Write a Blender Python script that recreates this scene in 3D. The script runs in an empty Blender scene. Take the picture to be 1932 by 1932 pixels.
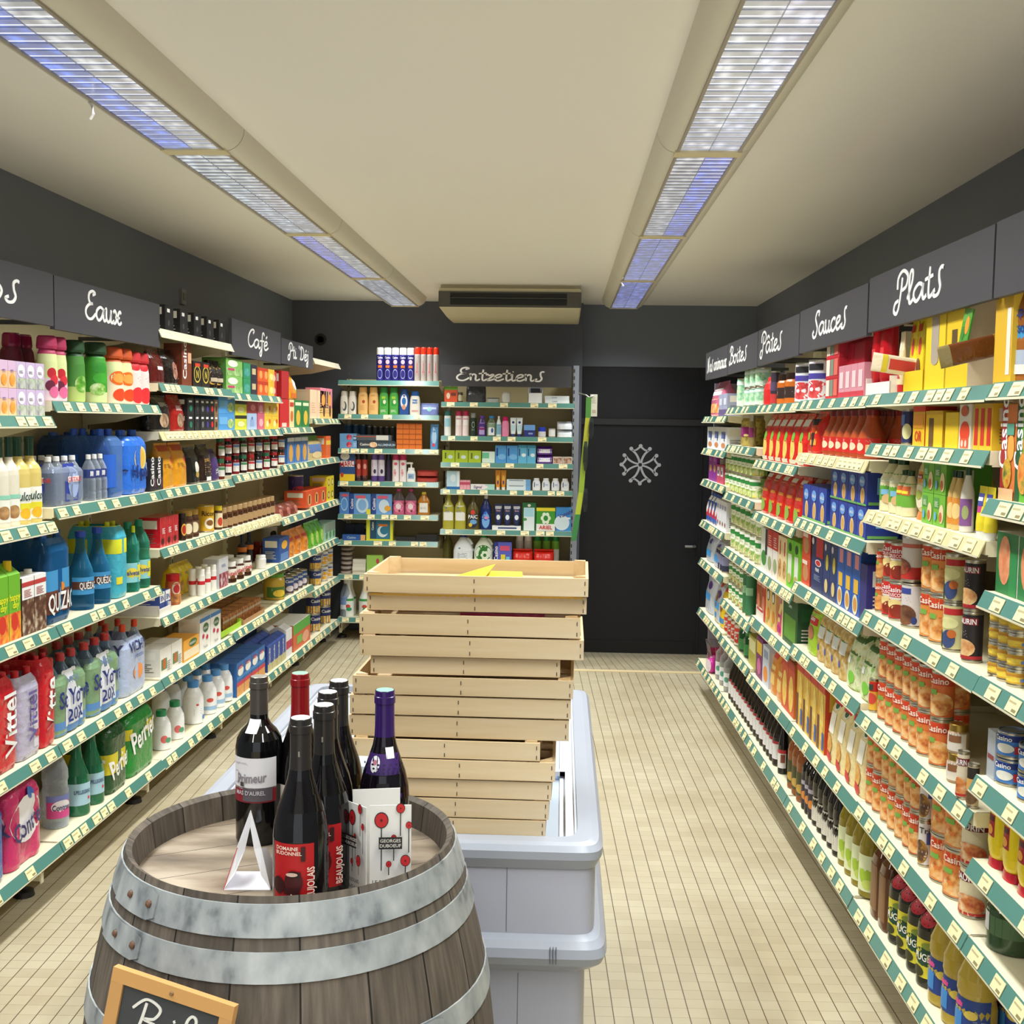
import bpy, math, random
from mathutils import Vector, Matrix
random.seed(7)
SC = bpy.context.scene
COL = SC.collection
PI = math.pi
R = math.radians

# ------------------------------------------------------------------ camera
FPX, CPX, EYE = 2200.0, 966.0, 1.6
def _cam_axes():
    y = Vector(((1060 - CPX) / FPX, (796 - CPX) / FPX, 1.0)).normalized()
    a = Vector((math.cos(R(0.8)), math.sin(R(0.8)), 0))
    x = (a - y * a.dot(y)).normalized()
    return x, y, x.cross(y)
_ax, _ay, _az = _cam_axes()
RIGHT = Vector((_ax[0], _ay[0], _az[0])); DOWN = Vector((_ax[1], _ay[1], _az[1])); FWD = Vector((_ax[2], _ay[2], _az[2]))
cd = bpy.data.cameras.new('camera'); cam = bpy.data.objects.new('camera', cd); COL.objects.link(cam)
cd.sensor_width = 36; cd.lens = FPX / 1932 * 36; cd.clip_start = 0.05; cd.clip_end = 60
cam.matrix_world = Matrix(((RIGHT[0], -DOWN[0], -FWD[0], 0), (RIGHT[1], -DOWN[1], -FWD[1], 0), (RIGHT[2], -DOWN[2], -FWD[2], EYE), (0, 0, 0, 1)))
SC.camera = cam
def ray(px, py):
    return RIGHT * ((px - CPX) / FPX) + DOWN * ((py - CPX) / FPX) + FWD
def proj_x(P):
    v = Vector(P) - Vector((0, 0, EYE)); return CPX + FPX * v.dot(RIGHT) / v.dot(FWD)
def on_y(px, py, Y):
    d = ray(px, py); t = Y / d[1]; return d * t + Vector((0, 0, EYE))
def on_z(px, py, z):
    d = ray(px, py); t = (z - EYE) / d[2]; return d * t + Vector((0, 0, EYE))

# ------------------------------------------------------------------ world, lights, exposure
SC.view_settings.view_transform = 'Standard'; SC.view_settings.look = 'None'
SC.view_settings.exposure = 0.0; SC.view_settings.gamma = 1.0; SC.view_settings.use_curve_mapping = False
W = bpy.data.worlds.new('world'); SC.world = W; W.use_nodes = True
W.node_tree.nodes['Background'].inputs[0].default_value = (0.90, 0.95, 1.0, 1)
W.node_tree.nodes['Background'].inputs[1].default_value = 1.05  # even fill through the open front end, added to brighten ceiling and fronts
LAMP_POWER = 18.0
LAMP_SPREAD = 128
LAMP_COLOR = (0.965, 1.0, 0.985)
CEIL = 2.48
LAMP_Y = [-2.74, -1.16, 0.43, 2.02, 3.61, 5.20, 6.80, 8.43]
LAMP_X = {'left': -1.138, 'right': 0.425}

# ------------------------------------------------------------------ materials
def lin(h):
    h = h.lstrip('#'); o = []
    for i in (0, 2, 4):
        c = int(h[i:i + 2], 16) / 255; o.append(c / 12.92 if c <= 0.04045 else ((c + 0.055) / 1.055) ** 2.4)
    return (*o, 1)
MATS = {}
def newmat(n):
    m = bpy.data.materials.new(n); m.use_nodes = True; nt = m.node_tree
    return m, nt, nt.nodes['Principled BSDF']
def N(nt, t, **k):
    n = nt.nodes.new(t)
    for a, v in k.items(): setattr(n, a, v)
    return n
def ramp(nt, stops):
    r = N(nt, 'ShaderNodeValToRGB'); e = r.color_ramp.elements
    while len(e) < len(stops): e.new(0.5)
    for i, (p, c) in enumerate(stops): e[i].position = p; e[i].color = lin(c) if isinstance(c, str) else c
    return r
def mat(k):
    """'#hex' paper, 'G#hex' gloss, 'S#hex' satin film with creases, 'M#hex' metal, 'T#hex' clear plastic or glass, 'D#hex' dark glass, 'F#a#b#c' printed food picture"""
    if k in MATS: return MATS[k]
    if not isinstance(k, str): return k
    m, nt, b = newmat('mat_' + k.replace('#', '_')); t = k[0]; cs = ['#' + c for c in k.split('#')[1:]]
    c = lin(cs[0])
    if t == '#':
        b.inputs['Base Color'].default_value = c; b.inputs['Roughness'].default_value = 0.5
    elif t == 'G':
        b.inputs['Base Color'].default_value = c; b.inputs['Roughness'].default_value = 0.22
    elif t == 'S':
        tc = N(nt, 'ShaderNodeTexCoord'); no = N(nt, 'ShaderNodeTexNoise'); no.inputs['Scale'].default_value = 34; no.inputs['Detail'].default_value = 3
        nt.links.new(tc.outputs['Object'], no.inputs['Vector'])
        bu = N(nt, 'ShaderNodeBump'); bu.inputs['Strength'].default_value = 0.6; bu.inputs['Distance'].default_value = 0.01
        nt.links.new(no.outputs['Fac'], bu.inputs['Height']); nt.links.new(bu.outputs['Normal'], b.inputs['Normal'])
        b.inputs['Base Color'].default_value = c; b.inputs['Roughness'].default_value = 0.2
    elif t == 'M':
        b.inputs['Base Color'].default_value = c; b.inputs['Metallic'].default_value = 1; b.inputs['Roughness'].default_value = 0.32
    elif t == 'D':
        b.inputs['Base Color'].default_value = c; b.inputs['Roughness'].default_value = 0.06
        b.inputs['Specular IOR Level'].default_value = 0.6
    elif t == 'T':
        nt.nodes.remove(b); tr = N(nt, 'ShaderNodeBsdfTransparent'); gl = N(nt, 'ShaderNodeBsdfPrincipled'); mx = N(nt, 'ShaderNodeMixShader')
        tr.inputs[0].default_value = tuple(0.35 + 0.65 * x for x in c[:3]) + (1,)
        gl.inputs['Base Color'].default_value = c; gl.inputs['Roughness'].default_value = 0.1
        fr = N(nt, 'ShaderNodeLayerWeight'); fr.inputs[0].default_value = 0.42
        mr = N(nt, 'ShaderNodeMapRange'); mr.inputs[3].default_value = 0.20; mr.inputs[4].default_value = 0.75
        nt.links.new(fr.outputs['Facing'], mr.inputs[0]); nt.links.new(mr.outputs[0], mx.inputs[0])
        nt.links.new(tr.outputs[0], mx.inputs[1]); nt.links.new(gl.outputs[0], mx.inputs[2])
        nt.links.new(mx.outputs[0], nt.nodes['Material Output'].inputs[0])
    elif t == 'F':
        tc = N(nt, 'ShaderNodeTexCoord'); no = N(nt, 'ShaderNodeTexNoise'); no.inputs['Scale'].default_value = 42; no.inputs['Detail'].default_value = 2.5
        nt.links.new(tc.outputs['Object'], no.inputs['Vector'])
        n = len(cs); r = ramp(nt, [(0.3 + 0.4 * i / max(1, n - 1), x) for i, x in enumerate(cs)])
        nt.links.new(no.outputs['Fac'], r.inputs[0]); nt.links.new(r.outputs[0], b.inputs['Base Color']); b.inputs['Roughness'].default_value = 0.45
    MATS[k] = m; return m
def math_(nt, op, a, b=None, c=None):
    n = N(nt, 'ShaderNodeMath', operation=op)
    for i, v in enumerate((a, b, c)):
        if v is None: continue
        if isinstance(v, (int, float)): n.inputs[i].default_value = v
        else: nt.links.new(v, n.inputs[i])
    return n.outputs[0]
def mixc(nt, f, a, b):
    n = N(nt, 'ShaderNodeMix', data_type='RGBA')
    if isinstance(f, (int, float)): n.inputs[0].default_value = f
    else: nt.links.new(f, n.inputs[0])
    for i, v in ((6, a), (7, b)):
        if isinstance(v, str): n.inputs[i].default_value = lin(v)
        else: nt.links.new(v, n.inputs[i])
    return n.outputs[2]
def noise(nt, vec, scale, detail=3):
    n = N(nt, 'ShaderNodeTexNoise'); n.inputs['Scale'].default_value = scale; n.inputs['Detail'].default_value = detail
    if vec is not None: nt.links.new(vec, n.inputs['Vector'])
    return n.outputs['Fac']
def objvec(nt, scale=(1, 1, 1), rot=0):
    tc = N(nt, 'ShaderNodeTexCoord'); mp = N(nt, 'ShaderNodeMapping'); mp.inputs['Scale'].default_value = scale; mp.inputs['Rotation'].default_value = (0, 0, rot)
    nt.links.new(tc.outputs['Object'], mp.inputs['Vector']); return mp.outputs[0]

def m_floor():
    m, nt, b = newmat('floor_tile'); v = objvec(nt, (1, 1, 1), -0.030); s = N(nt, 'ShaderNodeSeparateXYZ'); nt.links.new(v, s.inputs[0])
    T = 0.0515; ux = math_(nt, 'DIVIDE', s.outputs[0], T); uy = math_(nt, 'DIVIDE', s.outputs[1], T)
    gx = math_(nt, 'LESS_THAN', math_(nt, 'FRACT', ux), 0.052); gy = math_(nt, 'LESS_THAN', math_(nt, 'FRACT', uy), 0.045)
    cm = N(nt, 'ShaderNodeCombineXYZ'); nt.links.new(math_(nt, 'FLOOR', ux), cm.inputs[0]); nt.links.new(math_(nt, 'FLOOR', uy), cm.inputs[1])
    wn = N(nt, 'ShaderNodeTexWhiteNoise'); nt.links.new(cm.outputs[0], wn.inputs['Vector'])
    base = mixc(nt, wn.outputs['Value'], '#b5aa8f', '#c0b69b')
    dirt = ramp(nt, [(0.35, '#b9a480'), (0.65, '#ffffff')]); nt.links.new(noise(nt, v, 2.2, 5), dirt.inputs[0])
    mu = N(nt, 'ShaderNodeMix', data_type='RGBA', blend_type='MULTIPLY'); mu.inputs[0].default_value = 0.35; nt.links.new(base, mu.inputs[6]); nt.links.new(dirt.outputs[0], mu.inputs[7])
    c1 = mixc(nt, gy, mu.outputs[2], '#9c8f72'); c2 = mixc(nt, gx, c1, '#4a3a22')
    nt.links.new(c2, b.inputs['Base Color']); b.inputs['Roughness'].default_value = 0.42
    return m
def m_paint(name, c1, c2, sc=6, rough=0.6):
    m, nt, b = newmat(name); nt.links.new(mixc(nt, noise(nt, objvec(nt), sc, 4), c1, c2), b.inputs['Base Color']); b.inputs['Roughness'].default_value = rough; return m
def m_wood(name, c1, c2, c3, axis=0, sc=9, rough=0.6):
    m, nt, b = newmat(name); s = [sc * 5] * 3; s[axis] = sc * 0.35
    f = noise(nt, objvec(nt, s), 1.0, 5); r = ramp(nt, [(0.3, c1), (0.55, c2), (0.75, c3)]); nt.links.new(f, r.inputs[0])
    oi = N(nt, 'ShaderNodeObjectInfo'); hv = N(nt, 'ShaderNodeHueSaturation'); nt.links.new(math_(nt, 'ADD', math_(nt, 'MULTIPLY', oi.outputs['Random'], 0.22), 0.88), hv.inputs['Value'])
    nt.links.new(r.outputs[0], hv.inputs['Color']); nt.links.new(hv.outputs[0], b.inputs['Base Color']); b.inputs['Roughness'].default_value = rough; return m
def m_stave():
    m, nt, b = newmat('barrel_oak'); tc = N(nt, 'ShaderNodeTexCoord'); s = N(nt, 'ShaderNodeSeparateXYZ'); nt.links.new(tc.outputs['Object'], s.inputs[0])
    a = math_(nt, 'ARCTAN2', s.outputs[1], s.outputs[0]); u = math_(nt, 'MULTIPLY', math_(nt, 'ADD', a, 3.3), 19 / (2 * PI)); g = math_(nt, 'LESS_THAN', math_(nt, 'FRACT', u), 0.03)
    wn = N(nt, 'ShaderNodeTexWhiteNoise', noise_dimensions='1D'); nt.links.new(math_(nt, 'FLOOR', u), wn.inputs['W'])
    cm = N(nt, 'ShaderNodeCombineXYZ'); nt.links.new(math_(nt, 'MULTIPLY', a, 16), cm.inputs[0]); nt.links.new(math_(nt, 'MULTIPLY', s.outputs[2], 5), cm.inputs[1])
    r = ramp(nt, [(0.22, '#413a33'), (0.5, '#5d5349'), (0.8, '#776c60')]); nt.links.new(noise(nt, cm.outputs[0], 1.6, 6), r.inputs[0])
    hv = N(nt, 'ShaderNodeHueSaturation'); nt.links.new(math_(nt, 'ADD', math_(nt, 'MULTIPLY', wn.outputs['Value'], 0.5), 0.7), hv.inputs['Value']); nt.links.new(r.outputs[0], hv.inputs['Color'])
    nt.links.new(mixc(nt, g, hv.outputs[0], '#15110d'), b.inputs['Base Color']); b.inputs['Roughness'].default_value = 0.7; return m
def m_head():
    m, nt, b = newmat('barrel_head'); v = objvec(nt, (1, 1, 1), R(-28)); s = N(nt, 'ShaderNodeSeparateXYZ'); nt.links.new(v, s.inputs[0])
    u = math_(nt, 'DIVIDE', math_(nt, 'ADD', s.outputs[1], 5.03), 0.105); g = math_(nt, 'LESS_THAN', math_(nt, 'FRACT', u), 0.018)
    r = ramp(nt, [(0.30, '#54483c'), (0.47, '#82725f'), (0.66, '#ac9d8a')]); nt.links.new(noise(nt, objvec(nt, (3, 10, 3), R(-28)), 1.5, 6), r.inputs[0])
    nt.links.new(mixc(nt, g, r.outputs[0], '#33291f'), b.inputs['Base Color']); b.inputs['Roughness'].default_value = 0.65; return m
def m_galv():
    m, nt, b = newmat('galvanised_steel'); v = objvec(nt)
    r = ramp(nt, [(0.30, '#757b7e'), (0.43, '#a2a7a9'), (0.6, '#b9bdbd'), (0.75, '#cbcdcc')]); nt.links.new(noise(nt, objvec(nt, (1, 1, .55)), 26, 8), r.inputs[0])
    nt.links.new(r.outputs[0], b.inputs['Base Color']); b.inputs['Metallic'].default_value = 0.35; b.inputs['Roughness'].default_value = 0.5; return m
def m_lens(name, left, right):
    """fluorescent diffuser: two lamp lanes seen through prismatic plastic"""
    m, nt, b = newmat(name); v = objvec(nt); s = N(nt, 'ShaderNodeSeparateXYZ'); nt.links.new(v, s.inputs[0])
    lane = math_(nt, 'GREATER_THAN', math_(nt, 'ADD', s.outputs[0], math_(nt, 'MULTIPLY', math_(nt, 'SUBTRACT', noise(nt, v, 40, 1), 0.5), 0.02)), 0.0)
    c = mixc(nt, lane, left, right)
    vo = N(nt, 'ShaderNodeTexVoronoi', feature='F1'); vo.inputs['Scale'].default_value = 26; nt.links.new(objvec(nt, (1, 0.5, 1)), vo.inputs['Vector'])
    r = ramp(nt, [(0.1, '#ffffff'), (0.42, '#8a8c94'), (0.62, '#45474f')]); nt.links.new(vo.outputs['Distance'], r.inputs[0])
    mu = N(nt, 'ShaderNodeMix', data_type='RGBA', blend_type='MULTIPLY'); mu.inputs[0].default_value = 0.75; nt.links.new(c, mu.inputs[6]); nt.links.new(r.outputs[0], mu.inputs[7])
    bar = math_(nt, 'LESS_THAN', math_(nt, 'FRACT', math_(nt, 'DIVIDE', math_(nt, 'ADD', s.outputs[1], 3.0), 0.052)), 0.13)
    fin = mixc(nt, math_(nt, 'MULTIPLY', bar, 0.8), mu.outputs[2], '#eef2fa')
    b.inputs['Base Color'].default_value = (0.5, 0.5, 0.55, 1); b.inputs['Roughness'].default_value = 0.25
    nt.links.new(fin, b.inputs['Emission Color']); b.inputs['Emission Strength'].default_value = 1.15; return m

WOODX = m_wood('poplar_board', '#c9a878', '#e0c59a', '#ead6b4', 0, 5)
WOODY = m_wood('poplar_board_side', '#c9a878', '#e0c59a', '#ead6b4', 1, 5)
GALV = m_galv(); STAVE = m_stave(); HEAD = m_head()
CREAM = m_paint('cream_enamel', '#e9dfbd', '#efe7c9', 5, 0.4)
BACKP = m_paint('gondola_back', '#b7ab86', '#c0b48f', 3, 0.55)
GREEN = '#24786a'; TAG = '#efe2b0'
WALLG = m_paint('wall_grey', '#6e737d', '#747983', 2.5, 0.7)
BACKG = m_paint('wall_back_grey', '#5b5e67', '#60636c', 2.5, 0.7)
BLACKD = m_paint('door_black', '#10111a', '#14151e', 3, 0.45)
SIGNM = m_paint('sign_slate', '#403f44', '#454449', 3, 0.55)
CEILM = m_paint('ceiling_paint', '#f0ede8', '#f4f1ec', 1.2, 0.8)
FLOORM = m_floor()
FREEZ = m_paint('freezer_panel', '#b6b8c9', '#bec0cf', 4, 0.4)
FREEZD = m_paint('freezer_trim', '#a2a7b4', '#abb0bc', 4, 0.3)

# ------------------------------------------------------------------ mesh builder
TXC = {}
def text2d(s, bold=True):
    """outline font text as 2D triangles, height of capitals = 1, centred"""
    if s in TXC: return TXC[s]
    cu = bpy.data.curves.new('t', 'FONT'); cu.body = s; cu.size = 1; cu.resolution_u = 2
    if bold: cu.offset = 0.018
    o = bpy.data.objects.new('t', cu); me = o.to_mesh()
    vs = [(v.co.x, v.co.y) for v in me.vertices]; fs = [tuple(p.vertices) for p in me.polygons]
    o.to_mesh_clear(); bpy.data.objects.remove(o); bpy.data.curves.remove(cu)
    x0 = min(v[0] for v in vs); x1 = max(v[0] for v in vs)
    vs = [((x - (x0 + x1) / 2) / 0.7, (y - 0.35) / 0.7) for x, y in vs]
    TXC[s] = (vs, fs, (x1 - x0) / 0.7); return TXC[s]

class MB:
    def __init__(s): s.v = []; s.f = []; s.mi = []; s.sm = []; s.keys = []
    def k(s, key):
        if key not in s.keys: s.keys.append(key)
        return s.keys.index(key)
    def add(s, vs, fs, key, smooth=False):
        o = len(s.v); s.v += [tuple(v) for v in vs]; i = s.k(key)
        for f in fs: s.f.append(tuple(a + o for a in f)); s.mi.append(i); s.sm.append(smooth)
    def box(s, x0, x1, y0, y1, z0, z1, key, skip=''):
        vs = [(x0, y0, z0), (x1, y0, z0), (x1, y1, z0), (x0, y1, z0), (x0, y0, z1), (x1, y0, z1), (x1, y1, z1), (x0, y1, z1)]
        F = dict(b=(3, 2, 1, 0), t=(4, 5, 6, 7), f=(0, 1, 5, 4), r=(1, 2, 6, 5), k=(2, 3, 7, 6), l=(3, 0, 4, 7))
        for n, f in F.items():
            if n not in skip: s.add([vs[i] for i in f], [(0, 1, 2, 3)], key[n] if isinstance(key, dict) and n in key else (key['*'] if isinstance(key, dict) else key))
    def obox(s, M, hx, hy, hz, key):
        """box of half sizes under matrix M"""
        vs = [M @ Vector((a * hx, b * hy, c * hz)) for c in (-1, 1) for a, b in ((-1, -1), (1, -1), (1, 1), (-1, 1))]
        s.add(vs, [(3, 2, 1, 0), (4, 5, 6, 7), (0, 1, 5, 4), (1, 2, 6, 5), (2, 3, 7, 6), (3, 0, 4, 7)], key)
    def loft(s, rows, n=20, cap=True, smooth=True, cx=0, cy=0):
        """rows: (z, w, d, e, key) superellipse sections; key colours the band that starts there"""
        rings = []
        for (z, w, d, e, *_) in rows:
            rg = []
            for i in range(n):
                t = 2 * PI * (i + 0.5) / n; c, q = math.cos(t), math.sin(t); p = 2 / e
                rg.append((cx + w / 2 * math.copysign(abs(c) ** p, c), cy + d / 2 * math.copysign(abs(q) ** p, q), z))
            rings.append(rg)
        for j in range(len(rows) - 1):
            s.add(rings[j] + rings[j + 1], [(i, (i + 1) % n, n + (i + 1) % n, n + i) for i in range(n)], rows[j][4], smooth)
        if cap:
            s.add(rings[0], [tuple(range(n - 1, -1, -1))], rows[0][4]); s.add(rings[-1], [tuple(range(n))], rows[-1][4])
    def tube(s, pts, r, key, n=8):
        pts = [Vector(p) for p in pts]; rings = []
        for i, p in enumerate(pts):
            d = (pts[min(i + 1, len(pts) - 1)] - pts[max(i - 1, 0)]).normalized(); a = d.cross(Vector((0, 0, 1)))
            if a.length < 1e-3: a = d.cross(Vector((1, 0, 0)))
            a.normalize(); b = d.cross(a)
            rings.append([p + (a * math.cos(2 * PI * k / n) + b * math.sin(2 * PI * k / n)) * r for k in range(n)])
        for j in range(len(rings) - 1):
            s.add(rings[j] + rings[j + 1], [(i, n + i, n + (i + 1) % n, (i + 1) % n) for i in range(n)], key, True)
        s.add(rings[0], [tuple(range(n))], key); s.add(rings[-1], [tuple(range(n - 1, -1, -1))], key)
    def mesh(s, name):
        me = bpy.data.meshes.new(name); me.from_pydata(s.v, [], s.f)
        for k in s.keys: me.materials.append(mat(k))
        me.polygons.foreach_set('material_index', s.mi); me.polygons.foreach_set('use_smooth', s.sm); me.update(); return me

def S_flat(d, z0=0.0):
    S = lambda u, z, e: (u, -d / 2 - e, z0 + z)
    S.lim, S.nu = .92, 4; return S
def S_loft(rows, z0=0.0, turn=0.0):
    """front surface of a lofted body; u is measured along the surface for round bodies"""
    def S(u, z, eps):
        z += z0; a, b = rows[0], rows[-1]
        for i in range(len(rows) - 1):
            if rows[i][0] <= z <= rows[i + 1][0]: a, b = rows[i], rows[i + 1]
        t = 0 if b[0] == a[0] else min(1, max(0, (z - a[0]) / (b[0] - a[0])))
        w, d, ex = (a[i] + (b[i] - a[i]) * t for i in (1, 2, 3))
        if ex < 2.6:
            r = max(w, 1e-4) / 2; th = u / r + turn; return ((r + eps) * math.sin(th), -(d / 2 + eps) * math.cos(th), z)
        q = min(0.999, abs(2 * u / max(w, 1e-4))); return (u, -d / 2 * (1 - q ** ex) ** (1 / ex) - eps, z)
    S.te = .0011; S.lim, S.nu = (.60 if rows[len(rows) // 2][3] < 2.6 else .8), 8; return S
def art(mb, S, Wd, Hd, spec, lay=0):
    """printed artwork: r rect, e ellipse, t text, n small print; coordinates x in -.5..5, y in 0..1 of the panel"""
    for i, a in enumerate(spec):
        ep = 0.0006 + 0.00045 * (i + lay); t = a[0]
        if t == 'r':
            x0, y0, x1, y1, c = a[1:6]; nu = getattr(S, 'nu', 6)
            vs = [S((x0 + (x1 - x0) * p / nu) * Wd, (y0 + (y1 - y0) * q) * Hd, ep) for q in (0, 0.5, 1) for p in range(nu + 1)]
            mb.add(vs, [(q * (nu + 1) + p, q * (nu + 1) + p + 1, (q + 1) * (nu + 1) + p + 1, (q + 1) * (nu + 1) + p) for q in (0, 1) for p in range(nu)], c, True)
        elif t == 'e':
            cx, cy, rx, ry, c = a[1:6]; n = 18
            vs = [S(cx * Wd, cy * Hd, ep)] + [S((cx + q * rx * math.cos(2 * PI * k / n)) * Wd, (cy + q * ry * math.sin(2 * PI * k / n)) * Hd, ep) for q in (.5, 1) for k in range(n)]
            mb.add(vs, [(0, 1 + k, 1 + (k + 1) % n) for k in range(n)] + [(1 + k, 1 + n + k, 1 + n + (k + 1) % n, 1 + (k + 1) % n) for k in range(n)], c, True)
        elif t == 't':
            s, cx, cy, h, c = a[1:6]; rot = R(a[6]) if len(a) > 6 else 0; sl = a[7] if len(a) > 7 else 0
            v2, fs, wd = text2d(s); hh = h * Hd; sx = hh
            lim = getattr(S, 'lim', .9) * (Wd if abs(rot) < 1 else Hd)
            if wd * sx > lim: sx = lim / wd
            ca, sa = math.cos(rot), math.sin(rot)
            P = [((x + y * sl) * sx, y * hh) for x, y in v2]; ep += getattr(S, 'te', 0)
            mb.add([S(cx * Wd + p * ca - q * sa, cy * Hd + p * sa + q * ca, ep) for p, q in P], fs, c, True)
        elif t == 'n':
            x0, y0, x1, y1, c = a[1:6]; n = 5
            for k in range(n):
                ya = y0 + (y1 - y0) * k / n; yb = ya + (y1 - y0) * 0.4 / n; xe = x0 + (x1 - x0) * (1, 0.8, 0.93, 0.7, 0.88)[k]
                mb.add([S(x0 * Wd, ya * Hd, ep), S(xe * Wd, ya * Hd, ep), S(xe * Wd, yb * Hd, ep), S(x0 * Wd, yb * Hd, ep)], [(0, 1, 2, 3)], c)

# ------------------------------------------------------------------ linking helpers
def link(name, me, parent=None, loc=None, rz=0):
    o = bpy.data.objects.new(name, me); COL.objects.link(o)
    if parent is not None: o.parent = parent
    if loc is not None: o.location = loc
    if rz: o.rotation_euler = (0, 0, rz)
    return o
def tag(o, label, cat, group=None, kind=None):
    if label: o['label'] = label
    if cat: o['category'] = cat
    if group: o['group'] = group
    if kind: o['kind'] = kind
    return o
def struct(name, mb, m=None):
    o = link(name, mb.mesh(name)); o['kind'] = 'structure'; return o
def one(name, mb, label, cat, group=None, loc=None, rz=0):
    return tag(link(name, mb.mesh(name), None, loc, rz), label, cat, group)
def group_root(name, label, cat, loc=(0, 0, 0), rz=0, group=None):
    return tag(link(name, None, None, loc, rz), label, cat, group)
def bevel(o, w=0.004, seg=2):
    m = o.modifiers.new('bevel', 'BEVEL'); m.width = w; m.segments = seg; m.limit_method = 'ANGLE'; m.angle_limit = R(40); return o
ORD = ['first', 'second', 'third', 'fourth', 'fifth', 'sixth', 'seventh', 'eighth', 'ninth', 'tenth', 'eleventh', 'twelfth', 'thirteenth', 'fourteenth', 'fifteenth', 'sixteenth']

# ------------------------------------------------------------------ room shell
XL, XR, YB, YD, YF = -2.03, 1.44, 8.74, 8.86, -3.3
RAMP_Y, RAMP_X, RAMP_D = 7.47, 0.0, -0.17
mb = MB()
mb.box(XL - 0.1, XR + 0.1, YF, RAMP_Y, -0.3, 0, FLOORM); mb.box(XL - 0.1, RAMP_X, RAMP_Y, YB, -0.3, 0, FLOORM)
fl = struct('floor', mb)
mb = MB()
mb.add([(RAMP_X, RAMP_Y, 0), (XR + 0.1, RAMP_Y, 0), (XR + 0.1, YD + 0.1, RAMP_D), (RAMP_X, YD + 0.1, RAMP_D), (RAMP_X, RAMP_Y, -0.1), (XR + 0.1, RAMP_Y, -0.1), (XR + 0.1, YD + 0.1, RAMP_D - 0.1), (RAMP_X, YD + 0.1, RAMP_D - 0.1)],
       [(0, 1, 2, 3), (7, 6, 5, 4), (0, 4, 5, 1), (1, 5, 6, 2), (2, 6, 7, 3), (3, 7, 4, 0)], FLOORM)
struct('floor_ramp', mb)
mb = MB(); mb.box(RAMP_X, XR - 0.02, RAMP_Y - 0.05, RAMP_Y + 0.005, 0, 0.004, '#d3bf95'); struct('trim_1', mb)
mb = MB(); mb.box(XL - 0.1, XR + 0.1, YF, YD + 0.1, CEIL, CEIL + 0.1, CEILM); struct('ceiling', mb)
mb = MB(); mb.box(XL - 0.1, XL, YF, YB, 0, CEIL, WALLG); struct('wall_left', mb)
mb = MB(); mb.box(XR, XR + 0.1, YF, YD, -0.27, CEIL, WALLG); struct('wall_right', mb)
mb = MB(); mb.box(XL - 0.1, 0.145, YB, YD + 0.1, -0.3, CEIL, BACKG); struct('wall_back', mb)
DX0, DX1 = 0.17, 1.03
mb = MB(); mb.box(0.145, XR, YD, YD + 0.1, 2.02, CEIL, WALLG); struct('wall_door', mb)
mb = MB()
mb.box(0.145, DX0, YD, YD + 0.1, -0.17, 2.02, BLACKD); mb.box(DX1, XR, YD, YD + 0.1, -0.17, 2.02, BLACKD); mb.box(DX0, DX1, YD + 0.01, YD + 0.1, 1.625, 2.02, BLACKD)
mb.box(0.145, XR, YD - 0.02, YD, 1.585, 1.63, '#2b2b2d'); mb.box(DX1 + 0.02, DX1 + 0.035, YD - 0.012, YD, -0.17, 1.585, '#101015'); struct('trim_2', mb)
mb = MB(); mb.box(DX0, DX1, YD - 0.005, YD + 0.05, -0.165, 1.585, '#0e0f17'); mb.box(DX0, DX1, YD - 0.012, YD, -0.165, -0.06, '#0d0d11')
door = struct('door_1', mb); bevel(door, 0.003, 1)
mb = MB(); z = 0.675; mb.tube([(1.02, YD - 0.004, z), (1.02, YD - 0.05, z), (1.0, YD - 0.056, z), (0.945, YD - 0.056, z)], 0.011, 'M#c9c9cc'); mb.loft([(z - .018, .03, .03, 2, '#17171b'), (z + .018, .03, .03, 2, '#17171b')], 12, cx=1.02, cy=YD - .004)
o = link('door_handle', mb.mesh('door_handle'), door); o['label'] = 'chrome lever handle'

def ribbon(mb, pts, wid, y, key, th=0.002, ux=1, closed=False, steps=7):
    """painted stroke along a smooth curve lying in the XZ plane at depth y"""
    P = [Vector((p[0], p[1])) for p in pts]; C = []
    m = len(P)
    for i in range(m if closed else m - 1):
        g = lambda q: P[q % m] if closed else P[min(max(q, 0), m - 1)]
        p0, p1, p2, p3 = g(i - 1), g(i), g(i + 1), g(i + 2)
        for k in range(steps):
            t = k / steps
            C.append(0.5 * ((2 * p1) + (p2 - p0) * t + (2 * p0 - 5 * p1 + 4 * p2 - p3) * t * t + (3 * p1 - p0 - 3 * p2 + p3) * t ** 3))
    C.append(P[0] if closed else P[-1])
    n = len(C); vs = []
    for i, c in enumerate(C):
        d = C[min(i + 1, n - 1)] - C[max(i - 1, 0)]
        if d.length < 1e-9: d = Vector((1, 0))
        d.normalize(); w = wid / 2 * (0.72 + 0.28 * abs(d.y)) * (0.8 if i in (0, n - 1) and not closed else 1); nx, nz = -d.y * w, d.x * w
        vs += [((c.x + nx) * ux, y, c.y + nz), ((c.x - nx) * ux, y, c.y - nz), ((c.x + nx) * ux, y + th, c.y + nz), ((c.x - nx) * ux, y + th, c.y - nz)]
    fs = []
    for i in range(n - 1):
        a, b = 4 * i, 4 * i + 4
        fs += [(a, a + 1, b + 1, b), (a, b, b + 2, a + 2), (a + 1, a + 3, b + 3, b + 1)]
    mb.add(vs, fs, key)
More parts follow.
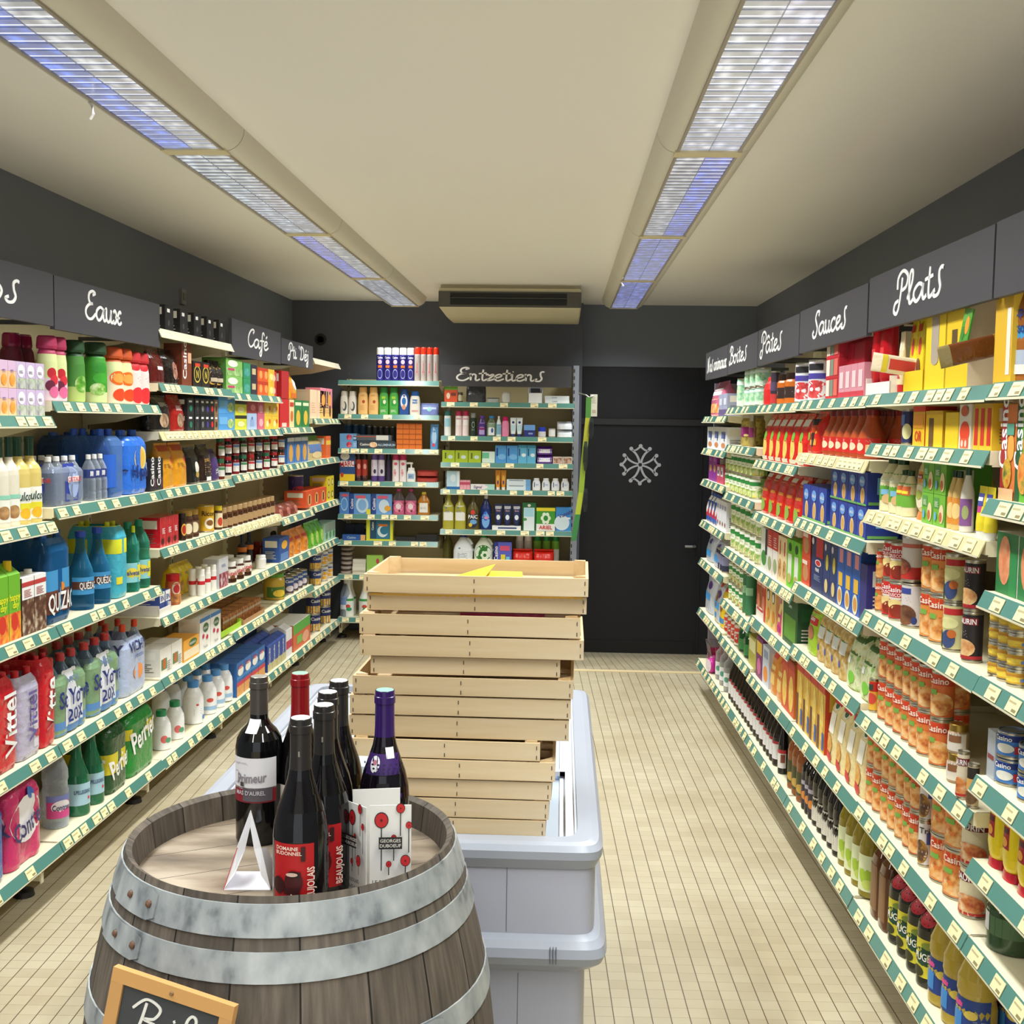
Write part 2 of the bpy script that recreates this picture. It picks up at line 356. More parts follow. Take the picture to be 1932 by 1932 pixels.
def disc(mb, cx, cz, r, y, key, th=0.002):
    n = 18; vs = [(cx + r * math.cos(2 * PI * k / n), y, cz + r * math.sin(2 * PI * k / n)) for k in range(n)] + [(cx + r * math.cos(2 * PI * k / n), y + th, cz + r * math.sin(2 * PI * k / n)) for k in range(n)]
    mb.add(vs, [tuple(range(n))] + [(k, n + k, n + (k + 1) % n, (k + 1) % n) for k in range(n)], key)
# the twelve-pointed cross on the door
mb = MB(); cx, cz, yy = 0.598, 1.285, YD - 0.0075; Q = 0.118; SV = 'G#b9b9bd'
for k in range(4):
    a = k * PI / 2; c, s = math.cos(a), math.sin(a)
    tr = lambda p: (cx + p[0] * c - p[1] * s, cz + p[0] * s + p[1] * c)
    for sg in (1, -1):
        ribbon(mb, [tr(p) for p in ((sg * 0.006, 0.012), (sg * 0.014, 0.045), (sg * 0.034, 0.082), (sg * 0.066, 0.112))], 0.0165, yy, SV)
        ribbon(mb, [tr(p) for p in ((sg * 0.066, 0.112), (sg * 0.036, 0.110), (0, 0.138))], 0.0155, yy, SV)
        disc(mb, *tr((sg * 0.070, 0.121)), 0.0145, yy - 0.0004, SV)
    disc(mb, *tr((0, 0.142)), 0.0145, yy - 0.0004, SV)
one('door_emblem', mb, 'silver twelve-pointed cross emblem stuck on the black back door', 'emblem')

# round vent and little fittings
mb = MB(); mb.loft([(0, 0.09, 0.09, 2, '#2a2a29'), (0.008, 0.09, 0.09, 2, '#2a2a29')], 24)
for r_ in (0.03, 0.055, 0.075): mb.loft([(0.008, r_, r_, 2, '#161616'), (0.011, r_ - 0.006, r_ - 0.006, 2, '#161616')], 24)
o = one('wall_vent', mb, 'small round black vent on the back wall above left corner shelf', 'vent', None, (-1.815, YB, 2.19)); o.rotation_euler = (R(90), 0, 0)
mb = MB(); mb.box(0, 0.012, -0.035, 0.035, -0.04, 0.04, '#8a8985'); mb.box(0.012, 0.016, -0.018, 0.018, -0.02, 0.02, '#6d6c69')
one('wall_switch', mb, 'small grey switch plate on left wall above the shelves', 'switch', None, (XL, 6.19, 2.235))
mb = MB(); mb.tube([(0, 0, 0), (-0.003, 0.01, 0.06), (0, 0, 0.14)], 0.004, '#3a3a3a'); one('cable_stub', mb, 'short dark cable on right wall above the Plats sign', 'cable', None, (XR - 0.006, 4.35, 2.12))

# ceiling unit
ac = group_root('air_conditioner', 'cream ceiling air conditioner with dark louvre near back wall', 'air conditioner', (-0.35, 8.1, 2.33))
AX0, AX1, AY0, AY1 = -0.462, 0.462, -0.48, 0.5
mb = MB(); P = [(AY0, 0.0), (AY0, 0.128), (AY1, 0.128), (AY1, -0.02), (AY0 + 0.5, -0.02)]
mb.add([(AX0, y, z) for y, z in P] + [(AX1, y, z) for y, z in P], [(0, 1, 2, 3, 4), (9, 8, 7, 6, 5)] + [(i, 5 + i, 5 + (i + 1) % 5, (i + 1) % 5) for i in range(5)], '#d8cfae')
bevel(link('casing', mb.mesh('casing'), ac), 0.012)
mb = MB(); mb.box(AX0, AX1, AY0 - 0.012, AY0, 0.004, 0.104, '#55524c'); o = link('front_panel', mb.mesh('front_panel'), ac); o['label'] = 'dark grey front panel'; bevel(o, 0.006)
mb = MB(); mb.box(-0.385, 0.37, AY0 - 0.014, AY0 - 0.0115, 0.018, 0.094, '#0c0c0d'); o = link('air_outlet', mb.mesh('air_outlet'), ac); o['label'] = 'black air outlet slot'
mb = MB(); mb.obox(Matrix.Translation((-0.01, AY0 - 0.02, 0.064)) @ Matrix.Rotation(R(25), 4, 'X'), 0.375, 0.009, 0.0025, '#3b3a38'); link('vane', mb.mesh('vane'), ac)
mb = MB(); mb.box(AX0 + 0.01, AX1 - 0.01, AY0 + 0.03, AY1 - 0.02, 0.128, 0.15, '#bfb698'); link('mounting_plate', mb.mesh('mounting_plate'), ac)

# ------------------------------------------------------------------ fluorescent lights
GREYW = ('#c9cbcc', '#b4b6b8'); BL = '#4f6fe0'; VI = '#6d78d8'
LENS = {'left': [('#c9cbcc',) * 2] * 3 + [('#5a7fe6', '#bfc2c4'), ('#a8b4ba', '#9da3a6'), ('#5560d8', '#aaa79d'), ('#b4b7b9', '#adb0b2')],
        'right': [('#c9cbcc',) * 2] * 3 + [('#c6c7ca', '#c9ccdc'), ('#a9a9a9', '#4d66dc'), ('#5a68c4', '#6670c8'), ('#6a78cf', '#7a88e0')]}
housing = {}
for side in ('left', 'right'):
    for i in range(len(LAMP_Y) - 1):
        y0, y1 = LAMP_Y[i], LAMP_Y[i + 1]; L = y1 - y0; key = (round(L, 2))
        pos = ('nearest in view', 'second', 'third', 'farthest')[i - 3] if i >= 3 else 'behind the viewer'
        t = group_root('ceiling_light', f'fluorescent ceiling light in the {side} row, {pos} along the row' if i >= 3 else f'fluorescent ceiling light of the {side} row behind the viewer', 'light', (LAMP_X[side], (y0 + y1) / 2, CEIL), 0, f'{side} row of ceiling lights')
        mb = MB(); n = 14; hw = 0.152; prof = [(-hw, 0)] + [(-hw + 0.062 * (1 - math.cos(a)), -0.066 * math.sin(a)) for a in [PI / 2 * k / 6 for k in range(1, 7)]]
        prof = prof + [(-0.088, -0.066), (-0.088, -0.045), (0.088, -0.045), (0.088, -0.066)] + [(-x, z) for x, z in reversed(prof)]
        m_ = len(prof); vs = [(x, -L / 2 + 0.004, z) for x, z in prof] + [(x, L / 2 - 0.004, z) for x, z in prof]
        mb.add(vs, [(k, m_ + k, m_ + k + 1, k + 1) for k in range(m_ - 1)], '#dcd7c9', True); mb.add(vs[:m_], [tuple(range(m_))], '#dcd7c9'); mb.add(vs[m_:], [tuple(range(m_ - 1, -1, -1))], '#dcd7c9')
        link('housing', mb.mesh('housing'), t)
        mb = MB()
        for sg in (-1, 1): mb.box(-0.1, 0.1, sg * (L / 2 - 0.016) - 0.016, sg * (L / 2 - 0.016) + 0.016, -0.072, -0.058, '#d9cda6')
        for sg in (-1, 1): mb.box(sg * 0.091 - 0.004, sg * 0.091 + 0.004, -L / 2, L / 2, -0.071, -0.06, '#a49c90')
        link('end_frame', mb.mesh('end_frame'), t)
        lk = LENS[side][i]; lm = MATS.get(lk) or m_lens('light_lens_%d' % len(MATS), *lk); MATS[lk] = lm
        mb = MB(); mb.box(-0.086, 0.086, -L / 2 + 0.03, L / 2 - 0.03, -0.066, -0.06, lm)
        o = link('diffuser', mb.mesh('diffuser'), t); o['label'] = 'prismatic diffuser lit bluish white'
        mb = MB(); nb = int(L / 0.052)
        for k in range(nb):
            y = -L / 2 + 0.05 + (L - 0.1) * k / (nb - 1); mb.box(-0.086, 0.086, y - 0.0007, y + 0.0007, -0.0685, -0.0662, 'T#c8d0e4')
        mb.box(-0.0012, 0.0012, -L / 2 + 0.03, L / 2 - 0.03, -0.068, -0.0662, 'T#d0d4e0')
        link('louvre', mb.mesh('louvre'), t)
        la = bpy.data.lights.new('tube_light', 'AREA'); la.shape = 'RECTANGLE'; la.size = 0.15; la.size_y = L - 0.1; la.energy = LAMP_POWER; la.color = LAMP_COLOR; la.spread = R(LAMP_SPREAD)
        lo = bpy.data.objects.new('tube_light', la); COL.objects.link(lo); lo.parent = t; lo.location = (0, 0, -0.0745)
mb = MB(); mb.tube([(0, 0, 0), (0.012, -0.01, -0.012), (0.016, -0.012, -0.032), (0.006, -0.008, -0.045)], 0.0035, '#f4f2ee')
one('cable_tie', mb, 'white plastic tie hanging from the left row of ceiling lights', 'tie', None, (-1.24, 3.05, 2.41))
mb = MB(); mb.tube([(0, 0, 0), (-0.01, 0, -0.012), (-0.014, 0, -0.03), (0.0, 0, -0.05)], 0.004, '#f4f2ee')
one('cable_tie', mb, 'white plastic tie hanging from the right row of ceiling lights', 'tie', None, (0.33, 6.6, 2.41))

# ------------------------------------------------------------------ gondola runs
class Run:
    """a vertical shelf-front plane; s runs to the right as seen by a shopper facing it"""
    def __init__(s, side, x0, k): s.side = side; s.x0 = x0; s.k = k
    def P(s, Y, back=0.0, z=0.0):
        if s.side == 'B': return Vector((Y, s.x0 + back, z))
        x = s.x0 + s.k * Y; return Vector((x - back if s.side == 'L' else x + back, Y, z))
    def rz(s):
        if s.side == 'B': return 0
        return math.atan2(1, s.k) if s.side == 'L' else math.atan2(-1, -s.k)
    def Y(s, px, z, back=0.02):
        lo, hi = (0.8, 9.5)
        if s.side == 'B':
            a = on_y(px, 800, s.x0 + back); b = on_y(px, 1000, s.x0 + back); t = (z - a[2]) / (b[2] - a[2]); return a[0] + (b[0] - a[0]) * t
        for _ in range(48):
            m = (lo + hi) / 2; x = proj_x(s.P(m, back, z))
            if (x < px) == (s.side == 'L'): lo = m
            else: hi = m
        return (lo + hi) / 2
    def sgn(s): return -1 if s.side == 'R' else 1
RUNS = {'L': Run('L', -1.70, 0.0145), 'R': Run('R', 0.955, -0.0159), 'B': Run('B', 8.30, 0)}
BOT = 0.18
# bay: run, start, end (metres along the run), shelf heights bottom to top, name used in labels, depth
BAYS = {
 'L1': ('L', 2.72, 3.72, [BOT, .51, .907, 1.255, 1.595], 'leftmost bay', .31),
 'L2': ('L', 3.72, 4.68, [BOT, .512, .909, 1.295, 1.644], 'Eaux bay', .32),
 'L3': ('L', 4.68, 5.68, [.172, .515, .77, 1.055, 1.297, 1.537, 1.734, 1.955], 'unsigned bay', .33),
 'L4': ('L', 5.68, 6.62, [.168, .525, .765, 1.05, 1.312, 1.537, 1.72], 'Café bay', .34),
 'L5': ('L', 6.62, 7.43, [.166, .53, .76, 1.016, 1.327, 1.545], 'Déj bay', .35),
 'L6': ('L', 7.43, 8.24, [.166, .476, .755, 1.03, 1.33, 1.60, 1.985], 'left corner bay', .36),
 'B1': ('B', -1.60, -.872, [.167, .48, .727, .918, 1.155, 1.39, 1.634, 1.875], 'back left bay', .38),
 'B2': ('B', -.862, .088, [.12, .572, .82, 1.108, 1.301, 1.49, 1.73], 'Entretiens bay', .38),
 'R1': ('R', 1.62, 2.54, [BOT, .48, .658, .845, 1.063, 1.25, 1.449, 1.695], 'rightmost bay', .42),
 'R2': ('R', 2.54, 3.46, [BOT, .48, .757, 1.06, 1.356, 1.55, 1.692], 'Plats bay', .43),
 'R3': ('R', 3.46, 4.41, [.185, .475, .775, 1.013, 1.257, 1.498, 1.69], 'Sauces bay', .45),
 'R4': ('R', 4.41, 5.28, [.186, .475, .74, .963, 1.212, 1.445, 1.685], 'Pâtes bay', .46),
 'R5': ('R', 5.28, 6.12, [.188, .49, .69, .963, 1.25, 1.494, 1.685], 'Boites bay', .47),
 'R6': ('R', 6.12, 7.0, [.19, .50, .80, 1.03, 1.274, 1.458, 1.643], 'animaux bay', .47),
}
NTH = ['bottom', 'second', 'third', 'fourth', 'fifth', 'sixth', 'seventh', 'eighth']
def shelf_phrase(bay, i):
    n = len(BAYS[bay][3]); return ('top shelf' if i == n - 1 else NTH[i] + ' shelf') + ', ' + BAYS[bay][4]
TAGN = {}
def tag_mesh(w):
    w = round(w, 3)
    if w not in TAGN:
        mb = MB(); mb.box(-w / 2, w / 2, -0.0015, 0, -0.0155, 0.0155, TAG); mb.box(w * 0.05, w * 0.4, -0.002, -0.0015, -0.012, -0.006, '#8d8460')
        mb.box(-w * 0.42, w * 0.2, -0.002, -0.0015, 0.004, 0.008, '#b8ad84'); TAGN[w] = mb.mesh('price_tag')
    return TAGN[w]
CREAMRAIL = {('L3', 5), ('R3', 5), ('R2', 4), ('L4', 3)}
NOTAG = {('L3', 7), ('L6', 6), ('B1', 7)}
rt = random.Random(11)
for bk, (rk, a, b, zs, nm, dep) in BAYS.items():
    run = RUNS[rk]; mid = (a + b) / 2; wd = b - a - 0.006; p = run.P(mid); rz = run.rz(); top = zs[-1] + 0.3 if bk not in ('L3', 'L6', 'B1') else zs[-1] + 0.02
    if rk != 'B' and bk not in ('L3', 'L6'): top = 2.02
    if bk == 'B2': top = 1.99
    # the carcass
    u = group_root('shelving_unit', f'cream metal shelving unit of the {nm}' + (' with perforated uprights' if bk == 'B2' else ''), 'shelving unit', p, rz, 'gondola shelving units')
    mb = MB(); mb.box(-wd / 2, wd / 2, dep, dep + 0.012, 0.10, top, BACKP); link('back_panel', mb.mesh('back_panel'), u)
    for sg in ((-1, 1) if bk in ('B2', 'R6') else (-1,)):
        mb = MB(); x = sg * (wd / 2 - 0.012) if sg < 0 or bk != 'B2' else wd / 2 + 0.012
        if bk == 'B2' and sg > 0:
            mb.box(x - 0.02, x + 0.02, dep - 0.33, dep + 0.012, 0.02, top + 0.01, '#8f949e')
            for q in range(36): mb.box(x - 0.0235, x - 0.0195, dep - 0.27, dep - 0.26, 0.2 + q * 0.05, 0.23 + q * 0.05, '#22252b')
            for q in range(36): mb.box(x - 0.0165, x - 0.0095, dep - 0.3315, dep - 0.329, 0.2 + q * 0.05, 0.225 + q * 0.05, '#22252b')
            mb.box(x + 0.018, x + 0.024, dep - 0.32, dep + 0.012, 0.02, top - 0.2, '#a3a8b6')
        elif bk == 'R6' and sg < 0: mb.box(-wd / 2 - 0.016, -wd / 2, 0.06, dep + 0.012, 0.05, 1.84, '#9b9bab')
        else:
            mb.box(x - 0.015, x + 0.015, dep - 0.03, dep, 0.1, top, CREAM)
            for q in range(38): mb.box(x - 0.006, x - 0.002, dep - 0.0315, dep - 0.029, 0.2 + q * 0.048, 0.22 + q * 0.048, '#6b6454'); mb.box(x + 0.002, x + 0.006, dep - 0.0315, dep - 0.029, 0.2 + q * 0.048, 0.22 + q * 0.048, '#6b6454')
        link('upright', mb.mesh('upright'), u)
    for sg in (-1, 1) if bk in ('L1', 'R1') else (1 if rk == 'L' else -1,):
        x = sg * (wd / 2 - 0.01)
        mb = MB(); mb.box(x - 0.012, x + 0.012, 0.06, dep, 0.055, zs[0] - 0.04, CREAM); mb.box(x - 0.01, x + 0.01, 0.056, 0.06, 0.045, zs[0] - 0.03, CREAM); mb.box(x - 0.004, x + 0.004, 0.0545, 0.0565, 0.08, 0.12, '#5f594a'); link('base_bracket', mb.mesh('base_bracket'), u)
        mb = MB(); mb.loft([(0, 0.07, 0.07, 2, '#1d1b19'), (0.018, 0.062, 0.062, 2, '#1d1b19'), (0.022, 0.02, 0.02, 2, '#1d1b19'), (0.06, 0.018, 0.018, 2, '#1d1b19')], 14, cx=x, cy=0.12); link('foot', mb.mesh('foot'), u)
    # shelves
    for i, z in enumerate(zs):
        t = group_root('shelf', f'cream metal shelf with green price rail, {shelf_phrase(bk, i)}' if (bk, i) not in NOTAG else f'cream metal shelf without price tags, {shelf_phrase(bk, i)}', 'shelf', run.P(mid, 0, z), rz, 'shelves of the gondolas')
        mb = MB(); d = dep - 0.004
        mb.box(-wd / 2, wd / 2, 0.004, d, -0.006, 0, CREAM); mb.box(-wd / 2, wd / 2, 0.004, 0.012, -0.03, -0.006, CREAM); mb.box(-wd / 2, wd / 2, d - 0.01, d, -0.03, -0.006, CREAM)
        for sg in (-1, 1):
            x = sg * (wd / 2 - 0.002); mb.box(x - 0.0015, x + 0.0015, 0.01, d, -0.034, 0, CREAM)
            if i > 0: mb.add([(x - 0.001 * sg, 0.03, -0.034), (x - 0.001 * sg, d, -0.034), (x - 0.001 * sg, d, -0.085), (x - 0.001 * sg, d * 0.55, -0.07)], [(0, 1, 2, 3)] if sg > 0 else [(3, 2, 1, 0)], CREAM)
        link('board', mb.mesh('board'), t)
        rail = ('#d8cfa0' if (bk, i) in CREAMRAIL else '#efe8cf' if (bk, i) in NOTAG and bk != 'B1' else '#54867c')
        mb = MB(); sl = 0.013   # rail leans: the lower edge stands further out
        mb.add([(-wd / 2, 0.003, 0.001), (wd / 2, 0.003, 0.001), (wd / 2, -sl, -0.034), (-wd / 2, -sl, -0.034), (-wd / 2, 0.005, 0.001), (wd / 2, 0.005, 0.001), (wd / 2, -sl + 0.003, -0.036), (-wd / 2, -sl + 0.003, -0.036)],
               [(0, 3, 2, 1), (4, 5, 6, 7), (0, 4, 7, 3), (1, 2, 6, 5)], 'G' + rail); mb.add([(-wd / 2, 0.003, 0.001), (wd / 2, 0.003, 0.001), (wd / 2, 0.005, 0.001), (-wd / 2, 0.005, 0.001)], [(0, 1, 2, 3)], CREAM)
        mb.add([(-wd / 2, -sl - 0.001, -0.032), (wd / 2, -sl - 0.001, -0.032), (wd / 2, -sl - 0.001, -0.037), (-wd / 2, -sl - 0.001, -0.037), (-wd / 2, -sl + 0.004, -0.037), (wd / 2, -sl + 0.004, -0.037)], [(0, 3, 2, 1), (3, 4, 5, 2)], '#e6dfc2')
        pr = link('price_rail', mb.mesh('price_rail'), t); pr['label'] = ('cream price rail' if (bk, i) in CREAMRAIL or (bk, i) in NOTAG and bk != 'B1' else 'green price rail')
        if (bk, i) in NOTAG: continue
        x = -wd / 2 + rt.uniform(0.01, 0.08)
        while True:
            w = rt.choice((0.05, 0.055, 0.06)); 
            if x + w > wd / 2: break
            o = link('price_tag', tag_mesh(w), pr); o.location = (x + w / 2, 0.003 - (sl + 0.003) / 2 - 0.0012, -0.0165); o.rotation_euler = (-math.atan2(sl + 0.003, 0.035), 0, 0)
            x += w + (rt.choice((0.002, 0.03, 0.05)) if (bk, i) in CREAMRAIL or bk in ('L4',) and i == 4 else rt.choice((0.012, 0.05, 0.07, 0.11, 0.16)))

# ------------------------------------------------------------------ painted signs
GL = {
 'a': (.95, [[(.78, .82), (.48, 1), (.14, .72), (.07, .3), (.27, 0), (.52, .15), (.72, .55), (.8, .95)], [(.8, .95), (.76, .3), (.87, .02), (1.08, .2)]]),
 'c': (.72, [[(.7, .8), (.5, 1), (.2, .8), (.08, .4), (.2, .05), (.45, 0), (.8, .3)]]),
 'e': (.72, [[(.08, .38), (.5, .6), (.62, .85), (.45, 1), (.2, .8), (.1, .4), (.2, .05), (.42, 0), (.8, .3)]]),
 'f': (.62, [[(.78, 1.65), (.6, 1.95), (.42, 1.6), (.36, .5), (.3, -.5), (.14, -.85), (.0, -.6), (.3, .0)], [(.02, .92), (.72, .98)]]),
 'i': (.42, [[(.08, .8), (.2, .97), (.18, .25), (.28, 0), (.52, .22)], [(.24, 1.4), (.3, 1.47)]]),
 'j': (.5, [[(.12, .8), (.3, .95), (.3, -.3), (.16, -.85), (-.08, -.78), (-.02, -.4), (.4, .1)], [(.34, 1.4), (.4, 1.47)]]),
 'l': (.48, [[(.02, .3), (.38, 1.2), (.44, 1.8), (.3, 1.95), (.18, 1.5), (.18, .3), (.3, 0), (.58, .28)]]),
 'm': (1.0, [[(.02, .88), (.12, .97), (.1, 0)], [(.1, .6), (.3, 1), (.44, .8), (.42, 0)], [(.42, .6), (.62, 1), (.76, .8), (.74, .2), (.84, 0), (1.05, .22)]]),
 'n': (.74, [[(.02, .88), (.12, .97), (.1, 0)], [(.1, .6), (.32, 1), (.5, .8), (.48, .2), (.58, 0), (.82, .22)]]),
 'o': (.78, [[(.45, 1), (.15, .8), (.06, .4), (.25, 0), (.5, .1), (.65, .5), (.52, .95), (.4, .9), (.62, .75), (.9, .85)]]),
 'p': (.7, [[(.1, .95), (.12, -.9)], [(.12, .7), (.4, 1), (.6, .6), (.4, .05), (.14, .15)]]),
 'r': (.6, [[(.02, .85), (.14, 1), (.3, .8), (.5, .98), (.6, .85), (.3, .35), (.14, .05), (.35, .05), (.66, .25)]]),
 's': (.72, [[(.78, 1.42), (.66, 1.5), (.5, 1.3), (.5, .85), (.58, .4), (.45, .03), (.2, -.04), (.08, .18), (.24, .34)]]),
 't': (.52, [[(.34, 1.75), (.26, .35), (.36, 0), (.64, .24)], [(-.02, 1.08), (.6, 1.2)]]),
 'u': (.82, [[(.03, .85), (.12, .97), (.12, .3), (.3, 0), (.5, .2), (.6, .7)], [(.62, .97), (.58, .2), (.7, 0), (.92, .22)]]),
 'x': (.85, [[(.02, .8), (.2, 1), (.36, .6), (.3, .15), (.12, 0), (0, .15)], [(.85, .85), (.7, 1), (.5, .6), (.5, .15), (.68, 0), (.9, .2)], [(.2, .5), (.7, .5)]]),
 'B': (1.0, [[(.42, 1.9), (.34, .9), (.2, .05), (0, -.1), (-.1, .15), (.05, .35)], [(.05, 1.45), (.4, 2.05), (.82, 1.8), (.7, 1.25), (.42, 1.08), (.84, .9), (.9, .35), (.5, -.02), (.2, .15)]]),
 'C': (.95, [[(.82, 1.55), (1, 1.85), (.78, 2.02), (.4, 1.7), (.12, 1), (.15, .35), (.42, 0), (.75, .15), (1.02, .5)]]),
 'D': (1.08, [[(.4, 1.85), (.32, .8), (.2, .05)], [(.05, 1.4), (.3, 1.95), (.8, 1.75), (1.02, 1), (.75, .2), (.25, .02), (0, .2)]]),
 'E': (1.02, [[(.72, 1.75), (.98, 1.9), (.75, 2.05), (.44, 1.85), (.36, 1.45), (.5, 1.15), (.74, 1.12), (.4, 1.02), (.12, .7), (.08, .3), (.3, 0), (.65, .02), (1.02, .42)]]),
 'N': (1.25, [[(-.05, .15), (.08, -.1), (.22, .5), (.4, 1.9), (.55, 1), (.72, 0), (.88, 1), (1.02, 1.9), (1.25, 2.05)]]),
 'P': (.98, [[(.55, 1.75), (.46, .9), (.3, -.05), (.1, -.4), (-.12, -.2), (-.02, .25), (.28, .4)], [(.15, 1.1), (.2, 1.8), (.6, 2.15), (1, 1.75), (.9, 1.15), (.55, .95)]]),
 'S': (.95, [[(.9, 1.62), (1.0, 1.95), (.68, 2.0), (.42, 1.5), (.58, 1.0), (.72, .55), (.52, .0), (.18, -.12), (.0, .2), (.2, .48)]]),
 "'": (.4, [[(.25, 2.05), (.15, 1.6)]]), ' ': (.5, []),
}
def script(mb, s, x0, x1, z0, xh, y, key, wid):
    """brush lettering between x0 and x1 on baseline z0; returns nothing"""
    strokes = []; x = 0
    for ch in s:
        acc = {'é': 'e', 'â': 'a', 'î': 'i', 'ê': 'e'}.get(ch); g = GL[acc or ch]
        for st in g[1]: strokes.append([(x + p[0], p[1]) for p in st])
        if ch == 'é': strokes.append([(x + .38, 1.32), (x + .62, 1.62)])
        if ch == 'â': strokes.append([(x + .2, 1.3), (x + .45, 1.6), (x + .7, 1.3)])
        x += g[0]
    k = (x1 - x0) / x
    for st in strokes: ribbon(mb, [(x0 + p[0] * k, z0 + p[1] * xh) for p in st], wid, y, key, 0.0015)
def sign(rk, Ya, Yb, z0, z1, word, pa, pb, zb, xh, note, tilt=0.0):
    run = RUNS[rk]; m = (Ya + Yb) / 2; w = abs(Yb - Ya) - 0.006; rz = run.rz(); s = run.sgn()
    t = group_root('aisle_sign', note, 'sign', run.P(m, 0.0, z0), rz, 'aisle signs')
    mb = MB(); mb.box(-w / 2, w / 2, 0, 0.016, 0, z1 - z0, SIGNM); bevel(link('panel', mb.mesh('panel'), t), 0.002, 1)
    for sg in (-1, 1):
        mb = MB(); mb.box(sg * w * 0.42 - 0.012, sg * w * 0.42 + 0.012, 0.016, 0.3, 0.02, 0.034, '#3a3a38'); link('bracket', mb.mesh('bracket'), t)
    if word:
        mb = MB(); a, b = (pa - m) * s, (pb - m) * s
        script(mb, word, min(a, b), max(a, b), zb - z0, xh, -0.0016, '#f1efee', 0.0125 if rk != 'B' else 0.0135)
        o = link('lettering', mb.mesh('lettering'), t); o['label'] = 'white brush lettering ' + word
Yl = lambda px, z=1.95: RUNS['L'].Y(px, z, 0.0)
Yr = lambda px, z=1.93: RUNS['R'].Y(px, z, 0.0)
sign('L', 2.72, 3.74, 1.885, 2.052, 'Sirops', 2.98, Yl(34), 1.935, .044, 'dark grey aisle sign ending in letters os, at left picture edge')
sign('L', 3.742, 4.70, 1.877, 2.050, 'Eaux', Yl(160), Yl(228), 1.935, .047, 'dark grey aisle sign reading Eaux on the left run')
sign('L', 5.68, 6.625, 1.905, 2.083, 'Café', Yl(467), Yl(505), 1.965, .045, 'dark grey aisle sign reading Café on the left run')
sign('L', 6.63, 7.43, 1.912, 2.056, "Pti 'Déj", Yl(544), Yl(582), 1.955, .040, 'dark grey aisle sign reading Pti Déj on the left run')
sign('R', 1.62, 2.556, 1.875, 2.035, '', 0, 0, 0, 0, 'blank grey aisle sign at the right picture edge, nearest the viewer')
sign('R', 2.56, 3.52, 1.875, 2.033, 'Plats', Yr(1690), Yr(1778), 1.922, .043, 'dark grey aisle sign reading Plats on the right run')
sign('R', 3.53, 4.45, 1.868, 2.023, 'Sauces', Yr(1534), Yr(1597), 1.914, .041, 'dark grey aisle sign reading Sauces on the right run')
sign('R', 4.455, 5.30, 1.862, 2.018, 'Pâtes', Yr(1436), Yr(1475), 1.908, .044, 'dark grey aisle sign reading Pâtes on the right run')
sign('R', 5.305, 6.15, 1.859, 2.016, 'Boites', Yr(1377), Yr(1409), 1.907, .042, 'dark grey aisle sign reading Boites on the right run')
sign('R', 6.155, 6.98, 1.857, 2.014, 'Nos animaux', Yr(1335), Yr(1371), 1.90, .040, 'dark grey aisle sign reading Nos animaux, far end of right run')
sign('B', -0.862, 0.066, 1.842, 1.992, 'Entretiens', -.755, -.135, 1.885, .044, 'dark grey aisle sign reading Entretiens on the back shelves')

# ------------------------------------------------------------------ product families: each returns [(part name, mesh, parent index, label)]
WHT = '#f5f5f4'
def tx(s, cx, cy, h, c, rot=0, sl=0): return ('t', s, cx, cy, h, c, rot, sl)
def fam_box(w, h, d, c, a=(), side=None, top=None, sa=None):
    mb = MB(); b = min(0.0012, w * 0.1); x, y = w / 2, d / 2
    mb.box(-x, x, -y, y, 0, h, {'*': c, 'l': side or c, 'r': side or c, 't': top or side or c, 'k': side or c})
    art(mb, S_flat(d), w, h, a)
    if sa is None: sa = [('r', -.36, .62, .36, .9, c if side else '#e9e4d6'), ('n', -.34, .15, .3, .5, '#d9d4c8' if c < '#8' else '#6d675c')]
    for sg in (-1, 1):
        art(mb, (lambda u, z, e, sg=sg: (sg * (x + e), sg * u, z)), d, h, sa)
    return [(None, mb, None, None)]
def fam_can(w, h, c, a=(), lid='M#c9c4b4', turn=0.0, lw=3.2, ring=None):
    r = w / 2; mb = MB()
    rows = [(0, w * .96, w * .96, 2, 'M#b8b2a2'), (.004, w, w, 2, 'M#b8b2a2'), (.007, w * .975, w * .975, 2, c), (h - .007, w * .975, w * .975, 2, 'M#b8b2a2'), (h - .003, w, w, 2, 'M#b8b2a2'), (h - .0025, w * .99, w * .99, 2, 'M#b8b2a2')]
    mb.loft(rows, 22, cap=True)
    art(mb, S_loft([(0, w * .975, w * .975, 2), (h, w * .975, w * .975, 2)], 0.008, turn), r * lw, h - .016, a)
    m2 = MB(); m2.loft([(h - .003, w * .985, w * .985, 2, lid), (h, w * .985, w * .985, 2, lid), (h, w * .9, w * .9, 2, lid), (h - .002, w * .88, w * .88, 2, lid)], 22)
    return [('body', mb, None, None), ('lid', m2, None, None)]
def fam_jar(w, h, c, lid, a=(), lab=None, turn=0.0, lidh=.17, sq=2, lw=2.6):
    hh = h * (1 - lidh); mb = MB()
    rows = [(0, w * .9, w * .9, sq, c), (.004, w, w, sq, c), (hh * .86, w, w, sq, c), (hh * .96, w * .86, w * .86, 2, c), (hh, w * .8, w * .8, 2, c)]
    mb.loft(rows, 20); m2 = MB(); lw_ = w * .9
    m2.loft([(hh - .003, lw_, lw_, 2, lid), (h - .002, lw_, lw_, 2, lid), (h, lw_ * .95, lw_ * .95, 2, lid)], 20)
    out = [('glass', mb, None, None), ('lid', m2, None, None)]
    if a:
        m3 = MB(); z0, z1 = lab or (.12, .72)
        art(m3, S_loft(rows, h * z0, turn), w / 2 * lw, h * (z1 - z0), a); out.append(('label', m3, None, None))
    return out
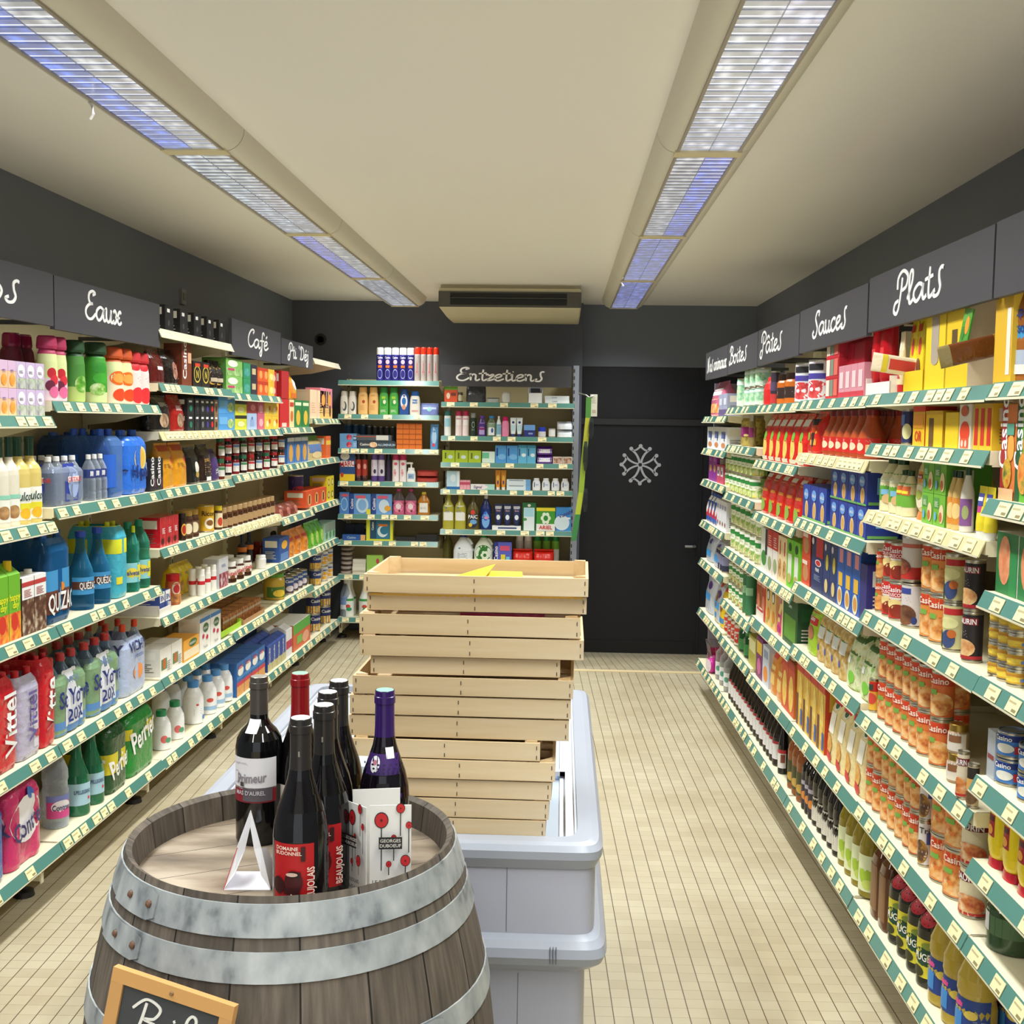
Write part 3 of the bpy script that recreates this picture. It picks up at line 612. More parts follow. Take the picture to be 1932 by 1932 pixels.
PROF = {
 'burg': ([(0, .95), (.02, 1), (.40, 1), (.47, .955), (.54, .84), (.62, .64), (.69, .48), (.75, .395), (.80, .37)], [(.735, .41), (.80, .39), (.925, .385), (.928, .42), (.965, .42), (.968, .39), (.997, .385), (1, .37)]),
 'bord': ([(0, .95), (.02, 1), (.575, 1), (.63, .94), (.675, .76), (.71, .52), (.745, .39), (.80, .37)], [(.775, .385), (.80, .385), (.93, .375), (.932, .41), (.965, .41), (.968, .385), (.997, .38), (1, .37)]),
 'water': ([(0, .82), (.02, .98), (.16, 1), (.2, .94), (.24, 1), (.44, 1), (.48, .93), (.54, .93), (.58, 1), (.68, .97), (.80, .66), (.87, .40), (.90, .34)], [(.90, .37), (.935, .37), (.94, .36), (.985, .36), (1, .33)]),
 'soft': ([(0, .9), (.02, 1), (.5, 1), (.62, .94), (.76, .66), (.86, .42), (.9, .38)], [(.885, .42), (.99, .42), (1, .38)]),
 'sham': ([(0, .86), (.02, .96), (.25, 1), (.6, .96), (.74, .86), (.80, .7)], [(.80, .74), (.84, .78), (.97, .72), (1, .62)]),
 'aero': ([(0, .96), (.015, 1), (.77, 1), (.79, .93)], [(.79, .94), (.97, .92), (1, .8)]),
 'milk': ([(0, .88), (.02, 1), (.5, 1), (.64, .94), (.76, .74), (.85, .5)], [(.84, .53), (.87, .56), (.985, .56), (1, .5)]),
 'sauce': ([(0, .92), (.03, 1), (.42, 1), (.56, .82), (.70, .56), (.84, .44), (.9, .44)], [(.88, .5), (.99, .5), (1, .46)]),
 'oil': ([(0, .92), (.02, 1), (.60, 1), (.70, .86), (.78, .55), (.84, .38), (.92, .36)], [(.90, .42), (.99, .42), (1, .38)]),
 'round': ([(0, .8), (.04, .96), (.3, 1), (.55, .98), (.75, .82), (.86, .5)], [(.84, .5), (.98, .46), (1, .4)]),
 'waist': ([(0, .9), (.02, 1), (.34, 1), (.42, .9), (.50, 1), (.62, .97), (.76, .66), (.84, .42), (.9, .4)], [(.88, .46), (.99, .46), (1, .42)]),
 'pell': ([(0, .95), (.02, 1), (.42, 1), (.52, .9), (.62, .66), (.72, .46), (.82, .37), (.93, .36)], [(.92, .40), (.935, .41), (.99, .41), (1, .38)]),
 'tube': ([(0, .0), (.001, .9), (.16, .9)], [(0, .92), (.18, .92), (.185, .9)]),
}
def fam_bottle(w, h, prof, c, cap, a=(), lab=(.12, .45), d=None, e=2, turn=0.0, cape=2, lw=2.4, lc=None, cw=1.0, neck=None):
    """c may be a list of (height fraction, colour key) for printed bodies"""
    d = d or w; bp, cp = PROF[prof]; cs = c if isinstance(c, list) else [(0, c)]
    def col(z): return [q for f, q in cs if z >= f - 1e-6][-1]
    zz = sorted(set([z for z, _ in bp] + [f for f, _ in cs if f <= bp[-1][0]]))
    def rad(z):
        for (z0, r0), (z1, r1) in zip(bp, bp[1:]):
            if z0 <= z <= z1: return r0 + (r1 - r0) * (z - z0) / (z1 - z0)
        return bp[-1][1]
    rows = [(z * h, w * rad(z), d * rad(z), e, col(z)) for z in zz]
    mb = MB(); mb.loft(rows, 22); m2 = MB(); m2.loft([(z * h, w * r * cw, (d if cape != 2 else min(w, d)) * r * cw, cape, cap) for z, r in cp], 18)
    out = [('bottle_body', mb, None, None), ('cap', m2, None, None)]
    if a:
        m3 = MB(); art(m3, S_loft(rows, h * lab[0], turn), w / 2 * lw if e < 2.6 else w * .94, h * (lab[1] - lab[0]), a); out.append(('label', m3, None, None))
    if neck: m4 = MB(); art(m4, S_loft(rows, h * neck[0], turn), w / 2 * 1.4, h * (neck[1] - neck[0]), neck[2]); out.append(('neck_label', m4, None, None))
    return out
def fam_squeeze(w, h, c, cap, a=(), d=None, turn=0):
    """bottle standing on its cap"""
    d = d or w * .62; rows = [(.12 * h, w * .62, d * .8, 2.3, c), (.2 * h, w * .8, d * .92, 2.3, c), (.34 * h, w * .98, d, 2.3, c), (.6 * h, w * .9, d * .96, 2.3, c), (.85 * h, w * .82, d * .9, 2.3, c), (.97 * h, w * .7, d * .7, 2.3, c), (h, w * .4, d * .4, 2.3, c)]
    mb = MB(); mb.loft(rows, 20); m2 = MB(); m2.loft([(0, w * .8, d * .95, 2.4, cap), (.13 * h, w * .72, d * .86, 2.4, cap)], 18)
    out = [('bottle_body', mb, None, None), ('cap', m2, None, None)]
    if a: m3 = MB(); art(m3, S_loft(rows, h * .3, turn), w * .72, h * .5, a); out.append(('label', m3, None, None))
    return out
def fam_pouch(w, h, d, c, a=(), flat=.04, e=3.2, waist=1.0):
    rows = [(0, w * .92, d * .9, e, c), (.05 * h, w, d, e, c), (.45 * h, w * waist, d * .95, e, c), (.72 * h, w * .99, d * .7, e, c), (.88 * h, w * .97, d * .3, 2.7, c), (.94 * h, w * .96, d * flat * 2, 2.7, c), (h, w, d * flat, 2.7, c)]
    mb = MB(); mb.loft(rows, 24); art(mb, S_loft(rows), w * .96, h, a); return [(None, mb, None, None)]
def fam_carton(w, h, d, c, a=(), cap=None, gable=True, side=None):
    mb = MB(); x, y = w / 2, d / 2; hb = h * (.86 if gable else .96)
    mb.box(-x, x, -y, y, 0, hb, {'*': c, 'l': side or c, 'r': side or c, 't': WHT})
    if gable: mb.add([(-x, -y, hb), (x, -y, hb), (x, y, hb), (-x, y, hb), (-x, 0, h), (x, 0, h)], [(0, 1, 5, 4), (2, 3, 4, 5), (3, 0, 4), (1, 2, 5)], c)
    art(mb, S_flat(d), w, hb, a); art(mb, (lambda u, z, e: (-(x + e), -u, z)), d, hb, [('n', -.34, .15, .3, .5, '#f0ece0')])
    out = [('carton_body', mb, None, None)]
    if cap: m2 = MB(); m2.loft([(hb + (h - hb) * .3 if gable else hb, .026, .026, 2, cap), (h * 1.035, .024, .024, 2, cap)], 14, cy=-y * .45 if gable else 0); out.append(('cap', m2, None, None))
    return out
def fam_pack(w, h, d, nx, ny, bott, cap, film=None, fz=(0, 1), a=(), lab=(.15, .75), prof='water', fe=5.0, fc=None):
    """bottles held by a shrink film"""
    out = []; bw = w / nx; bd = d / ny; bp, cp = PROF[prof]
    for i in range(nx):
        for j in range(ny):
            cx = -w / 2 + bw * (i + .5); cy = -d / 2 + bd * (j + .5); q = min(bw, bd)
            mb = MB(); mb.loft([(z * h, q * r * .97, q * r * .97, 2, bott) for z, r in bp], 12, cx=cx, cy=cy); k = len(out); out.append(('bottle', mb, None, None))
            m2 = MB(); m2.loft([(z * h, q * r, q * r, 2, cap) for z, r in cp], 10, cx=cx, cy=cy); out.append(('cap', m2, k, None))
    if film:
        amp = min(bw, bd) * .11
        lobe = lambda x, w_, n_: amp * (1 - math.sin(PI * min(.999, max(.001, ((x + w_ / 2) / w_ * n_) % 1)))) ** 3.2
        prof_ = [(fz[0] * h + .002, .95), (fz[0] * h + .02, 1.0), ((fz[0] + fz[1]) / 2 * h, 1.0), (fz[1] * h * .84, 1.0), (fz[1] * h * .93, .93), (fz[1] * h, .8)]
        def sc(z):
            for (z0, k0), (z1, k1) in zip(prof_, prof_[1:]):
                if z0 <= z <= z1: return k0 + (k1 - k0) * (z - z0) / (z1 - z0)
            return prof_[0][1] if z < prof_[0][0] else prof_[-1][1]
        def pt(x, y, z, eps=0.0):
            k = sc(z); Wk, Dk = w * .5, d * .5
            yy = y - math.copysign(lobe(x, w, nx), y) * abs(y / Dk) ** 6; xx = x - math.copysign(lobe(y, d, ny), x) * abs(x / Wk) ** 6
            L = math.hypot(xx, yy) or 1; return (xx * k * (1 + eps / L), yy * k * (1 + eps / L), z)
        mb = MB(); n = 80; rings = []
        for z, _ in prof_:
            rings.append([pt(w / 2 * math.copysign(abs(math.cos(t)) ** .34, math.cos(t)), d / 2 * math.copysign(abs(math.sin(t)) ** .34, math.sin(t)), z) for t in [2 * PI * (q + .5) / n for q in range(n)]])
        for q in range(len(rings) - 1): mb.add(rings[q] + rings[q + 1], [(k, (k + 1) % n, n + (k + 1) % n, n + k) for k in range(n)], film, True)
        ez = 2 / .34 / 1.0
        def Sf(u, z, e):
            q = min(.995, abs(2 * u / w)); return pt(u, -d / 2 * (1 - q ** 5.9) ** (1 / 5.9), h * lab[0] + z, e * 1.6)
        def Sl(u, z, e):
            q = min(.995, abs(2 * u / d)); return pt(-w / 2 * (1 - q ** 5.9) ** (1 / 5.9), -u, h * lab[0] + z, e * 1.6)
        Sf.lim = Sl.lim = .86; Sf.te = Sl.te = .003; Sf.nu = Sl.nu = 24
        art(mb, Sf, w * .96, h * (lab[1] - lab[0]), a); art(mb, Sl, d * .96, h * (lab[1] - lab[0]), a); out.append(('film', mb, None, None))
    return out
def fam_tube(w, h, c, cap, a=()):
    rows = [(.14 * h, w * .72, w * .6, 2.2, c), (.3 * h, w * .82, w * .58, 2.3, c), (.7 * h, w * .94, w * .34, 2.5, c), (.93 * h, w, w * .08, 2.7, c), (h, w, w * .05, 2.7, c)]
    mb = MB(); mb.loft(rows, 20); m2 = MB(); m2.loft([(0, w * .62, w * .55, 2.1, cap), (.15 * h, w * .7, w * .58, 2.1, cap)], 16)
    m3 = MB(); art(m3, S_loft(rows, h * .16), w * .74, h * .74, a)
    return [('tube_body', mb, None, None), ('cap', m2, None, None)] + ([('label', m3, None, None)] if a else [])
def fam_jug(w, h, d, c, cap, a=(), tilt=0):
    rows = [(0, w * .92, d * .92, 3.2, c), (.03 * h, w, d, 3.2, c), (.45 * h, w, d, 3.2, c), (.62 * h, w * .86, d * .92, 2.8, c), (.76 * h, w * .6, d * .75, 2.4, c), (.88 * h, w * .34, d * .5, 2.2, c), (.92 * h, w * .3, d * .4, 2, c)]
    mb = MB(); mb.loft(rows, 24)
    m1 = MB(); m1.tube([(w * .2, 0, .86 * h), (w * .34, 0, .8 * h), (w * .46, 0, .66 * h), (w * .49, 0, .5 * h), (w * .45, 0, .42 * h)], w * .075, c, 10)
    m2 = MB(); m2.loft([(.905 * h, w * .36, w * .36, 2, cap), (.995 * h, w * .34, w * .34, 2, cap), (h, w * .28, w * .28, 2, cap)], 16)
    m3 = MB(); art(m3, S_loft(rows, h * .08), w * .88, h * .5, a)
    return [('jug_body', mb, None, None), ('handle', m1, None, None), ('cap', m2, None, None)] + ([('label', m3, None, None)] if a else [])
def fam_pump(w, h, c, cap, a=()):
    p = fam_bottle(w, h * .72, 'sham', c, cap, a, (.1, .7), w * .6, 2.6)
    mb = MB(); mb.tube([(0, 0, .7 * h), (0, 0, .92 * h)], .006, cap); mb.tube([(.008, 0, .95 * h), (-.012, 0, .96 * h), (-.034, 0, .945 * h)], .007, cap); mb.loft([(.9 * h, .026, .022, 3, cap), (h, .022, .018, 3, cap)], 12); p.append(('pump', mb, None, None)); return p
def fam_tray(w, h, d, c, inner, rim=None):
    t = .003; mb = MB(); x, y = w / 2, d / 2
    mb.box(-x, x, -y, y, 0, t, c); mb.box(-x, x, -y, -y + t, t, h * .55, c); mb.box(-x, x, y - t, y, t, h, c); mb.box(-x, -x + t, -y, y, t, h * .8, c); mb.box(x - t, x, -y, y, t, h * .8, c)
    return [(None, mb, None, None)]
def fam_rolls(w, h, d, c, shade='#fff'):
    """soft wrapped twin pack"""
    mb = MB()
    for sg in (-1, 1): mb.loft([(0, w * .42, d * .9, 3, c), (.15 * h, w * .5, d, 3, c), (.8 * h, w * .5, d, 3, c), (.95 * h, w * .4, d * .8, 2.6, c), (h, w * .2, d * .3, 2.4, c)], 18, cx=sg * w * .25)
    return [(None, mb, None, None)]
FAM = dict(box=fam_box, can=fam_can, jar=fam_jar, bot=fam_bottle, sqz=fam_squeeze, pouch=fam_pouch, carton=fam_carton, pack=fam_pack, tube=fam_tube, jug=fam_jug, pump=fam_pump, tray=fam_tray, rolls=fam_rolls)
ROUND = {'can', 'jar', 'bot'}

def build(fam, name, **k):
    """meshes for one kind of product"""
    return [(pn, mb.mesh(pn or name), par, lb) for pn, mb, par, lb in FAM[fam](**k)]
def put(proto, name, label, cat, group, loc, rz, tilt=None):
    if len(proto) == 1 and proto[0][0] is None:
        o = link(name, proto[0][1], None, loc, rz); tag(o, label, cat, group)
    else:
        o = link(name, None, None, loc, rz); tag(o, label, cat, group); made = []
        for pn, me, par, lb in proto:
            q = link(pn, me, o if par is None else made[par]); made.append(q)
            if lb: q['label'] = lb
    if tilt: o.rotation_euler = (tilt[0], tilt[1], rz + (tilt[2] if len(tilt) > 2 else 0))
    return o
rp = random.Random(5)
CAPW = {'pell': .32, 'water': .32, 'burg': .30, 'bord': .29, 'milk': .48, 'soft': .42, 'sham': .5, 'aero': .28, 'sauce': .42, 'oil': .33, 'round': .95, 'waist': .36, 'can': .82, 'jar': .8}
STOCK = []
def S(bay, lev, px0, px1, n, kind, desc, fam, tiers=1, rows=1, back=.022, lift=0.0, jit=.0, tilt=None, cat=None, frac=.96, gapd=.006, yaw=0, **k):
    """stand n products between two photo columns on shelf `lev` of a bay, in tiers and rows"""
    run = RUNS[BAYS[bay][0]]; z = BAYS[bay][3][lev]; rnd = fam in ROUND and k.get('e', 2) < 2.6
    fat = k.pop('fat', 1) if 'fat' in k else 1; k = dict(k)
    if rnd:   # round goods: the columns bound what shows of each outline, so solve for the centre line
        sl = abs(px1 - px0) / n; cap = min(k['h'] * CAPW[k.get('prof', fam)], .1) * fat
        w = min(abs(run.Y(px1, z + .05, back) - run.Y(px0, z + .05, back)) / n * frac, cap)
        for _ in range(3):
            c = run.P(run.Y((px0 + px1) / 2, z + .05, back + w / 2), back + w / 2, z); dist = (c - Vector((0, 0, EYE))).dot(FWD)
            if n == 1: w = min(cap, max(sl * dist / FPX * 1.12, .02))
            sh = max(0, w * FPX / dist - sl) / 2 * (1 if run.side == 'R' else -1 if run.side == 'L' else 0)
            Y0, Y1 = run.Y(px0 + sh, z + .05, back + w / 2), run.Y(px1 + sh, z + .05, back + w / 2); w = min(w, abs(Y1 - Y0) / n * frac)
    else:
        Y0, Y1 = run.Y(px0, z + .05, back), run.Y(px1, z + .05, back); w = abs(Y1 - Y0) / n * frac
    STOCK.append(dict(bay=bay, lev=lev, Y0=Y0, Y1=Y1, n=n, kind=kind, desc=desc, fam=fam, k=k, rnd=rnd, w=w, frac=frac, tiers=tiers, rows=rows, back=back, z=z, lift=lift, jit=jit, tilt=tilt, cat=cat or kind.split('_')[-1], run=run, gapd=gapd, yaw=yaw))
def settle_stock():
    """keep every product on its own shelf, clear of its neighbours and of the shelf above, then build its meshes"""
    ext = lambda e: (min(e['Y0'], e['Y1']), max(e['Y0'], e['Y1']))
    def setx(e, a, b): e['Y0'], e['Y1'] = (a, b) if e['Y0'] <= e['Y1'] else (b, a)
    for e in STOCK:
        rk, A, B, zs, _, dep = BAYS[e['bay']]; a, b = ext(e); mid = (a + b) / 2; home = (A, B)
        for bk, (r2, A2, B2, z2, _, _) in BAYS.items():     # a neighbouring shelf at the same height carries on the row
            near = [i for i, q in enumerate(z2) if abs(q - e['z']) < .026]
            if r2 == rk and rk != 'B' and bk != e['bay'] and near and (abs(A2 - home[1]) < .02 or abs(B2 - home[0]) < .02):
                A, B = min(A, A2), max(B, B2)
                if A2 < mid < B2: e['bay'], e['lev'], e['z'], zs = bk, near[0], z2[near[0]], z2
        A += .008; B -= .008
        if b - a > B - A: setx(e, A, B)
        elif a < A: setx(e, A, A + b - a)
        elif b > B: setx(e, B - (b - a), B)
        up = [q for q in zs if q > e['z'] + .01]; room = (up[0] - .039 - e['z'] if up else 9) - e['lift']
        if e['tiers'] * e['k']['h'] > room: e['k']['h'] = room / e['tiers']
    for _ in range(3):
        for i, p in enumerate(STOCK):
            for q in STOCK[i + 1:]:
                if p['run'] is not q['run'] or abs(p['z'] - q['z']) > .027 or abs(p['back'] - q['back']) > .045 or abs(p['lift'] - q['lift']) > .02 or 'tray' in (p['fam'], q['fam']): continue
                (a0, a1), (b0, b1) = ext(p), ext(q); o = min(a1, b1) - max(a0, b0)
                if o <= .002 or o > .6 * min(a1 - a0, b1 - b0): continue
                if a0 + a1 < b0 + b1: setx(p, a0, a1 - o / 2); setx(q, b0 + o / 2, b1)
                else: setx(p, a0 + o / 2, a1); setx(q, b0, b1 - o / 2)
    for e in STOCK:
        fam, k, run = e['fam'], e['k'], e['run']; e['step'] = (e['Y1'] - e['Y0']) / e['n']; w = abs(e['step']) * e['frac']
        if e['rnd']: w = min(w, e['w'])
        if fam in ROUND:
            r_ = run.P((e['Y0'] + e['Y1']) / 2, 0); ang = math.atan2(-r_[1], -r_[0]) - (0 if run.side == 'L' else PI if run.side == 'R' else -PI / 2)
            ang = (ang + PI) % (2 * PI) - PI; k['turn'] = k.get('turn', 0) + ang * .55
        if fam in ('can', 'jar', 'bot', 'tube', 'sqz'): dep = k.get('d') or w * (1 if fam != 'sqz' else .62)
        else: dep = k.get('d') or (.12 if fam != 'pump' else .04); k['d'] = dep
        if fam in ('can', 'jar', 'tube', 'pump'): k.pop('d', None)
        lim = BAYS[e['bay']][5] - .006 - e['back']
        while e['rows'] > 1 and e['rows'] * (dep + e['gapd']) > lim: e['rows'] -= 1
        if dep > lim:
            if 'd' in k and fam in ('box', 'pouch', 'pack', 'carton', 'tray'): dep = k['d'] = lim
            else: e['back'] = max(.01, e['back'] - (dep - lim))
        e['dep'] = dep; e['h'] = k['h']; e['proto'] = build(fam, e['kind'], w=w, **k)
def flush_stock():
    """place the products; a label gives the look, then the place in its row, row, tier and shelf"""
    settle_stock(); count = {}
    for e in STOCK: count.setdefault((e['bay'], e['lev'], e['desc'], round(e['lift'], 2), round(e['back'], 1)), []).append(e)
    for (bay, lev, desc, li, bk), es in count.items():
        run = es[0]['run']; slots = []
        for e in es:
            for i in range(e['n']): slots.append((e['Y0'] + e['step'] * (i + .5), e, i))
        slots.sort(key=lambda q: -q[0] if run.side == 'R' else q[0])
        for oi, (Y, e, i) in enumerate(slots):
            for rw in range(e['rows']):
                for tr in range(e['tiers']):
                    w = [desc]
                    if len(slots) > 1: w.append(f'{ORD[oi]} from left')
                    if e['rows'] > 1: w.append(('front row', 'back row', 'rearmost row')[rw])
                    if e['tiers'] > 1: w.append((('lower tier', 'upper tier') if e['tiers'] == 2 else ('bottom tier', 'second tier', 'third tier', 'fourth tier', 'fifth tier', 'sixth tier'))[tr])
                    w.append(shelf_phrase(bay, lev)); lab = ', '.join(w)
                    if len(lab.split()) > 16: lab = lab.replace(' from left', '').replace(' row,', ',')
                    if len(lab.split()) < 14 and ' shelf, ' in lab and 'top shelf' not in lab and 'bottom shelf' not in lab: lab = lab.replace(' shelf, ', ' shelf up, ')
                    j = e['jit']; back = e['back'] + e['dep'] / 2 + rw * (e['dep'] + e['gapd']) + rp.uniform(0, j)
                    P = run.P(Y, back, e['z'] + e['lift'] + tr * (e['h'] + .0008) + .0005)
                    o = put(e['proto'], e['kind'], lab, e['cat'], f"set of {desc}, {shelf_phrase(bay, lev)}" if (len(slots) * e['rows'] * e['tiers']) > 1 else None, P, run.rz() + e['yaw'] + (rp.uniform(-.06, .06) if j else 0), None)
                    if e['tilt']: o.rotation_euler = (e['tilt'][0], e['tilt'][1], o.rotation_euler[2])

# ------------------------------------------------------------------ stock, left run
r_, e_, n_ = (lambda *a: ('r', *a)), (lambda *a: ('e', *a)), (lambda *a: ('n', *a))
def lit(c='#ffffff', y=.55): return [e_(.0, y, .32, .2, c)]
# -- bay at the left edge
S('L1', 4, 0, 34, 2, 'juice_brick', 'orange juice brick', 'box', tiers=2, h=.083, c='#efc39a', d=.09, a=[r_(-.5, .62, .5, 1, '#d9b8d6'), e_(0, .3, .36, .22, 'F#e58a2a#f3b35a'), n_(-0.24, 0.56, 0.24, 0.68, '#6a4a86')])
S('L1', 4, 35, 90, 3, 'juice_brick', 'lilac juice brick', 'box', tiers=2, h=.083, c='#cdb8da', d=.09, a=[r_(-.5, .0, .5, .4, 'F#8f7aa8#b9c7a6#cfc3dc'), e_(0, .66, .38, .24, '#f2eef4'), n_(-0.24, 0.56, 0.24, 0.68, '#6a4a86')])
S('L2', 4, 22, 66, 2, 'syrup_bottle', 'maroon syrup bottle', 'bot', h=.225, back=.15, prof='sham', c=[(0, '#5b2a33'), (.3, '#6e1c33')], cap='G#8d1740', e=2)
S('L1', 3, -4, 42, 2, 'lemonade_bottle', 'cloudy white lemonade bottle', 'bot', h=.275, prof='bord', c=[(0, 'G#e6dfcd'), (.80, 'T#cfd6d0')], cap='G#1d4a3a', lab=(.06, .36), a=[r_(-.5, 0, .5, 1, '#eef0e6'), e_(0, .35, .3, .25, 'F#8a5a3a#c9a06a'), r_(-.5, .85, .5, 1, '#8fd0b8')])
S('L1', 3, 42, 92, 2, 'lemonade_bottle', 'yellow lemon drink bottle', 'bot', h=.275, prof='bord', c=[(0, 'G#ddc878'), (.80, 'T#cfd6c0')], cap='G#1d4a3a', lab=(.05, .42), a=[r_(-.5, 0, .5, 1, '#f3f3ee'), r_(-.5, .32, .5, .52, '#e6dc33'), e_(.08, .2, .22, .17, '#f0b92a'), tx('Pulco', 0, .74, .26, '#2b4a3a', 0, .2)])
S('L1', 3, 80, 104, 1, 'water_bottle', 'clear water bottle with blue cap', 'bot', h=.215, back=.07, prof='water', c='T#b8c6d6', cap='G#2a3f96', lab=(.40, .58), a=[r_(-.5, 0, .5, 1, '#4f7fc8')])
S('L1', 2, -6, 40, 2, 'juice_carton', 'green and orange juice carton', 'carton', h=.235, d=.08, c='#6fb52a', cap='G#f0c81a', side='#5fa52a', a=[r_(-.5, 0, .5, .42, 'F#d6402a#ef8a2a#e8c23a'), e_(-.05, .28, .3, .14, '#d8341f'), tx('happy', 0, .66, .1, '#f2ef2a', 0, .1), tx('day', .05, .54, .1, '#f2ef2a', 0, .1)])
S('L1', 2, 42, 88, 2, 'milk_carton', 'brown and white drink carton', 'carton', h=.19, d=.08, c='F#3a211a#6a4130#c9b9a0', cap='G#f2efe6', gable=False, side='#4a2e24', a=[r_(-.5, .62, .5, 1, WHT), r_(-.5, .84, .5, .92, '#c03a3a'), n_(-.35, .66, .3, .8, '#b04a4a')])
S('L1', 1, -8, 38, 1, 'water_pack', 'red wrapped water pack', 'pack', h=.30, d=.2, nx=2, ny=3, bott='T#b4484f', cap='G#c9202a', film='S#cf1f2c', fz=(.0, .96), lab=(.1, .85), a=[tx('Vittel', .1, .5, .34, WHT, 90)])
S('L1', 1, 38, 82, 1, 'water_pack', 'lilac wrapped water pack', 'pack', h=.285, d=.2, nx=2, ny=3, bott='T#c3c0d2', cap='G#c9202a', film='S#bcb8d0', fz=(0, .93), lab=(.1, .85), a=[r_(.1, 0, .3, 1, '#dcdae6'), tx('Vittel', 0, .5, .24, '#6a5a9a', 90), e_(.25, .2, .12, .06, '#c8404a')])
S('L1', 1, 82, 109, 1, 'water_pack', 'red wrapped water pack', 'pack', h=.305, d=.2, nx=2, ny=3, bott='T#b4484f', cap='G#c9202a', film='S#cf1f2c', fz=(.0, .96), lab=(.1, .85), a=[tx('Vittel', .1, .5, .34, WHT, 90)])
S('L1', 0, -60, 18, 1, 'water_pack', 'blue wrapped water pack', 'pack', h=.27, d=.22, nx=2, ny=3, bott='T#2a5fae', cap='G#2a4fa0', film='S#1f5fa8', fz=(0, .92))
S('L1', 0, 20, 86, 1, 'water_pack', 'pink wrapped water pack', 'pack', h=.27, d=.2, nx=3, ny=2, bott='T#c2407a', cap='G#d23a7a', film='S#d2346e', fz=(0, .93), lab=(.05, .9), a=[e_(-.02, .58, .44, .32, '#f1eef2'), e_(.12, .9, .1, .08, '#3f6fc0'), tx('Contrex', .02, .52, .27, '#3c3566', 12)])
S('L1', 0, 90, 133, 1, 'water_bottle', 'clear water bottle with pink label', 'bot', h=.295, back=.04, prof='water', c='T#dfe8f0', cap='G#3a5aa8', lab=(.1, .4), a=[r_(-.5, .1, .5, .9, '#d84a92'), r_(-.5, .75, .5, 1, '#7a86c8'), e_(0, .55, .34, .26, '#f0edf4'), tx('Contrex', 0, .53, .22, '#3c3566')])
# -- Eaux
S('L2', 4, 90, 126, 2, 'syrup_tin', 'pink berry syrup tin', 'bot', h=.215, prof='sham', c=[(0, '#e7cfe0'), (.35, '#d7dfa0'), (.72, '#b83a62')], cap='#a82a55', lab=(.02, .7), e=2, cw=1.25, a=[e_(.0, .6, .2, .12, '#c01f30'), e_(.12, .45, .2, .11, '#d02a3c'), e_(-.08, .32, .2, .12, '#6a1f3a'), e_(.1, .18, .22, .13, '#e06a9a')])
S('L2', 4, 126, 160, 1, 'syrup_tin', 'dark green mint syrup tin', 'bot', h=.215, prof='sham', c=[(0, '#b8cf7a'), (.25, '#4a8a3a'), (.74, '#1f4a24')], cap='#1d4222', lab=(.02, .7), e=2, cw=1.25, a=[e_(.1, .4, .3, .2, 'F#2f7a2a#6fae3a#d9e6b0')])
S('L2', 4, 162, 201, 1, 'syrup_tin', 'bright green mint syrup tin', 'bot', h=.22, prof='sham', c=[(0, '#cfe0a0'), (.18, '#3f9a2f'), (.76, '#1c4a22')], cap='#1b3f20', lab=(.02, .72), e=2, cw=1.25, a=[e_(0, .8, .3, .13, '#2f8f2a'), e_(.02, .55, .3, .13, '#3fa52f'), e_(-.1, .3, .3, .14, 'F#2f7a2a#8fc45a#e6efc8')])
S('L2', 4, 201, 212, 1, 'syrup_tin', 'slim peach syrup tin', 'bot', h=.20, prof='sham', back=.06, c=[(0, '#f2c49a'), (.3, '#f5d9b5')], cap='#d86a2a', e=2, cw=1.2, lab=(.05, .7), a=[e_(0, .5, .3, .2, '#f08a2a'), e_(0, .2, .3, .15, '#e86a2a')])
S('L2', 4, 212, 252, 2, 'syrup_tin', 'orange fruit syrup tin', 'bot', h=.212, prof='sham', c=[(0, '#f3e3c8'), (.5, '#dfe6a8'), (.74, '#d2602a')], cap='#c7521f', lab=(.02, .72), e=2, cw=1.25, a=[e_(.08, .62, .34, .18, '#ee6a1a'), e_(.1, .62, .24, .12, '#f4a24a'), e_(.15, .2, .3, .16, '#e8481f')])
S('L2', 4, 253, 286, 2, 'syrup_tin', 'red strawberry syrup tin', 'bot', h=.205, prof='sham', c=[(0, '#f3d8d4'), (.7, '#d83a3a')], cap='#c62a30', lab=(.02, .8), e=2, cw=1.25, a=[e_(.05, .9, .26, .1, '#cf1f2a'), n_(-.3, .5, .3, .68, '#c0304a'), e_(.1, .2, .3, .2, '#dd2f34')])
S('L2', 3, 104, 166, 1, 'water_pack', 'small blue wrapped water pack with white caps', 'pack', h=.165, d=.16, nx=4, ny=2, bott='T#c4ccd8', cap='G#f2f2f0', film='T#a9b6d0', fz=(0, .8), lab=(.08, .85), a=[r_(-.2, 0, .28, 1, '#2a3f9e'), e_(.05, .5, .17, .42, '#9fb2dc'), r_(-.14, .5, .26, .66, '#f0e9ea'), tx('CRISTALINE', .06, .58, .11, '#c8303a')])
S('L2', 3, 168, 204, 3, 'water_bottle', 'small clear water bottle with white cap', 'bot', h=.165, prof='water', c='T#c0cad8', cap='G#f2f2f0', lab=(.5, .68), a=[r_(-.5, 0, .5, 1, '#2f3f86'), r_(-.1, .2, .1, .8, '#e6e6ee')])
S('L2', 3, 110, 196, 1, 'water_pack', 'tall dark blue water pack standing behind', 'pack', h=.24, back=.2, d=.1, nx=3, ny=1, bott='T#3a5a8a', cap='G#2a5aa8', film='T#4a6a9a', fz=(0, .95))
S('L2', 3, 204, 238, 1, 'water_pack', 'clear blue water pack', 'pack', h=.255, d=.2, nx=2, ny=2, bott='T#6f9fe0', cap='G#2a5fd0', film='T#6a9ae0', fz=(0, .9), a=[r_(-.5, 0, -.1, .8, '#2a66d2')])
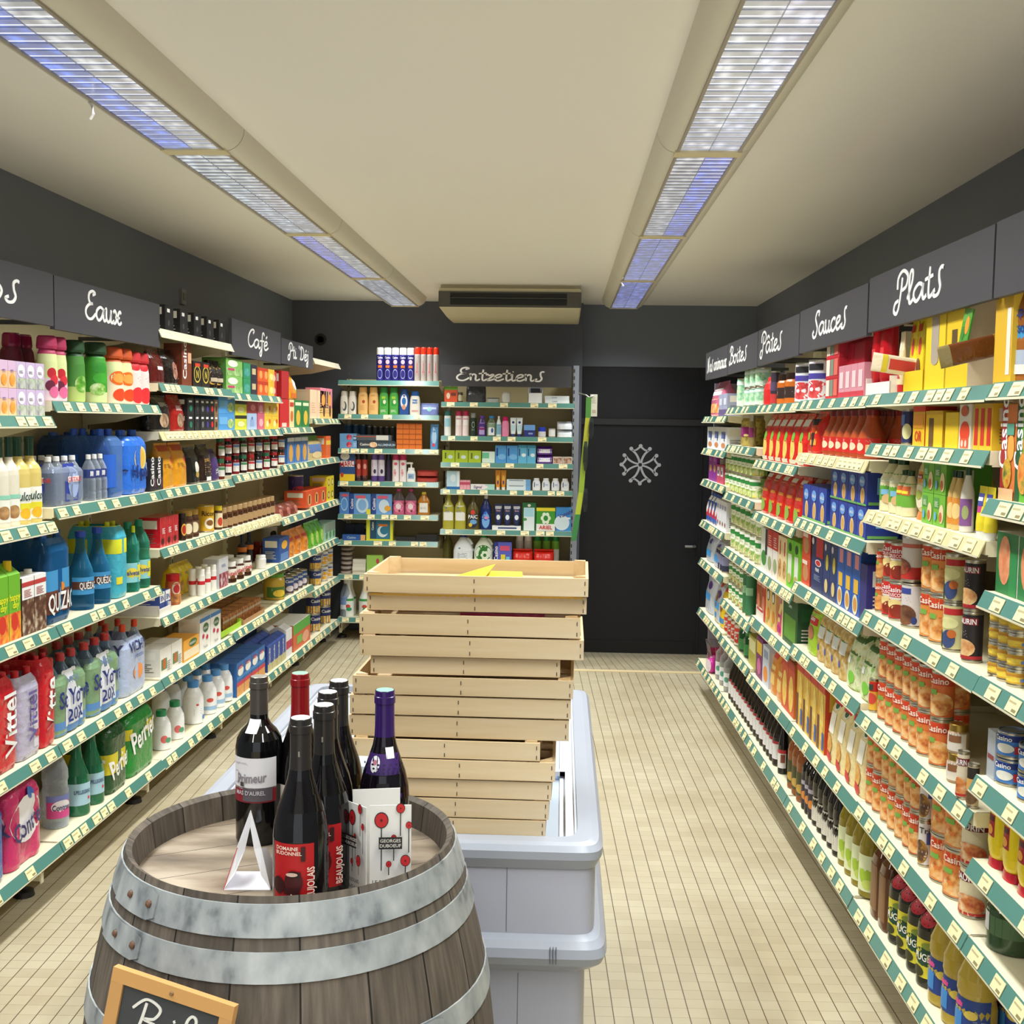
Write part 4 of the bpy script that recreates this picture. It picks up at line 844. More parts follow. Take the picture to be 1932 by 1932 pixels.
S('L2', 3, 240, 285, 1, 'water_pack', 'bright blue water pack with sun picture', 'pack', h=.25, d=.2, nx=2, ny=2, bott='T#4a86e0', cap='G#2a5fd0', film='S#2f74e0', fz=(0, .9), lab=(.06, .86), a=[e_(.08, .62, .28, .24, '#e9d48a'), e_(.08, .62, .2, .18, '#e2b84a'), tx('Hépar', .06, .38, .24, '#1c2a6a')])
S('L2', 2, 88, 140, 1, 'water_pack', 'blue and brown wrapped water pack', 'pack', h=.305, d=.2, nx=2, ny=3, bott='T#37699a', cap='G#24589a', film='T#2f78b8', fz=(0, .93), lab=(.03, .72), a=[r_(-.5, .45, .5, .8, '#3f96d0'), r_(-.5, .12, .5, .48, '#6a3a2c'), e_(.05, .52, .1, .07, '#e08a2a'), tx('QUÉZAC', 0, .3, .28, WHT)])
S('L2', 2, 141, 213, 2, 'water_bottle', 'blue water bottle with brown label', 'bot', h=.28, prof='pell', c=[(0, 'T#2f7fb0'), (.4, 'T#3a93c4')], cap='G#2a4fc0', lab=(.2, .42), a=[r_(-.5, .0, .5, 1, '#3f96d0'), r_(-.5, .3, .5, .75, '#5a3226'), tx('QUÉZAC', .05, .52, .38, WHT)])
S('L2', 2, 214, 244, 1, 'water_pack', 'yellow and turquoise water pack', 'pack', h=.29, d=.2, nx=2, ny=2, bott='T#4fc0d0', cap='G#d6dc2a', film='S#49b6cf', fz=(0, .95), lab=(.0, .95), a=[r_(-.5, .62, .5, 1, '#d9dc2a'), r_(-.45, .2, -.1, .3, '#e6dc3a')])
S('L2', 2, 244, 262, 1, 'water_bottle', 'pale turquoise water bottle', 'bot', h=.26, prof='water', c='T#58c4c0', cap='G#d6dc2a', lab=(.15, .38), a=[r_(-.5, 0, .5, 1, '#5fb8d0'), e_(0, .5, .2, .3, '#e6dc3a')])
S('L2', 2, 262, 300, 2, 'water_bottle', 'green water bottle with yellow sun label', 'bot', h=.275, prof='water', c='T#3fae8e', cap='G#1f8a6a', lab=(.14, .42), a=[r_(-.5, 0, .5, 1, '#8fd0d8'), r_(.15, .1, .5, .9, '#e8dc2a'), e_(-.08, .45, .24, .3, '#f0d84a'), tx('Salvetat', -.05, .5, .24, '#2a4a8a')])
S('L2', 1, 108, 172, 1, 'water_pack', 'green and blue wrapped water pack', 'pack', h=.27, d=.2, nx=3, ny=2, bott='T#8fa8c0', cap='G#c03a3a', film='S#7fa07a', fz=(0, .78), lab=(.02, .8), a=[r_(-.5, 0, .5, .22, '#5a8fd0'), r_(-.28, .12, .25, 1, '#e9ecf2'), tx('VICHY', -.02, .86, .09, '#5a6a9a'), tx('St-Yorre', 0, .58, .27, '#23307c'), tx('20X', .0, .28, .2, '#23307c')])
S('L2', 1, 174, 233, 1, 'water_pack', 'green and blue wrapped water pack', 'pack', h=.27, d=.2, nx=3, ny=2, bott='T#8fa8c0', cap='G#c03a3a', film='S#7fa07a', fz=(0, .78), lab=(.02, .8), a=[r_(-.5, 0, .5, .22, '#5a8fd0'), r_(-.28, .12, .25, 1, '#e9ecf2'), tx('VICHY', -.02, .86, .09, '#5a6a9a'), tx('St-Yorre', 0, .58, .27, '#23307c'), tx('20X', .0, .28, .2, '#23307c')])
S('L2', 1, 235, 281, 1, 'water_pack', 'pale blue water pack with orange caps', 'pack', h=.28, d=.2, nx=2, ny=3, bott='T#c8d2e4', cap='G#d6421f', film='S#b4c2e2', fz=(0, .8), lab=(.02, .95), a=[tx('VICHY', .05, .7, .15, '#2a2f66'), tx('célestins', .05, .56, .07, '#5a6a9a'), e_(.05, .3, .2, .12, '#ef9a5a')])
S('L2', 0, 127, 199, 2, 'water_bottle', 'dark green glass water bottle with pale blue label', 'bot', h=.28, prof='pell', c='D#1f6a48', cap='M#c9ccc8', lab=(.14, .42), a=[r_(-.5, 0, .5, 1, '#a9cfe0'), tx('S.PELLEGRINO', 0, .62, .17, '#2a3f6a'), e_(.22, .3, .05, .08, '#d23a3a')])
S('L2', 0, 200, 244, 1, 'water_pack', 'dark green wrapped water pack', 'pack', h=.265, d=.2, nx=2, ny=3, bott='T#1f6a34', cap='G#2a8a3f', film='S#1d4f28', fz=(0, .95), lab=(.05, .9), a=[r_(-.5, .28, .5, .62, '#d9c92a'), tx('Perrier', 0, .42, .32, WHT, 14)])
S('L2', 0, 246, 296, 1, 'water_pack', 'bright green wrapped water pack', 'pack', h=.265, d=.2, nx=2, ny=3, bott='T#1f7a34', cap='G#2a8a3f', film='S#1f8a35', fz=(0, .95), lab=(.05, .95), a=[r_(.1, .58, .5, .76, '#e6d62a'), tx('Perrier', .0, .62, .36, WHT, 14)])
# -- unsigned bay
NESP = [r_(-.28, .72, .05, .86, WHT), e_(-.1, .3, .12, .12, '#4a4a4e')]
S('L3', 7, 305, 430, 5, 'coffee_box', 'black coffee capsule box', 'box', h=.105, back=.012, frac=.55, c='#1d1c1f', d=.1, a=NESP)
S('L3', 6, 286, 316, 1, 'coffee_bag', 'dark red coffee bag', 'pouch', h=.14, d=.08, c='S#5a1a16', a=[r_(-.2, .4, .2, .5, WHT)])
S('L3', 6, 312, 342, 1, 'coffee_bag', 'black slumped coffee bag', 'pouch', h=.15, d=.09, c='S#1c1513', a=[e_(.1, .4, .2, .25, 'F#7a3a2a#c9a08a'), r_(.3, 0, .5, .6, '#b8331f')])
S('L3', 6, 343, 362, 1, 'cocoa_box', 'tall brown cocoa box', 'box', h=.185, d=.08, c='#7c3b22', side='#6c311c', a=[tx('Casino', -.22, .62, .26, WHT, 90), r_(.1, .55, .45, .8, '#e0b08a')])
S('L3', 6, 364, 396, 2, 'coffee_box', 'black coffee pods box with gold ring', 'box', h=.115, d=.1, c='#241b18', a=[e_(0, .5, .4, .34, '#d8c04a'), e_(0, .5, .33, .28, '#1a1312'), tx('N', 0, .5, .3, '#d8c04a'), r_(-.3, .8, .3, .92, '#d8432a')])
S('L3', 6, 397, 422, 2, 'coffee_jar', 'black coffee jar with gold arc', 'bot', h=.135, prof='round', c='D#1d1412', cap='G#1f1513', lab=(.1, .8), a=[e_(0, .5, .3, .45, '#d8a84a'), e_(.06, .5, .26, .4, '#1d1412'), r_(-.1, .2, .3, .4, '#c9b8a0')])
S('L3', 6, 394, 412, 1, 'cocoa_tin', 'yellow topped cocoa tin', 'can', h=.175, back=.12, c='#c99a24', lid='G#caa02a')
S('L3', 5, 292, 330, 1, 'coffee_bag', 'black coffee bag', 'pouch', h=.15, d=.08, c='S#15120f', a=[e_(0, .3, .25, .2, 'F#5a3a24#c9a98a'), n_(-0.14, 0.69, 0.34, 0.81, WHT)])
S('L3', 5, 328, 353, 1, 'coffee_bag', 'red coffee bag', 'pouch', h=.155, d=.08, c='S#a3201a', a=[e_(0, .3, .25, .2, 'F#5a3a24#c9a98a'), n_(-0.24, 0.58, 0.24, 0.72, WHT)])
for px, c, nm in ((354, '#1f7a5a', 'green'), (368, '#3a3a3e', 'black'), (378, '#77777c', 'grey'), (387, '#4a3a9a', 'purple'), (396, '#e0282f', 'red'), (404, '#3f2f22', 'brown')):
    S('L3', 5, px, px + (12 if px < 360 else 9), 1, 'capsule_box', f'{nm} marked coffee capsule box', 'box', tiers=2, h=.072, d=.1, frac=.97, c='#8d6e4c' if nm == 'brown' else '#232326', a=[r_(-.3, .74, .2, .86, WHT), e_(.0, .38, .22, .2, c)])
S('L3', 4, 282, 308, 2, 'coffee_box', 'black coffee box with white lettering', 'box', h=.13, d=.1, c='#221c20', a=[tx('Casino', -.2, .6, .3, WHT, 90), r_(.1, .1, .4, .4, '#5a3a4a')])
S('L3', 4, 308, 358, 2, 'coffee_bag', 'orange yellow coffee bag', 'pouch', h=.19, d=.085, c='S#dd9a22', a=[r_(.2, .4, .5, .95, '#c8322a'), r_(-.5, .82, .5, .95, '#b8421f'), n_(-0.34, 0.45, 0.14, 0.55, '#5a2a14')])
S('L3', 4, 360, 382, 1, 'coffee_bag', 'black coffee bag with gold mark', 'pouch', h=.165, d=.08, c='S#191614', a=[e_(.1, .45, .18, .16, '#e8e4da'), e_(.1, .25, .16, .08, '#b89a4a')])
S('L3', 4, 383, 405, 1, 'coffee_bag', 'dark brown coffee bag', 'pouch', h=.175, d=.08, c='S#2c1a14', a=[n_(-0.24, 0.53, 0.24, 0.63, '#d0a048'), n_(-.3, .2, .3, .5, '#8a6a4a'), r_(-.2, .04, .2, .14, WHT)])
S('L3', 4, 405, 419, 1, 'coffee_bag', 'purple coffee bag', 'pouch', h=.15, d=.08, c='S#4f3a72', a=[n_(-0.24, 0.21, 0.24, 0.39, WHT)])
S('L3', 3, 302, 337, 3, 'coffee_pack', 'red ground coffee pack', 'box', h=.125, d=.09, c='S#c4202c', a=[n_(-0.14, 0.45, 0.34, 0.65, WHT), e_(-.1, .2, .2, .1, '#3a1414')])
S('L3', 3, 338, 351, 1, 'coffee_jar', 'dark instant coffee jar', 'jar', h=.12, c='D#2a1812', lid='G#2a211d', lab=(.15, .65), a=[e_(0, .5, .3, .45, '#e8b84a'), e_(0, .5, .22, .33, '#b8301f')])
S('L3', 3, 351, 375, 2, 'coffee_jar', 'brown instant coffee jar with gold lid', 'jar', h=.125, c='D#4a2a1c', lid='G#b08a3f', lab=(.12, .6), a=[r_(-.5, 0, .5, 1, '#6a4a34'), e_(0, .5, .22, .4, '#f0e2c0')])
S('L3', 3, 377, 405, 1, 'chicory_tin', 'yellow chicory tin', 'can', h=.13, c='#e5b32c', lid='G#b5912a', a=[tx('Ricoré', 0, .72, .2, '#3a2410'), e_(0, .3, .2, .24, '#f2ead2'), e_(0, .33, .14, .12, '#8a5a2a')])
S('L3', 3, 405, 419, 1, 'coffee_jar', 'coffee jar with yellow lid', 'jar', h=.115, c='D#5a3a22', lid='G#ecd62a', lab=(.1, .7), a=[r_(-.5, 0, .5, 1, '#efe2c0'), e_(0, .4, .25, .3, '#c9442a')])
S('L3', 2, 300, 323, 1, 'biscuit_tray', 'white tray of blue biscuit packs', 'tray', h=.055, d=.2, c='#e9e6e2', inner=None)
S('L3', 2, 301, 322, 2, 'biscuit_pack', 'blue biscuit pack in the white tray', 'box', h=.09, lift=.004, back=.035, d=.15, frac=.85, c='#3a4f96', a=[r_(-.5, .5, .5, 1, '#eeeef2'), tx('BN', 0, .7, .25, '#26357a')])
S('L3', 2, 315, 340, 1, 'cocoa_jar', 'cocoa jar with red lid', 'jar', h=.135, back=.05, c='#dd6a3a', lid='G#d3202a', lidh=.2, a=[e_(0, .7, .26, .3, '#f0e0d0'), e_(0, .68, .18, .2, '#d0303a'), e_(.05, .2, .4, .25, 'F#7a3a1c#e8a05a')], lab=(.05, .75))
S('L3', 2, 339, 374, 3, 'cocoa_pack', 'yellow cocoa drink pack', 'pouch', back=.13, h=.145, d=.1, c='S#e8cc1f', rows=2, a=[e_(0, .3, .3, .18, 'F#b8702a#f0d08a'), n_(-0.24, 0.61, 0.24, 0.71, '#3a2a8a')])
S('L3', 2, 375, 410, 3, 'sugar_canister', 'white and red sugar canister', 'bot', h=.125, prof='aero', c=[(0, '#f1efea'), (.42, '#cf2330'), (.56, '#f1efea')], cap='G#f4f3ee', rows=2)
S('L3', 1, 302, 344, 2, 'bouillon_box', 'white crate shaped dessert mix box', 'box', tiers=1, h=.115, d=.14, c='#efece6', side='#e5e2dc', a=[r_(-.4, .2, .1, .6, '#5a8a5a'), e_(-.15, .42, .14, .2, '#c8683a'), n_(.12, .1, .44, .5, '#9a968e')])
S('L3', 1, 346, 376, 1, 'dessert_box', 'orange yellow dessert mix box', 'box', h=.095, d=.12, c='#eea93c', a=[r_(-.5, .1, .5, .5, '#f5e3c0'), e_(.1, .75, .26, .18, '#3f6a34'), n_(-0.14, 0.69, 0.34, 0.81, WHT)])
S('L3', 1, 377, 417, 2, 'dessert_box', 'tall white dessert box with red pears', 'box', h=.155, d=.1, c='#f0eeea', a=[r_(-.5, .88, .5, 1, '#3f78b8'), e_(.05, .68, .26, .14, '#3f6a44'), n_(-0.19, 0.64, 0.29, 0.72, WHT), e_(-.2, .45, .1, .07, '#c82a4a'), e_(.15, .38, .1, .07, '#c82a4a'), tx('Poudre', 0, .12, .09, '#9a9aa4')])
MILK = dict(nx=2, ny=2, prof='milk', bott='G#f1f1ef')
S('L3', 0, 296, 347, 2, 'milk_bottle', 'white milk bottle with green cap', 'bot', h=.17, back=.03, prof='milk', c='G#eff2f4', cap='G#1f8a5a', lab=(.12, .45), a=[e_(-.1, .5, .16, .3, '#e06a6a'), e_(.1, .4, .16, .2, '#5aa07a')])
S('L3', 0, 350, 386, 1, 'milk_bottle', 'white milk bottle with blue cap', 'bot', h=.20, back=.03, frac=.8, prof='milk', c='G#f1f3f8', cap='G#3f86d0', lab=(.1, .5), a=[e_(-.05, .9, .06, .06, '#d0484a'), n_(-.2, .3, .2, .7, '#9aa6c8'), r_(.2, .0, .4, .25, '#3f86d0')])
S('L3', 0, 386, 440, 3, 'milk_bottle', 'milk bottle with light blue cap in clear film', 'bot', h=.185, rows=3, back=.025, prof='milk', c='G#f1f3f8', cap='G#4f93d8', lab=(.1, .5), a=[e_(-.1, .7, .16, .14, '#d8584a'), r_(-.5, .05, .5, .3, '#9fc4e8')])
S('L3', 0, 300, 380, 4, 'milk_bottle', 'rear milk bottle with dark blue cap', 'bot', h=.18, rows=1, back=.18, prof='milk', c='G#dfe3ea', cap='G#34548e')
# -- Café
S('L4', 6, 424, 458, 1, 'tea_box', 'pale green tea box', 'box', tiers=2, h=.085, d=.12, c='#7fb85a', side='#5f9a48', a=[r_(-.5, 0, .5, .45, 'F#5f9a3a#b8d89a'), e_(-.1, .7, .3, .2, '#eaf2dc'), r_(-.4, .3, 0, .42, '#c83a6a')])
S('L4', 6, 459, 473, 1, 'tea_box', 'mint green tea box', 'box', tiers=2, h=.08, d=.1, c='#2f8f5f', a=[e_(0, .4, .36, .28, 'F#2a6ab0#5fc07a')])
S('L4', 6, 473, 485, 1, 'tea_box', 'dark navy tea box', 'box', tiers=2, h=.078, d=.1, c='#2c2a3a', a=[r_(-.3, .35, .3, .75, '#cbb88a')])
S('L4', 6, 486, 506, 2, 'tea_box', 'orange red tea box', 'box', tiers=2, h=.074, d=.12, c='#dd5a24', a=[e_(.1, .5, .3, .3, '#f0a058'), r_(-.5, .8, .5, 1, '#c63a1c')])
S('L4', 6, 506, 518, 1, 'tea_box', 'yellow lemon tea box', 'box', tiers=2, h=.074, d=.12, c='#eebb3a', a=[e_(0, .45, .3, .26, '#f6e08a')])
S('L4', 6, 518, 528, 1, 'tea_box', 'deep red tea box', 'box', tiers=2, h=.07, d=.12, c='#c22f2a', a=[e_(0, .45, .3, .26, '#f0c0a0')])
S('L4', 5, 411, 443, 1, 'tea_box', 'light blue tea box', 'box', tiers=2, h=.085, d=.12, c='#4f98d8', side='#3f86c8', a=[r_(-.45, .35, .05, .8, '#6fb2e6'), e_(.25, .4, .2, .3, 'F#5fb05a#e8e0a0')])
S('L4', 5, 443, 466, 1, 'tea_box', 'lime yellow tea box', 'box', tiers=2, h=.08, d=.12, c='#d3d53a', a=[r_(-.5, .78, .5, 1, '#2a2a24'), e_(0, .4, .3, .2, '#eef0a8')])
S('L4', 5, 466, 485, 1, 'tea_box', 'pale blue tea box with drawn bag', 'box', tiers=1, h=.085, d=.12, c='#a9bfe2', a=[r_(-.2, .2, .2, .6, '#8fa8d4'), e_(0, .7, .08, .1, '#5a70a8')])
S('L4', 5, 466, 485, 1, 'tea_box', 'dusty red tea box', 'box', lift=.086, h=.075, d=.12, c='#b0404a', a=[e_(.1, .5, .25, .3, '#e08a90')])
S('L4', 5, 486, 499, 1, 'tea_box', 'pink tea box', 'box', tiers=2, h=.08, d=.12, c='#d0607a', a=[e_(0, .5, .3, .3, '#f0b0ba')])
S('L4', 5, 499, 526, 2, 'tea_box', 'golden yellow tea box', 'box', tiers=2, h=.082, d=.12, c='#ecc23a', a=[e_(-.1, .4, .2, .25, '#f6e6a0'), e_(.2, .6, .14, .18, '#d8642a')])
JAMS = (('#6a2a12', 'brown'), ('#2a0f14', 'black currant'), ('#7a1420', 'red'), ('#23141c', 'dark'))
for q in range(9):
    c, nm = JAMS[(q * 3) % 4]
    S('L4', 4, 408 + q * 14.4, 408 + (q + 1) * 14.4, 1, 'jam_jar', f'{nm} jam jar with white label', 'jar', tiers=2, h=.105, back=.02, c='D' + c, lid='G' + ('#2f6a4a', '#a8242c', '#1f1c1c')[q % 3], lab=(.1, .62), a=[r_(-.36, .1, .36, 1, '#e8e6e2'), r_(-.36, .7, .36, .95, ('#4a8a5a', '#c03a4a', '#6a8ac0')[q % 3]), n_(-.25, .2, .25, .6, '#7a6a6a')])
S('L4', 3, 421, 523, 11, 'honey_jar', 'kraft paper honey jar', 'jar', h=.105, rows=1, c='D#4a2814', lid='#b79668', lidh=.22, lab=(.12, .8), a=[r_(-.5, 0, .5, 1, '#b08d62'), n_(-.2, .4, .2, .7, '#6a4a2a')])
S('L4', 2, 411, 431, 1, 'puree_carton', 'grey carton with purple raspberry picture', 'carton', h=.15, d=.08, c='#cfd0d6', gable=False, a=[r_(-.5, 0, .5, .5, 'F#6a1f3a#a84a5a#d8d0d6'), n_(-0.24, 0.70, 0.24, 0.80, '#4a5a8a')])
S('L4', 2, 431, 474, 3, 'spread_jar', 'chocolate spread jar with white lid', 'jar', h=.105, rows=2, c='D#43241a', lid='G#f2f1ee', lidh=.2, lab=(.1, .7), a=[r_(-.5, .2, .5, .95, '#efeae2'), tx('nutella', 0, .6, .32, '#c8232c'), e_(0, .3, .14, .14, '#7a4a2a')])
S('L4', 2, 452, 478, 2, 'syrup_bottle', 'dark syrup bottle with orange band', 'bot', h=.175, back=.16, prof='bord', c=[(0, 'D#241a1c'), (.45, '#d8782a'), (.6, 'D#1d2340')], cap='G#1d2a4a')
S('L4', 2, 478, 505, 1, 'compote_jar', 'white tub in front of red jar', 'jar', h=.075, c='#e9e7e4', lid='G#f4f3f0', back=.02)
S('L4', 2, 480, 512, 1, 'jam_jar', 'large red jam jar', 'jar', h=.115, back=.11, c='D#6a1618', lid='G#7a1c22')
S('L4', 2, 487, 520, 1, 'milk_tin', 'tall white milk powder tin', 'can', h=.185, back=.13, c='#e9e6dc', a=[e_(0, .75, .14, .12, '#2a3a2a'), e_(0, .45, .2, .16, '#6a7a4a'), n_(-.2, .1, .2, .3, '#8a8a7a')])
S('L4', 1, 416, 456, 1, 'biscuit_tray', 'lime green open box', 'tray', h=.05, d=.16, c='#a4d22f', inner=None)
S('L4', 1, 420, 492, 6, 'bread_pack', 'brown spiced bread pack', 'box', h=.082, back=.045, d=.1, c='F#6a3a1c#9a5a2a#c98a4a', a=[r_(-.5, .6, .5, .75, '#b8a48a')], rows=2)
S('L4', 1, 458, 500, 1, 'carton_tray', 'brown cardboard display tray', 'tray', h=.04, d=.16, back=.018, c='#b28a5e', inner=None)
S('L4', 1, 505, 541, 1, 'compote_jar', 'large apple compote jar with green lid', 'jar', fat=1.25, h=.155, c='G#c7a63f', lid='G#5f9a34', lidh=.12, lab=(.1, .5), a=[r_(-.5, 0, .5, 1, '#4f7a2f'), e_(0, .4, .26, .34, '#ecc83a'), n_(-.3, .65, .3, .9, '#e8e6d0')])
S('L4', 1, 542, 585, 4, 'ladyfinger_can', 'blue and brown dessert can', 'can', h=.105, rows=2, c='#33528e', a=[r_(-.5, 0, .5, .5, '#5a3a34'), e_(0, .3, .2, .2, '#e0d8e4'), tx('Casino', 0, .8, .18, WHT)])
CAN_BLUE = [r_(-.5, .0, .5, .45, 'F#d88a1f#f0c04a#f6e6b0'), tx('Casino', 0, .78, .2, WHT)]
S('L4', 0, 444, 500, 4, 'cereal_box', 'blue biscuit box with coloured front', 'box', h=.175, d=.17, c='#2f6fb8', side='#2f66ac', a=[r_(-.5, .0, .5, .3, '#e0a05a'), r_(-.5, .3, .5, .42, '#d23a4a'), r_(-.5, .5, .5, .6, '#3f8ad0'), e_(0, .72, .4, .14, '#f2efe8'), tx('Gaufre', 0, .86, .12, '#c8303a')])
S('L4', 0, 424, 500, 4, 'milk_carton', 'dark blue milk carton at the shelf back', 'carton', h=.2, d=.09, back=.2, c='#23407a', gable=False)
S('L4', 0, 505, 539, 4, 'milk_carton', 'blue milk carton', 'carton', h=.17, d=.09, rows=2, c='#2f4fa0', side='#2a4690', gable=True, a=[r_(-.5, .0, .5, .3, '#c9c08a'), tx('Candia', -.1, .6, .16, WHT, 90)])
S('L5', 0, 540, 551, 2, 'milk_carton', 'white milk carton', 'carton', h=.19, d=.1, c='#e9e7e6', gable=True, rows=2, a=[r_(-.5, .3, .5, .6, '#c83a5a')])
S('L5', 0, 553, 586, 1, 'milk_pack', 'green and orange wrapped carton pack', 'box', h=.165, d=.2, c='#dd6f45', side='#cf6540', top='#efefe9', a=[r_(-.5, .62, .5, 1, '#5fae4a'), r_(-.3, .2, .0, .5, '#86c05a'), e_(.2, .3, .2, .22, '#f0b090')])
# -- Déj
S('L5', 5, 528, 546, 1, 'biscuit_box', 'plain red biscuit box', 'box', tiers=1, h=.165, d=.12, c='#cc1f28', side='#c01c26', a=[r_(-.3, .02, .2, .16, '#e6cfc0')])
S('L5', 5, 546, 556, 1, 'biscuit_box', 'cream biscuit box', 'box', h=.165, d=.12, c='#ecd6a0', a=[e_(0, .4, .3, .2, '#d8722a'), r_(-.4, .75, .4, .9, '#c83a2a')])
S('L5', 5, 556, 585, 2, 'cracker_box', 'green cracker box', 'box', h=.165, d=.1, c='#1f7a3f', a=[e_(0, .35, .28, .28, '#e2b83a'), r_(-.4, .8, .4, .92, '#dfe8c0')])
S('L5', 5, 531, 547, 1, 'chocolate_box', 'red box stacked on the row below', 'box', lift=.168, h=.16, d=.12, c='#b81c22', a=[])
S('L5', 5, 544, 564, 1, 'cocoa_bag', 'yellow cocoa bag standing on boxes', 'pouch', lift=.168, h=.15, d=.1, c='S#ecab22', a=[e_(-.2, .5, .18, .3, '#e8801f'), e_(.2, .6, .2, .22, '#f2efe0'), r_(-.3, .05, .4, .25, '#d86a1a')])
S('L5', 4, 540, 581, 3, 'wafer_box', 'blue wafer box', 'box', h=.155, d=.1, c='#3f74b8', side='#3a68a8', a=[e_(0, .4, .3, .34, '#d8a04a'), r_(-.5, .85, .5, 1, '#dfe6ee')])
S('L5', 3, 523, 565, 3, 'chocolate_bag', 'low brown chocolate bag', 'pouch', h=.075, d=.1, c='S#7c3a2c', a=[e_(.1, .4, .3, .3, '#b06a5a')])
S('L5', 3, 545, 572, 1, 'cocoa_tin', 'tall purple cocoa tin', 'can', h=.2, back=.08, c='#3a2f72', a=[e_(0, .55, .3, .12, '#c8323a'), r_(-.3, .1, .3, .3, '#5a6ac0'), n_(-.3, .75, .3, .9, '#c9c4e0')])
S('L5', 2, 527, 546, 1, 'sugar_box', 'blue lady sugar box', 'box', h=.14, d=.1, c='#2f56a0', a=[e_(0, .68, .3, .18, '#f0b23a'), r_(-.4, .05, .4, .35, '#5f8ac8')])
S('L5', 2, 547, 585, 3, 'cereal_bag', 'orange cereal bag', 'pouch', h=.155, d=.11, c='S#e58a2a', a=[e_(0, .25, .35, .2, 'F#8a4a1c#d87a2a#f0c880'), r_(-.4, .6, .4, .72, '#c83a2a')])
S('L6', 2, 586, 614, 3, 'candy_bag', 'green sweet bag', 'pouch', h=.165, d=.1, c='S#5fae2f', a=[e_(0, .35, .3, .25, 'F#dce04a#8fc83a#f0f0d0')])
S('L6', 2, 615, 635, 3, 'herb_box', 'pale teal herbal box', 'box', h=.125, d=.1, c='#a8d0c4', a=[r_(-.5, .5, .5, 1, '#8a9a8a'), e_(0, .3, .3, .2, '#5f9a5a')])
S('L6', 1, 587, 607, 1, 'fruit_can', 'navy fruit can with orange slices', 'can', tiers=2, h=.105, c='#2d3f7e', a=CAN_BLUE)
S('L6', 1, 607, 629, 2, 'fruit_can', 'white fruit can with yellow slices', 'can', tiers=2, h=.105, c='#d9dbe0', a=[e_(0, .35, .34, .3, 'F#d88a1f#f0c04a'), tx('Casino', 0, .8, .18, '#2a3a8a')])
S('L6', 0, 589, 628, 2, 'fruit_can', 'large navy pineapple can', 'can', tiers=2, h=.12, c='#25306e', a=CAN_BLUE)
S('L6', 4, 583, 614, 1, 'bread_pack', 'sliced bread pack with green top', 'pouch', h=.155, d=.12, c='S#c9b07a', a=[r_(-.5, .7, .5, 1, '#4f9a3a'), r_(-.4, .3, .4, .65, '#5a76a8'), e_(0, .2, .3, .14, '#e0c890')])
S('L6', 4, 615, 624, 1, 'snack_box', 'orange and red snack box', 'box', h=.15, d=.1, c='#e3662a', a=[r_(-.5, .6, .5, .8, '#f0c83a')])
S('L6', 3, 577, 616, 3, 'biscuit_box', 'orange chocolate finger box', 'box', tiers=1, h=.105, d=.14, c='#dc5224', a=[e_(0, .45, .26, .36, '#f0b45a'), r_(-.1, .2, .1, .7, '#6a2f16')])
S('L6', 3, 617, 630, 2, 'biscuit_box', 'yellow biscuit box', 'box', tiers=2, h=.085, d=.12, c='#e8d42a', a=[e_(0, .5, .3, .3, '#7a5a1a'), e_(0, .5, .2, .2, '#f0e490')])
S('L6', 5, 560, 603, 3, 'cereal_box', 'pale salmon cereal box', 'box', h=.185, d=.1, c='#efc9a8', side='#ecc09e', a=[n_(-.3, .2, .3, .6, '#d8a888')])
S('L6', 5, 604, 627, 2, 'dessert_box', 'pink box with chocolate drink picture', 'box', h=.205, d=.1, c='#e2849a', a=[r_(-.5, 0, .5, .35, '#f0c06a'), e_(0, .6, .3, .2, '#e8a04a'), e_(.1, .25, .16, .2, '#4a2416')])
# ------------------------------------------------------------------ stock, back shelves
S('B1', 7, 710, 783, 5, 'insect_spray', 'navy spray can with white cap', 'bot', h=.235, prof='aero', c='#221f7a', cap='G#f2f2f0', cw=1.02, lab=(.02, .76), a=[tx('Casino', 0, .92, .09, WHT), e_(0, .74, .22, .09, '#f0b8c0'), r_(-.22, .5, .22, .6, '#e8722a'), e_(0, .25, .26, .19, '#c8cdf0'), e_(0, .25, .23, .165, '#221f7a')])
S('B1', 7, 783, 831, 4, 'air_freshener', 'silver spray can with red cap', 'bot', h=.24, prof='aero', c='G#b4a9a6', cap='G#e8371f', lab=(.02, .76), a=[r_(-.1, .3, -.02, .7, '#c83a3a'), n_(-.2, .2, .2, .4, '#b83a3a'), n_(-0.14, 0.72, 0.34, 0.78, '#8a4a4a')])
S('B1', 6, 628, 659, 2, 'shampoo_bottle', 'white conditioner bottle', 'bot', h=.165, prof='sham', e=2.8, d=.04, c='#ece7da', cap='G#efeae0', a=[e_(.1, .4, .3, .34, '#4a5a5a'), e_(.0, .45, .2, .26, '#e6e0d2')], lab=(.1, .7), rows=2)
S('B1', 6, 674, 714, 2, 'shower_gel', 'peach shower gel bottle', 'bot', h=.195, prof='sham', e=2.8, d=.045, c='#f0c27c', cap='#eebd76', a=[e_(.1, .55, .15, .08, '#b8442a'), n_(-.3, .15, .2, .4, '#d89a54'), n_(-0.24, 0.82, 0.24, 0.88, '#d8822a')], lab=(.05, .8))
S('B1', 6, 714, 752, 2, 'shower_gel', 'green shower gel bottle', 'bot', h=.195, prof='sham', e=2.8, d=.045, c='#4fae4a', cap='#2f8f3f', a=[r_(-.24, .35, .3, .6, '#2f9a3a'), e_(.1, .55, .16, .1, '#e8e4d0'), n_(-.3, .05, .3, .18, WHT), r_(-.2, .7, .2, .82, '#a8d03a')], lab=(.05, .8))
